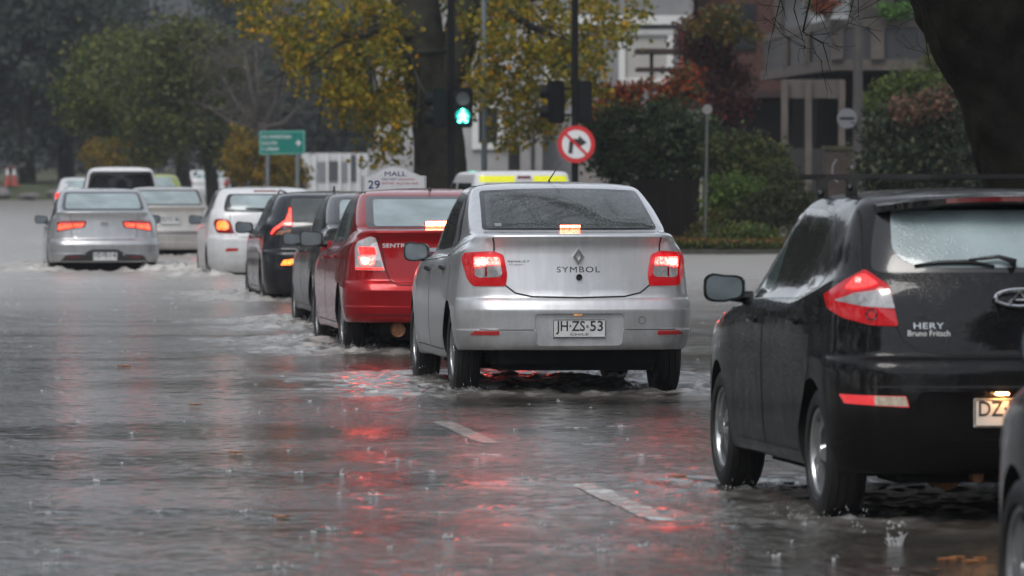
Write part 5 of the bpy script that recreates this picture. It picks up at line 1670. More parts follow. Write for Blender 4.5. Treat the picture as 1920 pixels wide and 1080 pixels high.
def build_road():
    asph = mat('wet_asphalt', (.045, .045, .046), .35, var=.3, vscale=3, bump=.3, bscale=200)
    D = np.concatenate([[-40], np.arange(0, 130, 4.0), [160, 200, 262, 300, 420, 1600]])
    X = np.array([-1500, -300, -80, -40, -20, -10, 0, 10, 20, 40, 80, 300, 1500.])
    V = np.array([(x, d, float(road_z(d)) if d < 258 else -.25) for d in D for x in X])
    nx = len(X)
    i = np.arange(len(D) - 1)[:, None] * nx + np.arange(nx - 1)[None, :]
    Q = np.stack([i, i + 1, i + nx + 1, i + nx], 2).reshape(-1, 4)
    o = np_mesh('road', V, Q, asph); tag(o, kind='structure')
    # lane dashes: worn paint with ragged edges under the same rain-pocked film
    m, nt, b = newmat('road_paint'); L = nt.links.new
    setin(b, Roughness=.10, IOR=1.333)
    geo, n2 = ripple_nodes(nt, b, .4)
    nz = N(nt, 'ShaderNodeTexNoise'); setin(nz, Scale=11.0, Detail=9.0, Roughness=.75); L(geo.outputs['Position'], nz.inputs['Vector'])
    rp = N(nt, 'ShaderNodeMapRange'); setin(rp, From_Min=.38, From_Max=.62); L(nz.outputs['Fac'], rp.inputs['Value'])
    cm = N(nt, 'ShaderNodeMix', data_type='RGBA'); cm.inputs['A'].default_value = (.20, .19, .17, 1); cm.inputs['B'].default_value = (.50, .48, .44, 1)
    L(rp.outputs[0], cm.inputs['Factor']); L(cm.outputs['Result'], b.inputs['Base Color'])
    ed = N(nt, 'ShaderNodeAttribute', attribute_name='wear')
    sb = N(nt, 'ShaderNodeMath', operation='SUBTRACT'); L(nz.outputs['Fac'], sb.inputs[0]); L(ed.outputs['Fac'], sb.inputs[1])
    al = N(nt, 'ShaderNodeMapRange'); setin(al, From_Min=.06, From_Max=.26); L(sb.outputs[0], al.inputs['Value'])
    L(al.outputs[0], b.inputs['Alpha'])
    for k in range(-2, 3):
        a = 26.8 + 7.32 * k; e = a + 2.95
        n = 70
        dd = np.linspace(a, e, n); w = .070
        xs = np.linspace(-w, w, 9); nx = 9
        DD = np.repeat(dd[:, None], nx, 1)
        XX = lane_x(DD) + xs[None, :]
        H = water_height(XX, DD) + .0026
        wear = (np.abs(xs[None, :]) / w) ** 4 * .30 + np.exp(-(DD - a) / .12) * .25 + np.exp(-(e - DD) / .12) * .25 + {1: .10, 2: .27}.get(k, .03)
        V = np.stack([XX, DD, H], 2).reshape(-1, 3)
        i = np.arange(n - 1)[:, None] * nx + np.arange(nx - 1)[None, :]
        Q = np.stack([i, i + 1, i + nx + 1, i + nx], 2).reshape(-1, 4)
        o = np_mesh('lane_dash', V, Q, m, smooth=True, attrs={'wear': (wear + 0 * DD).ravel()}); tag(o, kind='structure')

def build_ground_right():
    """pavement beyond the side street, its kerb and grass strip; the near corner where the great trunk stands"""
    conc = mat('kerb_concrete', (.055, .052, .046), .7, spec=.2, var=.35, vscale=3, bump=.3, bscale=60)
    pav = mat('wet_paving', (.10, .098, .095), .35, var=.35, vscale=1.5, bump=.2, bscale=40)
    soil = mat('verge_soil', (.050, .055, .022), .9, var=.5, vscale=5, bump=.6, bscale=30)
    edge = [(60, 104.7), (-1.2, 104.7), (-2.2, 104.95), (-2.9, 105.6), (-3.25, 106.6), (-3.4, 108.0), (-20.0, 253.0)]
    m = MB()
    for a, b in zip(edge[:-1], edge[1:]):
        a = Vector((*a, 0)); b = Vector((*b, 0)); d = b - a
        m.box(((a + b) / 2 + Vector((0, 0, -.05))), (d.length + .01, .17, .27), rz=math.atan2(d.y, d.x), bev=.02)
    tag(m.build('kerb', conc), kind='structure')
    inn = [(60, 104.78), (-1.2, 104.78), (-2.15, 105.02), (-2.83, 105.65), (-3.17, 106.63), (-3.32, 108.0), (-19.9, 253.0), (-19.9, 330), (60, 330)]
    m = MB(); m.prism(inn[::-1], -.25, .10, 'xy'); tag(m.build('pavement', pav), kind='structure')
    n = 80; V = []; ds = [105.0, 105.6, 106.6, 107.8, 109.2, 110.8, 112.4, 113.5]
    for r, d in enumerate(ds):
        for k in range(n + 1):
            V.append((.6 + 59 * (k / n) ** 1.6, d, .104 + .05 * (0 < r < 7) + random.uniform(0, .05) * (0 < r < 7)))
    nx = n + 1
    i = np.arange(len(ds) - 1)[:, None] * nx + np.arange(n)[None, :]
    Q = np.stack([i, i + 1, i + nx + 1, i + nx], 2).reshape(-1, 4)
    tag(np_mesh('grass_strip', V, Q, soil, smooth=True), kind='structure')
    # near corner
    poly = [(5.6, 14), (4.4, 25), (3.6, 34), (3.15, 40), (3.05, 44), (3.3, 46.5), (4.2, 48), (60, 48), (60, 14)]
    m = MB(); m.prism(poly, -.2, .10, 'xy'); tag(m.build('corner_pavement', pav), kind='structure')
    # left verge at the end of the flooded stretch
    n = 60
    prof = [(253.5, -.3), (253.6, .10), (254.4, .13), (257, .35), (262, .62), (280, .8), (420, 1.2)]
    V = []; 
    for (d, z) in prof:
        for k in range(n + 1):
            x = -90 + 70.2 * k / n
            V.append((x, d + .5 * math.sin(k * .9) * (d < 256), z + .06 * math.sin(k * 1.7 + d)))
    nx = n + 1
    i = np.arange(len(prof) - 1)[:, None] * nx + np.arange(n)[None, :]
    Q = np.stack([i, i + 1, i + nx + 1, i + nx], 2).reshape(-1, 4)
    o = np_mesh('grass_verge', V, Q, mat('verge_grass', (.05, .062, .025), .9, var=.5, vscale=1.2, bump=.5, bscale=12)); tag(o, kind='structure')
    # hills that close the view, their unseen height added to darken water reflections
    V = []; nx = 81
    rowsD = [430, 440, 460, 500, 560, 640, 760, 900]
    for r, d in enumerate(rowsD):
        for k in range(nx):
            x = -260 + 520 * k / (nx - 1)
            base = [0, 18, 37, 60, 81, 100, 113, 80][r]
            z = base * (.85 + .30 * math.sin(x * .021 + 1) + .12 * math.sin(x * .09 + r)) + (random.uniform(-1, 1) * 3.0 if r else 0)
            V.append((x, d, z - .3))
    i = np.arange(len(rowsD) - 1)[:, None] * nx + np.arange(nx - 1)[None, :]
    Q = np.stack([i, i + 1, i + nx + 1, i + nx], 2).reshape(-1, 4)
    o = np_mesh('hillside', V, Q, mat('wooded_hill', (.050, .054, .058), .95, var=.7, vscale=.09, coords='Object'), smooth=True); tag(o, kind='structure')  # hill colour lightened to imitate mist
# ---------------------------------------------------------------- trees
YEL = [(.28, .19, .012), (.22, .165, .014), (.13, .125, .014), (.075, .092, .014), (.36, .17, .010)]
YW = [.20, .24, .29, .21, .06]
GRN = [(.070, .085, .030), (.10, .11, .034), (.16, .155, .04), (.045, .058, .028)]  # raised a little in place of thicker haze
GW = [.35, .3, .15, .2]
DKG = [(.034, .047, .040), (.046, .060, .048), (.058, .068, .048)]  # lightened so the leaf colour carries part of the haze

def build_yellow_tree():
    root = empty('plane_tree', (-1.45, 112, .10)); tag(root, 'big forked tree with yellow and green autumn leaves behind the lit pedestrian signal', 'tree')
    o0 = Vector((-1.45, 112, .10))
    m = MB(); rr = random.Random(5)
    tr = [(0, 0, -.3), (0, 0, .3), (.02, 0, 1.0), (.02, .0, 1.8), (-.06, 0, 2.6), (-.16, 0, 3.3)]
    bark_tube(m, tr, [.75, .60, .52, .48, .50, .55], seed=4)
    ends = []
    l1 = [Vector(p) for p in [(-.22, 0, 3.2), (-.38, 0, 4.2), (-.55, .1, 5.4), (-.9, .2, 7.2), (-1.4, .3, 9.0)]]
    bark_tube(m, l1, [.44, .46, .42, .33, .2], 40, seed=6)
    l2 = [Vector(p) for p in [(.02, 0, 3.0), (.34, .1, 3.75), (.50, .2, 4.6), (.75, .4, 6.0), (1.4, .6, 8.5)]]
    bark_tube(m, l2, [.40, .34, .29, .25, .15], 40, seed=8)
    for src in (l1, l2):
        for k in range(7):
            i = rr.randint(1, len(src) - 1)
            branch_rec(m, src[i], Vector((rr.uniform(-1, 1), rr.uniform(-1, .6), rr.uniform(-.2, .6))).normalized(), rr.uniform(2.0, 3.5), .09, 2, rr, ends, droop=.06)
    for (x, z) in ((-3.0, 3.6), (-2.2, 3.0), (1.8, 3.4), (2.6, 3.8)):
        a = l1[1] if x < 0 else l2[1]
        e = Vector((x, rr.uniform(-1, .5), z))
        m.tube([a, (a + e) / 2 + Vector((0, 0, .7)), e, e + Vector((.15 * (1 if x > 0 else -1), 0, -.8))], [.07, .045, .025, .008], 6)
    tk = m.build('trunk', BARK, root, smooth=True)
    # crown: the big mass above and the curtains of leaves that hang into the picture on both sides
    def px(x, y, D=112): return at(x, y, D) - o0
    blobs = [(-1.2, .5, 9.0, 6.0, 5.0, 4.2)]
    P = clump_points(blobs, 9000, 160, .8)
    cur = []
    curtain = [  # px, py, rx px, ry px, share
        (545, 25, 75, 50, 1.5), (600, 70, 70, 60, 2.0), (660, 40, 80, 60, 2.4), (720, 60, 50, 70, 1.8), (615, 140, 65, 55, 1.7), (680, 130, 70, 60, 2.2), (735, 150, 30, 70, 1.7), (740, 90, 22, 60, .9),
        (700, 200, 55, 45, 1.5), (725, 250, 40, 40, 1.5), (665, 190, 40, 40, .8), (460, 0, 60, 25, .8), (715, 295, 28, 18, .35), (560, 80, 30, 40, .5),
        (930, 40, 60, 60, 1.8), (1000, 60, 70, 70, 2.2), (1070, 50, 70, 60, 2.0), (1130, 60, 50, 50, .9), (950, 130, 55, 60, 1.7), (1020, 150, 60, 60, 1.8), (1080, 140, 50, 50, 1.1),
        (940, 200, 40, 45, 1.0), (1000, 215, 50, 40, 1.1), (900, 90, 35, 70, 1.3), (905, 170, 30, 60, .9), (1150, 25, 60, 35, .7), (965, 255, 30, 20, .4), (1120, 120, 35, 40, .5), (840, 30, 35, 40, .5), (1190, 20, 40, 20, .3)]
    tot = sum(c[4] for c in curtain)
    for (x, y, rx, ry, sh) in curtain:
        n = int(15000 * sh / tot)
        nc = max(5, n // 55)
        cx = x + RNG.uniform(-1, 1, nc) * rx; cy = y + RNG.uniform(-1, 1, nc) * ry; dd = 112 + RNG.uniform(-3.5, 2.0, nc)
        ci = RNG.choice(nc, n)
        for k in range(n):
            q = px(cx[ci[k]], cy[ci[k]], dd[ci[k]])
            cur.append((q.x + RNG.normal() * .15, q.y + RNG.normal() * .3, q.z + RNG.normal() * .13))
    P = np.vstack([P, np.array(cur)])
    leaf_cloud('crown', P, .09, YEL, root, YW, jitter=.35, long=1.3)
    return root

def build_black_tree():
    """great dark trunk on the near corner, bare drooping twigs over the street"""
    o0 = Vector((6.95, 75, .10)); k_ = 43 / 75
    root = empty('bare_tree', Vector((o0.x * k_, 43, EYE + (o0.z - EYE) * k_))); root.scale = (k_, k_, k_); tag(root, 'great black leaning trunk at the right edge with bare twigs drooping from it', 'tree')
    m = MB(); rr = random.Random(3)
    bark_tube(m, [(.34, 0, -2.4), (.28, 0, -.4), (.22, 0, .2), (.12, 0, .9), (-.02, 0, 1.8), (-.22, 0, 2.5), (-.42, 0, 3.1), (-.54, 0, 3.7), (-.72, 0, 4.5), (-.8, 0, 5.4)], [1.4, 1.05, .95, .86, .84, .86, .93, 1.05, 1.15, .9], 72, seed=21, amp=.05, freq=12)
    la = [Vector(p) for p in [(-.6, 0, 3.2), (-1.1, -.2, 4.3), (-2.0, -.6, 5.5), (-3.4, -1.5, 6.8), (-5.2, -3, 8.2), (-7.0, -6, 9.4)]]
    bark_tube(m, la, [.62, .50, .40, .30, .2, .1], 36, seed=23)
    lb = [Vector(p) for p in [(-.2, 0, 3.3), (.5, -.4, 4.8), (.9, -1.5, 6.5), (.4, -4, 8.6), (-1.2, -8, 10.4), (-2.5, -13, 11.6)]]
    bark_tube(m, lb, [.75, .55, .42, .3, .2, .1], 36, seed=25)
    lc = [Vector(p) for p in [(-.3, 0, 3.6), (-.35, .4, 4.8), (-.9, 2.2, 7.0), (-2.2, 5, 9.5), (-3.6, 9, 12.5), (-5.6, 14, 15.5), (-7.5, 20, 19.5)]]
    m.tube(lc, [.6, .52, .45, .38, .30, .2, .1], 14)
    ld = [Vector(p) for p in [(-1.8, 5, 8.0), (-4.5, 8, 13.0), (-6.5, 12, 18.0), (-8.5, 15, 23.0)]]
    m.tube(ld, [.35, .25, .16, .08], 12)
    tk = m.build('trunk', BARKDK, root, smooth=True)
    b = MB(); ends = []
    for src, n in ((la[2:], 9), (lb[2:], 16), (lc[3:], 46), (ld, 44)):
        for k in range(n):
            i = rr.randint(1, len(src) - 1)
            p = src[i] + (src[i - 1] - src[i]) * rr.random()
            branch_rec(b, p, Vector((rr.uniform(-1, 1), rr.uniform(-1, .6), rr.uniform(-.1, .9))).normalized(), rr.uniform(2.2, 4.2), .045, 3, rr, ends, droop=.02, minr=.005)
    # twigs that reach into the picture
    for (x0, y0, x1, y1, D) in ((1490, -60, 1440, 95, 70), (1500, -40, 1510, 90, 70), (1505, 60, 1560, 145, 69), (1640, -60, 1585, 60, 71), (1690, -40, 1740, 110, 72), (1600, -50, 1610, 40, 71), (1450, -40, 1475, 40, 70), (1720, 0, 1745, 130, 73), (1560, -40, 1530, 40, 70)):
        a = at(x0, y0, D) - o0; c = at(x1, y1, D) - o0
        mid = (a + c) / 2 + Vector((rr.uniform(-.12, .12), 0, rr.uniform(0, .15)))
        b.tube([a + Vector((.2, .1, .9)), a, mid, c], [.018, .012, .008, .0035], 5)
        for k in range(5):
            t = rr.random(); p = a + (c - a) * t
            branch_rec(b, p, Vector((rr.uniform(-1, 1), rr.uniform(-.4, .4), rr.uniform(-.5, .5))).normalized(), rr.uniform(.25, .5), .0055, 1, rr, ends, droop=.0, minr=.003, wob=.07, spread=.4)
    b.build('twigs', BARKDK, root)
    return root

def broadleaf(name, label, base, h, blobs, n, size, cols, w, trunk_r, bark=BARK, group=None, clumps=120, clump_r=.8, lean=(0, 0)):
    o0 = Vector(base)
    root = empty(name, o0); tag(root, label, 'tree', group)
    m = MB(); rr = random.Random(int(abs(base[0]) * 37 + n)); ends = []
    top = Vector((lean[0], lean[1], h))
    m.tube([(0, 0, -.4), (0, 0, .1), tuple(top * .5 + Vector((rr.uniform(-.1, .1), 0, 0))), tuple(top)], [trunk_r * 1.4, trunk_r, trunk_r * .85, trunk_r * .7], 12)
    for b in blobs:
        e = Vector(b[:3])
        m.tube([top * .9, (top + e) / 2 + Vector((rr.uniform(-.3, .3), rr.uniform(-.3, .3), .2)), e], [trunk_r * .55, trunk_r * .35, trunk_r * .12], 8)
        for k in range(3):
            branch_rec(m, e, Vector((rr.uniform(-1, 1), rr.uniform(-1, 1), rr.uniform(-.2, 1))).normalized(), b[3] * .9, trunk_r * .12, 1, rr, ends)
    m.build('trunk', bark, root, smooth=True)
    P = clump_points(blobs, n, clumps, clump_r)
    leaf_cloud('crown', P, size, cols, root, w)
    return root

def build_far_trees():
    # two green street trees, crown in front of the hills
    b1 = at(345, 372, 192); b1.z = .1
    def bl(base, lst, D):
        out = []
        for (x, y, rx, ry, ryy) in lst:
            p = at(x, y, D) - base
            s = FPX / D
            out.append((p.x, RNG.uniform(-.6, .6), p.z, rx / s, ryy, ry / s))
        return out
    broadleaf('street_tree', 'wide green crowned tree left of the bare one, its leaning trunk behind the white hatchback', at(402, 395, 190) * 1 + Vector((0, 0, 0)), 2.4,
              bl(at(402, 395, 190), [(330, 190, 90, 60, 2.2), (400, 230, 70, 60, 2.0), (260, 130, 90, 60, 2.4), (370, 120, 90, 60, 2.4), (300, 240, 60, 40, 1.8), (430, 280, 40, 35, 1.2), (345, 75, 70, 35, 2.0)], 190),
              15000, .12, GRN, GW, .26, lean=(-.25, 0), clumps=130, clump_r=.7)
    broadleaf('street_tree', 'green tree with pale tips, foremost on the left over the white pick-up', at(348, 385, 198), 2.2,
              bl(at(348, 385, 198), [(185, 160, 70, 70, 2.2), (240, 200, 60, 50, 2.0), (165, 215, 40, 35, 1.6), (220, 105, 70, 40, 2.0), (300, 190, 60, 60, 2.0), (285, 270, 45, 30, 1.4)], 198),
              12000, .12, [(.045, .070, .020), (.075, .10, .024), (.15, .155, .03), (.030, .048, .018)], [.3, .3, .2, .2], .30, clumps=110, clump_r=.7)
    # leafless spreading tree
    o0 = at(492, 372, 186); o0.z = .1
    root = empty('bare_tree', o0); tag(root, 'grey leafless tree with a spreading net of twigs beside the green street trees', 'tree')
    m = MB(); rr = random.Random(12); ends = []
    m.tube([(0, 0, -.3), (0, 0, 1.0), (-.05, 0, 2.3), (-.02, 0, 2.9)], [.28, .22, .19, .17], 10)
    for (x, y) in ((420, 150), (455, 90), (520, 170), (560, 200), (480, 80), (390, 200), (540, 110)):
        e = at(x, y, 186) - o0; e.y = rr.uniform(-1.2, 1.2)
        mid = Vector((e.x * .55, e.y * .5, (2.8 + e.z) * .5 - .25))
        m.tube([(-.02, 0, 2.7), tuple(mid), tuple(e)], [.12, .08, .035], 7)
        for k in range(7):
            t = rr.uniform(.35, 1); p = mid + (e - mid) * t
            branch_rec(m, p, Vector((rr.uniform(-1, 1), rr.uniform(-1, 1), rr.uniform(-.3, .9))).normalized(), rr.uniform(.9, 1.5), .028, 3, rr, ends, droop=.02, minr=.008, spread=.6)
    m.build('trunk', BARKGR, root, smooth=True)
    P = np.array([e[0] for e in ends])
    P = P[RNG.choice(len(P), min(len(P), 900))] + RNG.normal(size=(min(len(P), 900), 3)) * .15
    leaf_cloud('crown', P, .05, [(.12, .085, .06), (.09, .07, .055), (.10, .09, .04)], root)
    # tall dark trees that end the street on the left
    for k, (x, D, h, lab) in enumerate(((-20, 268, 15, 'tall dark evergreen cut off by the left edge'), (52, 264, 17, 'tall dark evergreen whose trunk rises between the boulders'), (125, 272, 14, 'dark evergreen just right of the boulders, behind the pick-up'),
                                        (225, 290, 10, 'dark rounded tree far behind the white pick-up roof'), (600, 285, 9, 'dark tree far behind the direction sign'), (430, 310, 12, 'dark far tree above the bare tree'), (700, 300, 12, 'dark far tree behind the yellow leaves'))):
        p = at(x, 350, D); p.z = .5
        r = h * .26
        broadleaf('evergreen_tree', lab, p, h * .35, [(0, 0, h * .30, r * .9, r * .8, h * .2), (RNG.uniform(-.5, .5), 0, h * .52, r, r, h * .25), (RNG.uniform(-.5, .5), 0, h * .78, r * .7, r * .7, h * .22), (-r * .6, 0, h * .45, r * .6, r * .6, h * .16), (r * .6, 0, h * .42, r * .6, r * .6, h * .16)],
                  9000, .26, DKG, None, .42, BARKDK, 'dark trees at the end of the street', clumps=120, clump_r=1.3)
    # far wood behind everything
    W = []
    for k in range(46):
        x = -62 + k * 2.0 + RNG.uniform(-1, 1); y = RNG.uniform(330, 380); hh = RNG.uniform(7, 13)
        W.append((x, y, hh * .5, 3.2, 3, hh * .5))
    P = clump_points(W, 26000, 420, 1.6, shell=.3)
    o = leaf_cloud('distant_wood', P, .42, [(.046, .052, .052), (.058, .058, .062), (.050, .058, .048), (.075, .066, .07)], None)  # leaf colours lightened to imitate mist
    tag(o, kind='stuff')
    # yellow bushes under the trees
    for (x, y, D, rx, ry, lab, n) in ((480, 310, 175, 50, 45, 'yellow leaved bush left of the direction sign posts', 3000), (535, 320, 178, 35, 35, 'yellow leaved bush between the posts of the direction sign', 2200), (235, 290, 215, 50, 38, 'orange yellow bush behind the roof of the pick-up', 2600), (440, 285, 178, 25, 50, 'slim yellow sapling behind the white hatchback', 1300), (180, 290, 225, 30, 30, 'brownish bush behind the left corner of the pick-up cab', 1200)):
        c = at(x, y, D); s = FPX / D
        shrub('autumn_bush', lab, 'bush', [(c.x, D, c.z, rx / s, .6, ry / s), (c.x + rx / s * .5, D + .3, c.z - ry / s * .4, rx / s * .7, .5, ry / s * .7)], n, .085,
              [(.22, .14, .014), (.26, .15, .014), (.13, .11, .02), (.08, .08, .02)], group='yellow bushes along the street', clumps=45, clump_r=.25, base=.05)

# ---------------------------------------------------------------- hedges, fence, verge on the right
def build_right_garden():
    def px(x, y, D): return at(x, y, D)
    def bl(lst, D, ryy=.6):
        s = FPX / D; out = []
        for (x, y, rx, ry) in lst:
            p = px(x, y, D); out.append((p.x, D + RNG.uniform(-.2, .2), p.z, rx / s, ryy, ry / s))
        return out
    DK = [(.018, .034, .016), (.028, .048, .02), (.045, .070, .026), (.07, .09, .035)]
    shrub('hedge', 'dark green hedge above the brown fence, right of the no right turn sign', 'hedge', bl([(1160, 250, 60, 45), (1240, 240, 65, 45), (1295, 260, 50, 50), (1180, 300, 70, 40), (1260, 305, 70, 40)], 114.5, .8), 11000, .075, DK, [.3, .35, .25, .1], clumps=130, clump_r=.28, base=.1)
    shrub('creeper_hedge', 'orange red creeper over the pale garden wall, above the dark green hedge', 'hedge', bl([(1150, 195, 45, 30), (1215, 185, 55, 30), (1270, 180, 45, 35), (1120, 215, 30, 30), (1290, 160, 25, 30)], 118.5, .35), 5200, .075,
          [(.24, .045, .018), (.30, .08, .02), (.16, .03, .018), (.10, .10, .03), (.05, .07, .03)], [.32, .22, .18, .13, .15], clumps=80, clump_r=.22, base=.1, stems=False)
    m = MB(); m.box((px(1200, 0, 119).x, 119.1, 1.45), (2.6, .25, 2.7)); tag(m.build('garden_wall', mat('pale_wall', (.34, .31, .29), .8, var=.25, vscale=3)), 'pale garden wall half covered by orange creeper', 'wall')
    shrub('vine', 'dark red vine hanging down the balcony beside the pergola', 'vine', bl([(1330, 90, 45, 45), (1350, 150, 50, 50), (1310, 60, 35, 30), (1365, 200, 40, 30), (1325, 215, 35, 28)], 132, .6), 7000, .085,
          [(.055, .014, .016), (.08, .02, .018), (.035, .014, .014), (.14, .025, .02), (.06, .05, .02)], [.35, .25, .2, .1, .1], clumps=110, clump_r=.32, base=.3)
    shrub('climber', 'green and ochre climber over the top of the dark red vine', 'vine', bl([(1335, 50, 50, 25), (1385, 65, 40, 25), (1360, 25, 30, 20)], 131, .4), 2200, .07, [(.05, .065, .02), (.10, .085, .02), (.16, .09, .02)], clumps=40, clump_r=.25, base=2.5, stems=False)
    shrub('bush', 'round olive green bush right of the thin grey post', 'bush', bl([(1420, 300, 55, 45), (1375, 290, 50, 40), (1450, 340, 50, 40)], 113, .7), 7500, .06, [(.028, .046, .016), (.048, .066, .02), (.075, .085, .025), (.12, .10, .026)], [.35, .3, .25, .1], clumps=100, clump_r=.24, base=.1)
    shrub('bush', 'bright green low bush behind the thin grey post', 'bush', bl([(1368, 358, 42, 34), (1405, 380, 50, 46), (1350, 400, 38, 34)], 110.2, .55), 6800, .05, [(.07, .12, .022), (.11, .16, .03), (.04, .07, .018)], clumps=70, clump_r=.18, base=.1)
    shrub('bush', 'dark mixed bush low in front, left of the black hatchback', 'bush', bl([(1440, 400, 50, 45), (1480, 370, 45, 50), (1400, 425, 45, 25)], 109.5, .5), 5200, .05, [(.022, .034, .014), (.05, .05, .018), (.035, .04, .02)], clumps=70, clump_r=.2, base=.1)
    shrub('bush', 'light green ground cover spilling over the kerb between the silver saloon and black hatchback', 'bush', bl([(1390, 440, 60, 14), (1450, 446, 40, 12)], 107.5, .4), 2600, .05, [(.06, .10, .022), (.09, .13, .03), (.12, .11, .03), (.04, .06, .02)], clumps=50, clump_r=.16, base=.1, stems=False)
    shrub('bush', 'yellowish sprig at the foot of the thin grey post', 'bush', bl([(1335, 420, 22, 25), (1310, 435, 25, 12)], 109.2, .3), 1300, .045, [(.10, .085, .02), (.05, .055, .018)], clumps=30, clump_r=.12, base=.1)
    shrub('hedge', 'large glossy leaved hedge with brownish top, left of the black trunk', 'hedge', bl([(1700, 260, 70, 45), (1765, 250, 60, 60), (1690, 310, 70, 40), (1780, 310, 60, 50)], 112, .8), 9500, .085, [(.016, .030, .016), (.030, .046, .022), (.07, .085, .045), (.12, .12, .07)], [.36, .32, .2, .12], clumps=80, clump_r=.34, base=.1)
    shrub('hedge', 'pinkish brown leafy top of the hedge beside the black trunk', 'hedge', bl([(1720, 205, 55, 25), (1780, 195, 50, 28)], 111.8, .6), 3600, .075, [(.14, .07, .045), (.19, .10, .07), (.09, .055, .035), (.05, .06, .03)], clumps=60, clump_r=.22, base=2.0, stems=False)
    shrub('shrub', 'bright yellow green shrub standing behind the pinkish hedge top', 'shrub', bl([(1700, 165, 50, 25), (1750, 160, 55, 25), (1650, 190, 30, 20)], 118, .7), 3600, .075, [(.07, .10, .022), (.10, .13, .03), (.05, .07, .02)], clumps=60, clump_r=.28, base=.1)
    # brown paling fence
    m = MB(); x0, x1, D = px(1185, 0, 112.6).x, px(1312, 0, 112.6).x, 112.6
    n = int((x1 - x0) / .115)
    rr = random.Random(4)
    f = empty('board_fence', ((x0 + x1) / 2, D, .1)); tag(f, 'dark brown upright board fence below the dark green hedge', 'fence')
    for k in range(n):
        x = x0 + (k + .5) * (x1 - x0) / n
        m.box((x - (x0 + x1) / 2, rr.uniform(-.006, .006) + (.05 if k % 2 else 0), .62 + rr.uniform(-.01, .01)), (.122, .022, 1.26))
    m.build('boards', mat('fence_board', (.008, .0062, .005), .7, spec=.1, var=.5, vscale=2.5, bump=.4, bscale=14), f)
    m = MB()
    for z in (.3, 1.05): m.box((0, .082, z), (x1 - x0, .03, .08))
    m.build('rails', mat('fence_board', ()), f)
    # fallen leaves on the verge
    P = np.stack([RNG.uniform(1.8, 7.5, 5200), 104.7 + RNG.beta(1.0, 1.8, 5200) * 6.9, np.full(5200, .19) + RNG.uniform(-.02, .05, 5200)], 1)
    o = leaf_cloud('fallen_leaves', P, .055, [(.16, .045, .02), (.20, .08, .02), (.10, .035, .02), (.07, .05, .02), (.24, .11, .02)], None); tag(o, kind='stuff')
    P = np.stack([RNG.uniform(1.2, 9, 34000), 104.62 + RNG.beta(.9, 1.6, 34000) * 7.4, np.full(34000, .10) + RNG.uniform(0, .12, 34000)], 1)
    o = leaf_cloud('grass', P, .035, [(.05, .065, .015), (.07, .08, .02), (.035, .045, .015)], None, long=4.0); tag(o, kind='stuff')

# ---------------------------------------------------------------- street furniture
M_POLEBLK = mat('black_pole', (.004, .0045, .005), .6, spec=.15)
M_POLEGRY = mat('galvanised_pole', (.15, .175, .19), .6, metal=.2, var=.15, vscale=5)
M_SIGRED = mat('sign_red_film', (.50, .018, .022), .35, coat=.4)
M_SIGWHT = mat('sign_white_film', (.62, .62, .63), .35, coat=.4)
M_SIGBLK = mat('sign_black_film', (.012, .012, .013), .4)

def disc(m, r, y0, y1, n=40, r0=0.0, c=(0, 0)):
    pts = [(c[0] + r * math.cos(2 * PI * k / n), c[1] + r * math.sin(2 * PI * k / n)) for k in range(n)]
    m.prism(pts, y0, y1, 'xz')

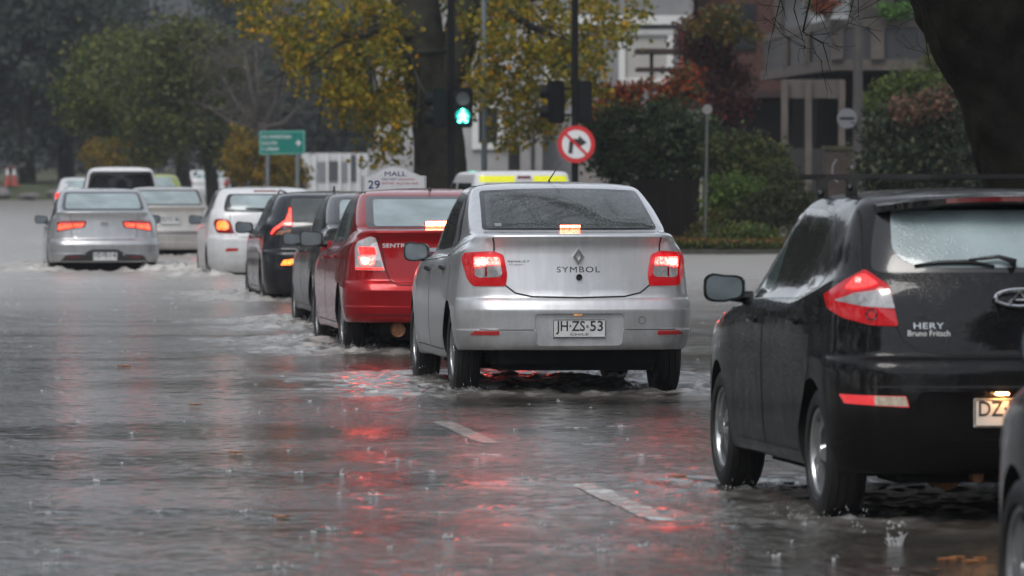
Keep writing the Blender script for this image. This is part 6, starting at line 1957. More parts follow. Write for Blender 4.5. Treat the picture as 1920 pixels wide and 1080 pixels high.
def build_signals():
    # vehicle signal seen from behind, with the no right turn disc
    p = at(1078, 0, 107)
    root = empty('signal_mast', (p.x, 107, .10)); tag(root, 'tall black signal mast carrying two signal heads seen from behind', 'signal mast')
    m = MB(); m.tube([(0, 0, -.1), (0, 0, 7.5)], .065, 16); m.lathe([(-.02, .12), (.25, .11), (.3, .065)], 16, 'z')
    m.build('pole', M_POLEBLK, root, angle=40)
    for (x, rz, lab) in ((1043, .55, 'turned'), (1093, 0, 'back')):
        c = at(x, 191, 107); lx = c.x - p.x; lz = c.z - .10
        h = MB(); h.box((lx, .12, lz), (.34 if rz == 0 else .27, .24, .80), rz=rz, bev=.03)
        ho = h.build('signal_head', M_POLEBLK, root, angle=40)
        v = MB()
        for k in (-1, 1):
            q = Vector((lx, .12, lz + k * .19)); d = Matrix.Rotation(rz, 3, 'Z') @ Vector((0, 1, 0)) if rz == 0 else Vector((-1, .3, 0)).normalized()
            e = q + d * .13
            v.tube([e, e + d * .16], [.12, .12], 16, cap=False)
        v.build('visor', M_POLEBLK, ho)
        for q in (-1, 1):
            b = MB(); b.box((lx / 2, .05, lz + .25 * q), (abs(lx) + .05, .05, .05)); b.build('bracket', M_POLEBLK, ho)
    c = at(1080.5, 270.5, 106.85)
    s = empty('road_sign', c); tag(s, 'round white no right turn sign with red ring and bar', 'sign')
    m = MB(); disc(m, .352, 0, .012); m.build('sign_plate', M_SIGRED, s)
    m = MB(); disc(m, .268, -.005, -.001); m.build('sign_field', M_SIGWHT, s)
    m = MB(); k = .268 / .30
    # bent arrow: stem up then turning right
    poly = [(-.145, -.20), (-.06, -.20), (-.06, .035), (-.02, .085), (.03, .085), (.03, .175), (.215, .045), (.03, -.085), (.03, -.005), (.0, -.005)]
    poly = [(-.145, -.20), (-.06, -.20), (-.06, .0), (.035, .0), (.035, -.07), (.215, .055), (.035, .18), (.035, .11), (-.05, .11), (-.11, .09), (-.145, .04)]
    R = Matrix.Rotation(rad(-6), 2)
    poly = [tuple(R @ Vector(q) * .92) for q in poly]
    m.prism(poly, -.010, -.006, 'xz'); m.build('arrow', M_SIGBLK, s)
    m = MB()
    d = Vector((.205, -.20)); w = Vector((.20, .205)).normalized() * .026
    m.prism([(-.205 + w.x, .20 + w.y), (-.205 - w.x, .20 - w.y), (.205 - w.x, -.20 - w.y), (.205 + w.x, -.20 + w.y)], -.015, -.011, 'xz'); m.build('slash', M_SIGRED, s)
    m = MB(); m.box((0, .03, .1), (.10, .04, .05)); m.box((0, .03, -.1), (.10, .04, .05)); m.build('clamp', M_POLEGRY, s)
    # pedestrian signal
    p = at(846, 0, 105.5)
    root = empty('pedestrian_signal', (p.x, 105.5, .10)); tag(root, 'pedestrian signal on a dark mast with the green walking figure lit', 'pedestrian signal')
    m = MB(); m.tube([(0, 0, -.1), (0, 0, 8.0)], .07, 14); m.lathe([(-.02, .13), (.25, .12), (.3, .07)], 16, 'z'); m.build('pole', M_POLEBLK, root, angle=40)
    M_SIGBODY = mat('signal_body', (.003, .007, .007), .6, spec=.15)
    c = at(868, 202, 105.3); lx = c.x - p.x; lz = c.z - .10
    h = MB(); h.box((lx, -.15, lz), (.36, .22, .74), bev=.03); ho = h.build('signal_head', M_SIGBODY, root, angle=40)
    v = MB()
    for k in (-1, 1):
        pts = []
        for j in range(13):
            a = rad(-20 + 220 * j / 12); pts.append((lx + .15 * math.cos(a), lz + k * .17 + .15 * math.sin(a)))
        vs = []; fs = []
        for (x, z) in pts: vs += [(x, -.262, z), (x, -.40, z)]
        for j in range(12): fs.append((2 * j, 2 * j + 1, 2 * j + 3, 2 * j + 2))
        v.add(vs, fs)
    v.build('visor', M_SIGBODY, ho)
    m = MB(); disc(m, .13, -.268, -.262, 30, c=(lx, lz + .17)); m.build('unlit_lens', mat('unlit_lens', (.10, .12, .12), .2, coat=.6), ho)
    m = MB(); disc(m, .135, -.268, -.262, 30, c=(lx, lz - .15)); m.build('lit_lens', lamp('green_glow', (0, .55, .45), 1.0, base=(.0, .06, .05)), ho)
    g = MB()
    cz = lz - .15
    disc(g, .032, -.285, -.270, 16, c=(lx, cz + .098))
    g.prism(rnd([(lx - .04, cz + .065), (lx + .04, cz + .065), (lx + .095, cz - .02), (lx + .075, cz - .035), (lx + .04, cz + .01), (lx + .045, cz - .03), (lx + .10, cz - .11), (lx + .055, cz - .13), (lx, cz - .065), (lx - .055, cz - .13), (lx - .10, cz - .11), (lx - .045, cz - .03), (lx - .04, cz + .01), (lx - .075, cz - .035), (lx - .095, cz - .02)], .012), -.285, -.270, 'xz')
    g.build('walking_figure', lamp('green_man', (.10, 1.0, .78), 9.0, base=(.1, .4, .35)), ho)
    c = at(824, 203, 105.5); lx2 = c.x - p.x; lz2 = c.z - .10
    h = MB(); h.box((lx2, -.02, lz2), (.24, .34, .74), bev=.03); h2 = h.build('signal_head', M_SIGBODY, root, angle=40)
    v = MB()
    for k in (-1, 1): v.tube([(lx2 - .12, -.02, lz2 + k * .17), (lx2 - .27, -.02, lz2 + k * .17)], .13, 16, cap=False)
    v.build('visor', M_SIGBODY, h2)
    # grey lamp column
    p = at(908, 0, 110); root = empty('lamp_column', (p.x, 110, .10)); tag(root, 'slim pale grey lamp column right of the yellow tree trunk', 'lamp column')
    m = MB(); m.tube([(0, 0, -.1), (0, 0, 4.0), (0, 0, 8.6), (.3, 0, 9.1), (1.6, -.4, 9.3)], [.062, .055, .045, .04, .03], 12); m.build('column', M_POLEGRY, root, smooth=True)
    m = MB(); m.box((1.8, -.45, 9.3), (.7, .25, .12), bev=.04); m.build('lamp_head', M_POLEGRY, root, angle=40)
    # thin post with a small rounded tag
    p = at(1326, 0, 108.4); root = empty('sign_post', (p.x, 108.4, .12)); tag(root, 'thin weathered grey post with a small pale plate on top', 'post')
    c = at(1326, 205, 108.4)
    m = MB(); m.tube([(-.04, 0, -.2), (0, 0, c.z - .12)], .026, 10); m.build('post', mat('weathered_post', (.075, .078, .075), .8, var=.3, vscale=4), root)
    m = MB(); disc(m, .095, -.035, -.030, 20, c=(0, c.z - .12)); m.build('plate', mat('pale_plate', (.16, .15, .15), .5), root)
    # dark pole with the grey back of a disc sign
    p = at(1608, 0, 116); root = empty('utility_pole', (p.x, 116, .10)); tag(root, 'dark slim utility pole in front of the concrete balcony', 'pole')
    m = MB(); m.tube([(0, 0, -.2), (0, 0, 9.0)], [.11, .085], 14); m.build('pole', mat('pole_concrete', (.055, .05, .047), .7, var=.3, vscale=3), root)
    c = at(1588, 222, 115.8); s = empty('road_sign', c); tag(s, 'small grey round sign with a dark bar, on the utility pole', 'sign')
    m = MB(); disc(m, .205, 0, .01); m.build('sign_plate', mat('grey_sign', (.15, .155, .165), .5, metal=.2), s)
    m = MB(); m.box((.0, -.006, 0), (.29, .006, .045)); m.build('bar', M_POLEBLK, s)
    # direction sign
    D = 150.0; c = at(529, 268, D); root = empty('direction_sign', (c.x, D, .1)); tag(root, 'green direction sign with white lettering and an arrow on two posts', 'sign')
    z = c.z - .1; s = FPX / D; w, h = 85 / s, 44 / s
    m = MB(); m.prism(rnd([(-w / 2, z - h / 2), (w / 2, z - h / 2 + .02), (w / 2, z + h / 2 + .02), (-w / 2, z + h / 2)], .03), 0, .02, 'xz')
    pl = m.build('sign_plate', mat('sign_rim', (.12, .36, .30), .4, coat=.3), root)
    m = MB(); m.prism(rnd([(-w / 2 + .035, z - h / 2 + .035), (w / 2 - .035, z - h / 2 + .05), (w / 2 - .035, z + h / 2 - .015), (-w / 2 + .035, z + h / 2 - .035)], .03), -.004, -.001, 'xz')
    m.build('sign_field', mat('sign_green', (.0, .155, .125), .4, coat=.3), pl)
    flat_text('sign_lettering', 'A B. UNIVERSITARIO', .78, .085, M_SIGWHT, pl, (-.15, -.006, z + .12), bold=.01)
    flat_text('sign_lettering', 'SOLO POR', .40, .085, M_SIGWHT, pl, (-.33, -.006, z - .045), bold=.01)
    flat_text('sign_lettering', 'V. LARRAIN', .44, .085, M_SIGWHT, pl, (-.31, -.006, z - .20), bold=.01)
    m = MB(); m.prism([(w * .30, z + .02), (w * .345, z + .02), (w * .345, z + .09), (w * .42, z), (w * .345, z - .09), (w * .345, z - .02), (w * .30, z - .02)], -.008, -.005, 'xz'); m.build('arrow', M_SIGWHT, pl)
    for x in (502, 558):
        lx = at(x, 0, D).x - c.x
        m = MB(); m.tube([(lx, .05, -.2), (lx, .05, z + h * .3)], .055, 10); m.build('post', M_POLEGRY, root)

# ---------------------------------------------------------------- houses and walls
def build_houses():
    # white and grey house behind the yellow tree
    D = 150.0
    GREY = mat('grey_render', (.20, .20, .205), .85, var=.2, vscale=1.2); WHT = mat('white_trim', (.60, .60, .59), .6, var=.06, vscale=2)
    a, b = at(702, 0, D).x, at(1300, 0, D).x
    root = empty('house', ((a + b) / 2, D, .1)); tag(root, 'grey house with white cornice and window frames behind the yellow tree', 'house')
    cx = (a + b) / 2
    def PX(x): return at(x, 0, D).x - cx
    def PZ(y): return at(0, y, D).z - .1
    m = MB(); m.box((PX(1150), 3.0, 4.5), (PX(1300) - PX(1000), 6, 9)); m.build('wall', GREY, root)
    m = MB(); m.box(((PX(702) + PX(998)) / 2, 3.6, 4.4), (PX(998) - PX(702), 6, 8.8)); m.build('wall', mat('white_render', (.32, .32, .32), .8, var=.12, vscale=1.5), root)
    m = MB(); m.box((PX(1150), -.12, PZ(38)), (PX(1310) - PX(990), .28, .24)); m.box((PX(1150), -.06, PZ(60)), (PX(1308) - PX(992), .14, .10)); m.build('cornice', WHT, root)
    m = MB(); m.box((PX(850), .55, PZ(-20)), (PX(998) - PX(695), .3, .25)); m.build('cornice', WHT, root)
    def window(x0, x1, y0, y1, yy, blind):
        f = MB(); t = .17
        X0, X1, Z0, Z1 = PX(x0), PX(x1), PZ(y1), PZ(y0)
        f.box(((X0 + X1) / 2, yy, Z1 - t / 2), (X1 - X0, .14, t)); f.box(((X0 + X1) / 2, yy, Z0 + t / 2), (X1 - X0, .14, t))
        f.box((X0 + t / 2, yy, (Z0 + Z1) / 2), (t, .14, Z1 - Z0 - 2 * t)); f.box((X1 - t / 2, yy, (Z0 + Z1) / 2), (t, .14, Z1 - Z0 - 2 * t))
        fo = f.build('window', WHT, root)
        g = MB(); g.box(((X0 + X1) / 2, yy + .03, (Z0 + Z1) / 2), (X1 - X0 - 2 * t, .03, Z1 - Z0 - 2 * t)); g.build('pane', blind, fo)
    BL = mat('beige_blind', (.36, .35, .33), .6, coat=.5)
    DG = mat('dark_window', (.02, .025, .028), .1, coat=.6)
    window(1160, 1262, 55, 158, -.03, BL)
    window(1020, 1085, 60, 160, -.03, DG)
    window(720, 762, -40, 60, .57, BL); window(790, 850, 60, 170, .57, DG); window(885, 945, 190, 280, .57, DG)
    for (x, w) in ((985, 20), (1010, 14)):
        c = MB(); c.box((PX(x), -.9, 1.3), (w / 71, .25, 2.6), bev=.02); c.build('porch_column', mat('porch_stone', (.26, .25, .245), .8, var=.2, vscale=3), root)
    c = MB(); c.box((PX(985), -.5, 2.72), (1.3, 1.2, .22)); c.build('porch_roof', GREY, root)
    c = MB(); c.box((PX(968), .56, 1.1), (.42, .1, 2.1)); c.build('door', mat('dark_door', (.02, .018, .017), .5), root)
    # roof ridge
    c = MB(); c.prism([(PX(690), 9.0), (PX(1315), 9.0), (PX(1200), 11.2), (PX(800), 11.2)], -.4, 7, 'xz'); c.build('roof', mat('roof_tile', (.07, .05, .045), .8, var=.3, vscale=4), root)
    # pergola
    D2 = 139.0; p = at(1240, 0, D2)
    root = empty('pergola', (p.x, D2, .1)); tag(root, 'brown timber pergola beams in front of the grey house window', 'pergola')
    TB = mat('pergola_timber', (.035, .018, .016), .6, var=.3, vscale=4)
    for (x0, x1, y) in ((1190, 1300, 97), (1192, 1285, 131)):
        z = at(0, y, D2).z - .1
        c = MB(); c.box(((at(x0, 0, D2).x + at(x1, 0, D2).x) / 2 - p.x, 0, z), (at(x1, 0, D2).x - at(x0, 0, D2).x, 1.6, .12 if y < 120 else .09), bev=.015); c.build('beam', TB, root, angle=40)
    for x in (1222, 1285):
        c = MB(); zt = at(0, 92, D2).z - .1; c.box((at(x, 0, D2).x - p.x, .3, zt / 2), (.09, .09, zt)); c.build('post', TB, root)
    # concrete apartment house with the jutting balcony
    D = 128.0; s = FPX / D
    CON = mat('stained_concrete', (.080, .069, .061), .85, var=.35, vscale=1.6, dirt=((.05, .042, .036), .7, 2.5), bump=.2, bscale=8)
    CONL = mat('pale_concrete', (.085, .072, .063), .85, var=.3, vscale=2.0, dirt=((.07, .055, .045), .6, 3.0))
    DARK = mat('recess_shade', (.007, .006, .0055), .9, spec=.1, var=.4, vscale=1.5)  # near-black colour stands in for the shade inside recesses
    PANEL = mat('smoked_panel', (.030, .029, .033), .4, coat=.0, var=.3, vscale=2)
    cx = at(1560, 0, D).x
    root = empty('apartment_house', (cx, D, .1)); tag(root, 'brown concrete apartment house with a jutting balcony and dark recessed ground floor', 'apartment house')
    def Z(y): return at(0, y, D).z - .1
    xr = 9.0
    L_ = Vector((at(1432, 0, 144).x - cx, 16.0)); C_ = Vector((0, 0)); R_ = Vector((xr, -.6))
    def band(z0, z1, out, m, name, parent=None, t=.25):
        """a band that wraps the balcony: left flank running back, front running right"""
        q = MB(); o = Vector((-out * .7, -out))
        pts_o = [Vector((L_.x - out, L_.y)), C_ + o, Vector((R_.x, R_.y - out))]
        pts_i = [Vector((L_.x - out + t, L_.y)), C_ + o + Vector((t, t)), Vector((R_.x, R_.y - out + t))]
        poly = [tuple(p) for p in pts_o] + [tuple(p) for p in pts_i[::-1]]
        q.prism(poly[::-1], z0, z1, 'xy')
        return q.build(name, m, parent or root)
    zb, z1, z2, z3 = Z(132), Z(112), Z(52), Z(36)
    band(zb, z1, .08, CONL, 'balcony_edge')
    band(z1 + .002, z2 - .002, .0, PANEL, 'balcony_panel', t=.08)
    band(z2, z3, .06, CON, 'balcony_rail')
    band(z3 + .9, z3 + 1.3, .06, CON, 'balcony_lintel')
    # panel posts
    for (px_, w) in ((0.0, .28), (.9, .3), (4.2, .2)):
        q = MB(); q.box((px_ + .1, -.16 - .066 * px_, (z1 + z2) / 2), (w, .10, z2 - z1 - .01)); q.build('panel_post', CON, root)
    for t in (.3, .62):
        v = C_ + (L_ - C_) * t
        q = MB(); q.box((v.x - .06, v.y, (z1 + z2) / 2), (.10, .5, z2 - z1 - .01)); q.build('panel_post', CON, root)
    # upper storey: windows on the left flank, wall on the front
    q = MB(); q.prism([(L_.x + .45, L_.y), (.55, .9), (xr, .5), (xr, 20), (L_.x + .45, 20)], z3 - .8, z3 + 6, 'xy'); q.build('wall', CON, root)
    for k, (ya, yb) in enumerate(((1.8, 5.5), (6.2, 10), (10.8, 14.8))):
        def fx(y): return .55 + (L_.x + .45 - .55) * (y - .9) / (L_.y - .9)
        q = MB(); n = Vector((-1, -.03))
        vs = [(fx(ya) - .05, ya, z3 + .05), (fx(yb) - .05, yb, z3 + .05), (fx(yb) - .05, yb, z3 + 1.9), (fx(ya) - .05, ya, z3 + 1.9)]
        vs += [(v[0] + .08, v[1], v[2]) for v in vs]
        q.add(vs, [(0, 1, 2, 3), (7, 6, 5, 4), (0, 4, 5, 1), (1, 5, 6, 2), (2, 6, 7, 3), (3, 7, 4, 0)])
        wo = q.build('window', mat('pale_window', (.30, .34, .34), .25, coat=.6, var=.2, vscale=2), root)
    q = MB(); q.box((2.0, .45, z3 + .75), (1.2, .1, 1.6)); q.build('window', mat('dark_window', ()), root)
    q = MB(); q.box((4.6, .30, z3 + .75), (1.6, .1, 1.6)); q.build('window', mat('dark_window', ()), root)
    # soffit and dark ground floor behind columns
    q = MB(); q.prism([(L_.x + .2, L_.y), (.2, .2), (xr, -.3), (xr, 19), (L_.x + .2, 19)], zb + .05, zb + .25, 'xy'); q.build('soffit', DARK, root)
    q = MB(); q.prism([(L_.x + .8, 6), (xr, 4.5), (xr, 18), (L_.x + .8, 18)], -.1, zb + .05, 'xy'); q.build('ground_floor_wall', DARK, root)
    for x in (1474, 1519, 1582):
        lx = at(x, 0, 126).x - cx
        q = MB(); q.box((lx, -1.2 + .0, (Z(152)) / 2), (.15, .2, Z(152)), bev=.01); q.build('column', CONL, root)
    q = MB(); q.box(((at(1474, 0, 126).x + at(1582, 0, 126).x) / 2 - cx, -1.1, Z(168)), (at(1582, 0, 126).x - at(1474, 0, 126).x + .1, .14, .42)); q.build('porch_beam', CON, root)
    q = MB(); q.box((at(1530, 0, 130).x - cx, .8, .95), (1.3, .06, 1.9)); q.build('entrance_door', mat('dark_door', (.02, .018, .017), .5), root)
    # brick house between
    p = at(1375, 0, 152)
    root = empty('brick_house', (p.x, 152, .1)); tag(root, 'dark red brick house behind the vine, left of the concrete balcony', 'house')
    q = MB(); q.box((.3, 2, 4.5), (2.6, 5, 9)); q.build('wall', mat('dark_brick', (.075, .035, .028), .85, var=.4, vscale=6), root)
    q = MB(); q.box((.1, -.54, 5.2), (.9, .1, 1.2)); q.build('window', mat('dark_window', ()), root)
    q = MB(); q.box((.3, -.8, 3.4), (2.7, .7, .18)); q.build('ledge', mat('pergola_timber', ()), root)
    q = MB(); q.box((.3, -.6, 1.6), (2.5, .15, 3.2)); q.build('recess_panel', mat('recess_shade', ()), root)  # near-black panel painting the shade of the house recess
    # gate pillar with a painted tag
    p = at(1592, 0, 119); root = empty('gate_pillar', (p.x, 119, .1)); tag(root, 'brown stone gate pillar with a pale painted scrawl, behind the roof bars', 'pillar')
    q = MB(); q.box((0, 0, .92), (1.06, .5, 1.84), bev=.02); q.build('pillar', mat('brown_stone', (.045, .033, .026), .85, var=.4, vscale=4, bump=.4, bscale=12), root, angle=40)
    q = MB(); q.box((0, 0, 1.885), (1.12, .56, .09), bev=.01); q.build('cap', mat('mossy_cap', (.05, .05, .025), .9, var=.4, vscale=6), root, angle=40)
    TAGM = mat('paint_tag', (.36, .37, .40), .6)
    q = MB()
    sc = [(.19, .10), (.05, .10), (-.02, .05), (.02, -.02), (.14, -.03), (.19, -.08), (.12, -.14), (-.03, -.13)]
    q.tube([(a * .9 + .05, -.262, 1.45 + b_ * .9) for a, b_ in sc], .022, 6); q.build('painted_mark', TAGM, root)
    q = MB(); arc = [(.42 * math.cos(rad(a)), .36 * math.sin(rad(a))) for a in range(140, 225, 12)]
    q.tube([(a + .05, -.260, 1.42 + b_) for a, b_ in arc], .010, 5); q.build('painted_mark', TAGM, root)
    # white wall with slits far behind the sign
    D = 245.0; s = FPX / D
    p = at(640, 0, D); root = empty('white_building', (p.x, D, .1)); tag(root, 'low white building with tall dark window slits, right of the direction sign', 'building')
    z1 = at(0, 287, D).z - .1
    q = MB(); q.box(((at(565, 0, D).x + at(697, 0, D).x) / 2 - p.x, 1, z1 / 2), (at(697, 0, D).x - at(565, 0, D).x, 2, z1)); q.build('wall', mat('white_render_far', (.46, .47, .48), .8, var=.1, vscale=1), root)
    for (x, w, y0, y1, mm) in ((604, 16, 303, 340, 'a'), (625, 17, 302, 340, 'b'), (648, 12, 303, 340, 'a'), (663, 9, 290, 340, 'b')):
        q = MB(); q.box((at(x, 0, D).x - p.x, -.02, (at(0, y0, D).z + at(0, y1, D).z) / 2 - .1), (w / s, .1, (y1 - y0) / s)); q.build('window', mat('slit_' + mm, (.16, .17, .18) if mm == 'a' else (.05, .055, .06), .4), root)
    for x in (590, 614, 637, 655, 672):
        q = MB(); q.box((at(x, 0, D).x - p.x, -.08, z1 / 2), (.09, .16, z1)); q.build('pilaster', mat('white_trim', ()), root)
    D = 200.0; p = at(735, 0, D); root = empty('garden_wall', (p.x, D, .1)); tag(root, 'grey rendered wall between the white building and the yellow tree trunk', 'wall')
    q = MB(); z1 = at(0, 283, D).z - .1; q.box((0, 0, z1 / 2), (1.7, .25, z1)); q.build('wall_panel', mat('grey_wall_far', (.30, .30, .30), .85, var=.2, vscale=2), root)
    q = MB(); q.box((0, 0, z1 + .04), (1.75, .32, .08)); q.build('coping', mat('grey_wall_far', ()), root)

def build_balcony_plants():
    for (x, y, rx, ry, cols, lab) in ((1545, 8, 22, 14, [(.30, .07, .03), (.16, .05, .03), (.05, .07, .03)], 'orange flowering plant on the concrete balcony'), (1680, 18, 26, 14, [(.06, .14, .03), (.09, .18, .04)], 'bright green plant on the concrete balcony rail'), (1755, 80, 16, 55, [(.12, .13, .03), (.08, .10, .03)], 'yellow green creeper trailing over the balcony end')):
        c = at(x, y, 127.2); s = FPX / 127.2
        shrub('potted_plant', lab, 'plant', [(c.x, 127.5, c.z, rx / s, .25, ry / s)], 900, .06, cols, clumps=24, clump_r=.16, stems=True)

def build_small_things():
    ROCK = mat('wet_boulder', (.13, .12, .115), .7, var=.4, vscale=2, bump=.6, bscale=6)
    for (x, y, w, h, D, lab) in ((5, 362, 34, 22, 252.6, 'grey boulder cut off by the left edge at the water line'), (56, 368, 46, 18, 252.4, 'low rounded boulder lying alone at the water line'), (112, 364, 52, 22, 253.0, 'boulder nearest the white pick-up at the water line')):
        c = at(x, y, D); s = FPX / D
        bm = bmesh.new(); bmesh.ops.create_icosphere(bm, subdivisions=3, radius=1)
        for v in bm.verts:
            n = grid_noise(np.array([v.co.x * 1.3 + x]), np.array([v.co.y * 1.3 + v.co.z * 1.7]), 5)[0]
            k = 1 + .5 * n
            v.co = Vector((v.co.x * k * w / s / 2, v.co.y * k * .5, v.co.z * k * h / s / 2))
        me = bpy.data.meshes.new('boulder'); bm.to_mesh(me); bm.free()
        me.polygons.foreach_set('use_smooth', [True] * len(me.polygons)); me.materials.append(ROCK)
        o = bpy.data.objects.new('boulder', me); link(o); o.location = (c.x, D, c.z - .02)
        tag(o, lab, 'boulder', 'boulders along the flooded kerb')
    for (x, lab) in ((14, 'red and white marker cone at the far left edge'), (27, 'red and white marker cone just left of the dark evergreen trunk')):
        D = 259.0; b = at(x, 347, D); t = at(x, 312, D)
        root = empty('marker_cone', b); tag(root, lab, 'cone', 'marker cones at the end of the street')
        h = t.z - b.z
        m = MB(); m.lathe([(0, .17), (h * .55, .085)], 20, 'z'); m.build('cone', mat('cone_red', (.28, .05, .04), .6), root, smooth=True)
        m = MB(); m.lathe([(h * .55, .085), (h * .85, .045)], 20, 'z'); m.build('white_band', mat('cone_white', (.55, .55, .55), .5), root, smooth=True)
        m = MB(); m.lathe([(h * .85, .045), (h, .025), (h, .001)], 20, 'z'); m.build('tip', mat('cone_red', ()), root, smooth=True)
        m = MB(); m.box((0, 0, -.02), (.5, .5, .05)); m.build('foot', mat('cone_red', ()), root)
    c = at(425, 345, 170); root = empty('delineator_post', (c.x, 170, .1)); tag(root, 'red topped marker post right of the leaning street tree trunk', 'post')
    m = MB(); m.tube([(0, 0, -.1), (0, 0, c.z - .2)], .05, 10); m.build('post', M_POLEGRY, root)
    m = MB(); m.blob((0, 0, c.z - .1), (.085, .085, .10), 2); m.build('red_top', mat('cone_red', ()), root, smooth=True)
    # power lines far up on the left
    for k, (y0, y1) in enumerate(((22, 50), (36, 62), (10, 44))):
        D = 300
        a = at(-60, y0, D); b = at(420, y1 - 6, D - 30)
        pts = []
        for i in range(13):
            t = i / 12; q = a + (b - a) * t; q.z -= .5 * math.sin(PI * t); pts.append(q)
        m = MB(); m.tube(pts, .03, 5); tag(m.build('power_line', mat('cable', (.10, .105, .11), .6)), 'thin power line strung high before the dark hill', 'cable', 'power lines')

# ---------------------------------------------------------------- splashes, spray
SPLASHES = []
def place_splashes():
    rr = random.Random(77)
    SPLASHES.extend(at(x, y, FPX * EYE / (y - 304)) for x, y in ((560, 887), (638, 893), (905, 853), (808, 886), (430, 885), (620, 995), (1125, 1035), (1205, 1025), (1455, 1045), (300, 960), (1165, 800), (1205, 855), (455, 960), (520, 1065), (250, 815), (90, 1060), (180, 905), (985, 900), (700, 930), (1015, 985), (840, 1010)))
    for k in range(380):
        D = 19 + 66 * rr.random() ** 1.25
        SPLASHES.append(Vector((rr.uniform(-.095, .07) * D, D, 0)))
    SPLASH_AT.extend((p.x, p.y) for p in SPLASHES[:160])

def build_splashes():
    W = newmat('splash_water')[0]; nt = W.node_tree; b = nt.nodes['Principled BSDF']
    setin(b, Base_Color=(.62, .63, .64, 1), Roughness=.12, IOR=1.33, Alpha=.42)
    rr = random.Random(21)
    m = MB()
    # rain crowns on the water
    spots = SPLASHES
    for i, s in enumerate(spots):
        big = .75 if i < 21 else rr.uniform(.15, .5)
        r = .018 * big; hh = rr.uniform(.010, .026) * big
        for k in range(rr.randint(2, 5)):
            a = rr.uniform(0, 2 * PI); h = hh * rr.uniform(.4, 1.5)
            b0 = Vector((s.x + r * math.cos(a), s.y + r * math.sin(a), -.003)); tip = b0 + Vector((math.cos(a) * r * .7, math.sin(a) * r * .7, h))
            w_ = rr.uniform(.005, .010) * big + .002
            m.tube([b0, (b0 + tip) / 2 + Vector((rr.gauss(0, .003), 0, h * .2)), tip], [w_ * 1.4, w_, w_ * .35], 5)
        for k in range(rr.randint(1, 4) if big < .6 else 5):
            p = Vector((s.x + rr.gauss(0, r * 1.8), s.y + rr.gauss(0, r), hh * rr.uniform(.3, 2.2)))
            m.blob(p, rr.uniform(.5, 1) * .005 * big + .0015, 1)
    # the taller splash in front of the black hatchback
    s = at(1680, 1018, FPX * EYE / (1025 - 304))
    for k in range(34):
        a = rr.uniform(0, 2 * PI); q = rr.random() ** .7
        m.blob((s.x + .05 * q * math.cos(a), s.y + .05 * q * math.sin(a), .11 * rr.random() ** 1.4), rr.uniform(.0025, .007), 1, .6, k)
    for k in range(9):
        a = 2 * PI * k / 9 + rr.uniform(-.3, .3); hq = rr.uniform(.025, .065)
        m.tube([(s.x + .026 * math.cos(a), s.y + .026 * math.sin(a), -.005), (s.x + .034 * math.cos(a), s.y + .034 * math.sin(a), hq * .6), (s.x + .042 * math.cos(a) + rr.gauss(0, .006), s.y + .04 * math.sin(a), hq)], [.007, .004, .0012], 5)
    o = m.build('rain_splashes', W, None, fixn=False, smooth=True); tag(o, kind='stuff')
    # spray at the tyres: many small drops and torn sheets
    m = MB()
    for (x, y, st) in WHEELS:
        n = int(150 * st) + 40
        for k in range(n):
            a = rr.uniform(0, 2 * PI); r = .30 * rr.random() ** .5
            d = Vector((math.cos(a) * r * 1.1, -.18 + math.sin(a) * r, 0))
            h = (rr.random() ** 2.2) * .22 * min(st, 1.1)
            rad_ = rr.uniform(.0012, .0038)
            m.blob((x + d.x, y + d.y, .0 + h), (rad_, rad_, rad_ * rr.uniform(.8, 3.2)), 1 if rad_ > .004 else 0, .5, k)
        for k in range(int(40 * st) + 12):
            a = rr.uniform(0, 2 * PI); r = rr.uniform(.18, .42)
            c = Vector((x + math.cos(a) * r, y - .1 + math.sin(a) * r * .8, -.01))
            w = rr.uniform(.02, .08); h = rr.uniform(.015, .075) * min(st + .25, 1.3)
            tx = Vector((-math.sin(a), math.cos(a), 0)) * w
            vs = []; fs = []
            nseg = 5
            for i in range(nseg + 1):
                t = i / nseg * 2 - 1
                vs += [c + tx * t, c + tx * t + Vector((math.cos(a), math.sin(a), 0)) * h * .5 + Vector((0, 0, h * (1 - t * t) * rr.uniform(.4, 1.2) + .004))]
            for i in range(nseg): fs.append((2 * i, 2 * i + 2, 2 * i + 3, 2 * i + 1))
            m.add(vs, fs)
    W2 = W.copy(); W2.name = 'spray_water'; W2.node_tree.nodes['Principled BSDF'].inputs['Alpha'].default_value = .32
    o = m.build('wheel_spray', W2, None, fixn=False); tag(o, kind='stuff')
    # a few leaves afloat
    q = at(1800, 1052, FPX * EYE / (1052 - 304))
    m = MB()
    for (x, y, r) in ((q.x - .05, q.y, .03), (q.x, q.y + .1, .025), (q.x + .045, q.y - .12, .03), (q.x + .09, q.y + .05, .02), (-1.6, 33, .03), (-2.2, 39.5, .03), (.9, 30.5, .025), (-1.1, 27, .03), (-3.2, 47, .04)):
        a = rr.uniform(0, 6.28)
        pts = [(x + r * 1.5 * math.cos(a + t_) * (1 if k % 2 == 0 else .55), y + r * 1.5 * math.sin(a + t_) * (1 if k % 2 == 0 else .55)) for k, t_ in enumerate([j_ * PI / 5 for j_ in range(10)])]
        m.prism(pts, .004, .012, 'xy')
    lf = m.build('floating_leaves', mat('wet_leaf', (.26, .10, .03), .4, var=.4, vscale=20)); tag(lf, kind='stuff')

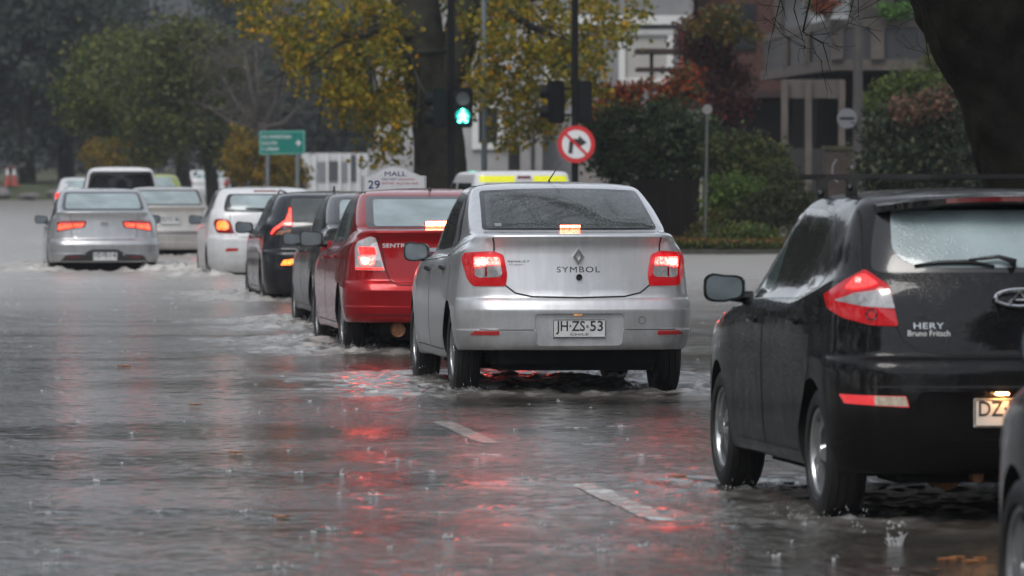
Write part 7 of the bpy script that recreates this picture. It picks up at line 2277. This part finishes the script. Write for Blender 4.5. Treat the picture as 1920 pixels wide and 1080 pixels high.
def build_unseen_sides():
    """unseen trees added beside the street and behind the camera to darken reflections"""
    W = []
    for k in range(34):
        D = -45 + k * 9.0
        x = -17.5 - LANE * (D - 27) + RNG.uniform(-1, 1); hh = RNG.uniform(12, 17)
        W.append((x - 2, D, hh * .52, 3.5, 5.5, hh * .5))
    for k in range(14):
        D = -45 + k * 8.5
        hh = RNG.uniform(11, 16)
        W.append((17.5 + RNG.uniform(-1, 1), D, hh * .52, 3.5, 5.5, hh * .5))
    for k in range(8):
        hh = RNG.uniform(11, 15)
        W.append((-22 + k * 6.0, -44 + RNG.uniform(-1, 1), hh * .5, 4, 3, hh * .5))
    P = clump_points(W, 46000, 1500, 2.2, shell=.55)
    P[:, 2] = np.abs(P[:, 2])
    o = leaf_cloud('unseen_greenery', P, .75, [(.022, .030, .016), (.035, .040, .020), (.05, .045, .022), (.03, .026, .02)], None)  # out-of-view leaf masses, added to darken what the cars reflect
    tag(o, kind='stuff')
# ---------------------------------------------------------------- assemble
CARS = [build_symbol(), build_black_hatch(), build_red(), build_taxi(), build_estate(), build_white_hatch(), build_left_silver(), build_beige(), build_pickup(), build_van(), build_corner_car()]
FW = paint('far_white', (.55, .56, .57), rough=.4, mud=.1, flake=.02)
CARS.append(far_car('far white hatchback showing past the left side of the pick-up cab', at(163, 0, 150).x, 150, .22, FW, lamp_on=True))
CARS.append(far_car('far yellow green hatchback just right of the pick-up cab', at(288, 0, 152).x, 152, .14, paint('far_lime', (.30, .36, .06), rough=.4, mud=.1)))
CARS.append(far_car('far white car half hidden by the leaning street tree trunk', at(392, 0, 206).x, 206, -.10, FW, th=9, sz=.86))
for c in CARS:
    st = {0: .55}.get(CARS.index(c), None)
    for ch in c.children:
        if ch.name.startswith('wheel'):
            a = c.rotation_euler.z; l = ch.location
            wx = c.location.x + l.x * math.cos(a) - l.y * math.sin(a); wy = c.location.y + l.x * math.sin(a) + l.y * math.cos(a)
            if wy > 140: continue
            k = CARS.index(c)
            s = {0: .55, 1: .28, 2: .85, 3: .8, 4: 1.0, 5: 1.5, 6: 1.8, 7: 1.6, 8: 1.0, 9: .8, 10: .15}.get(k, .5)
            WHEELS.append((wx, wy, s))
place_splashes()
build_road(); build_water(); build_ground_right()
build_yellow_tree(); build_black_tree(); build_far_trees(); build_right_garden(); build_signals(); build_houses(); build_small_things(); build_splashes(); build_unseen_sides(); build_balcony_plants()

# rain-filled air between the camera and the hills
hz = MB(); hz.box((0, 470, 112), (900, 1040, 230))
ho = hz.build('haze', mat('haze_tmp', (1, 1, 1))); tag(ho, kind='stuff')
hm = bpy.data.materials.new('rain_haze'); hm.use_nodes = True; nt = hm.node_tree
nt.nodes.remove(nt.nodes['Principled BSDF'])
pv = N(nt, 'ShaderNodeVolumePrincipled'); pv.inputs['Color'].default_value = (.80, .84, .90, 1); pv.inputs['Density'].default_value = HAZE; pv.inputs['Anisotropy'].default_value = .2
nt.links.new(pv.outputs[0], nt.nodes['Material Output'].inputs['Volume'])
ho.data.materials.clear(); ho.data.materials.append(hm)

# overcast daylight
w = bpy.data.worlds.new('World'); SC.world = w; w.use_nodes = True
nt = w.node_tree; bg = nt.nodes['Background']
sky = N(nt, 'ShaderNodeTexSky', sky_type='NISHITA'); sky.sun_disc = False
EL, RO = 52, 205
sky.sun_elevation = rad(EL); sky.sun_rotation = rad(RO); sky.air_density = 1.0; sky.dust_density = 1.0; sky.altitude = 200
hs = N(nt, 'ShaderNodeHueSaturation'); hs.inputs['Saturation'].default_value = .28
nt.links.new(sky.outputs['Color'], hs.inputs['Color']); nt.links.new(hs.outputs['Color'], bg.inputs['Color'])
bg.inputs['Strength'].default_value = .15
sl = bpy.data.lights.new('sun', 'SUN'); sl.energy = 1.2; sl.angle = rad(25); sl.color = (1, .97, .93)
so = bpy.data.objects.new('sun', sl); COL.objects.link(so)
# nishita: rotation 0 puts the sun at +Y, turning clockwise seen from above
az = rad(RO)
d = Vector((math.sin(az) * math.cos(rad(EL)), math.cos(az) * math.cos(rad(EL)), math.sin(rad(EL))))
so.rotation_euler = d.to_track_quat('Z', 'Y').to_euler()

cam = bpy.data.objects.new('Camera', bpy.data.cameras.new('Camera')); COL.objects.link(cam); SC.camera = cam
cam.location = (0, 0, EYE)
cam.data.sensor_width = 36; cam.data.lens = 36 * FPX / 1920
cam.rotation_euler = (rad(90) - math.atan((540 - 304) / FPX), 0, 0)
cam.data.clip_start = .5; cam.data.clip_end = 3000
cam.data.dof.use_dof = True; cam.data.dof.focus_distance = 39.5; cam.data.dof.aperture_fstop = 5.6
SC.view_settings.view_transform = 'Standard'; SC.view_settings.look = 'None'
SC.view_settings.exposure = EXPO; SC.view_settings.gamma = 1
SC.cycles.volume_bounces = 0
SC.cycles.max_bounces = 8
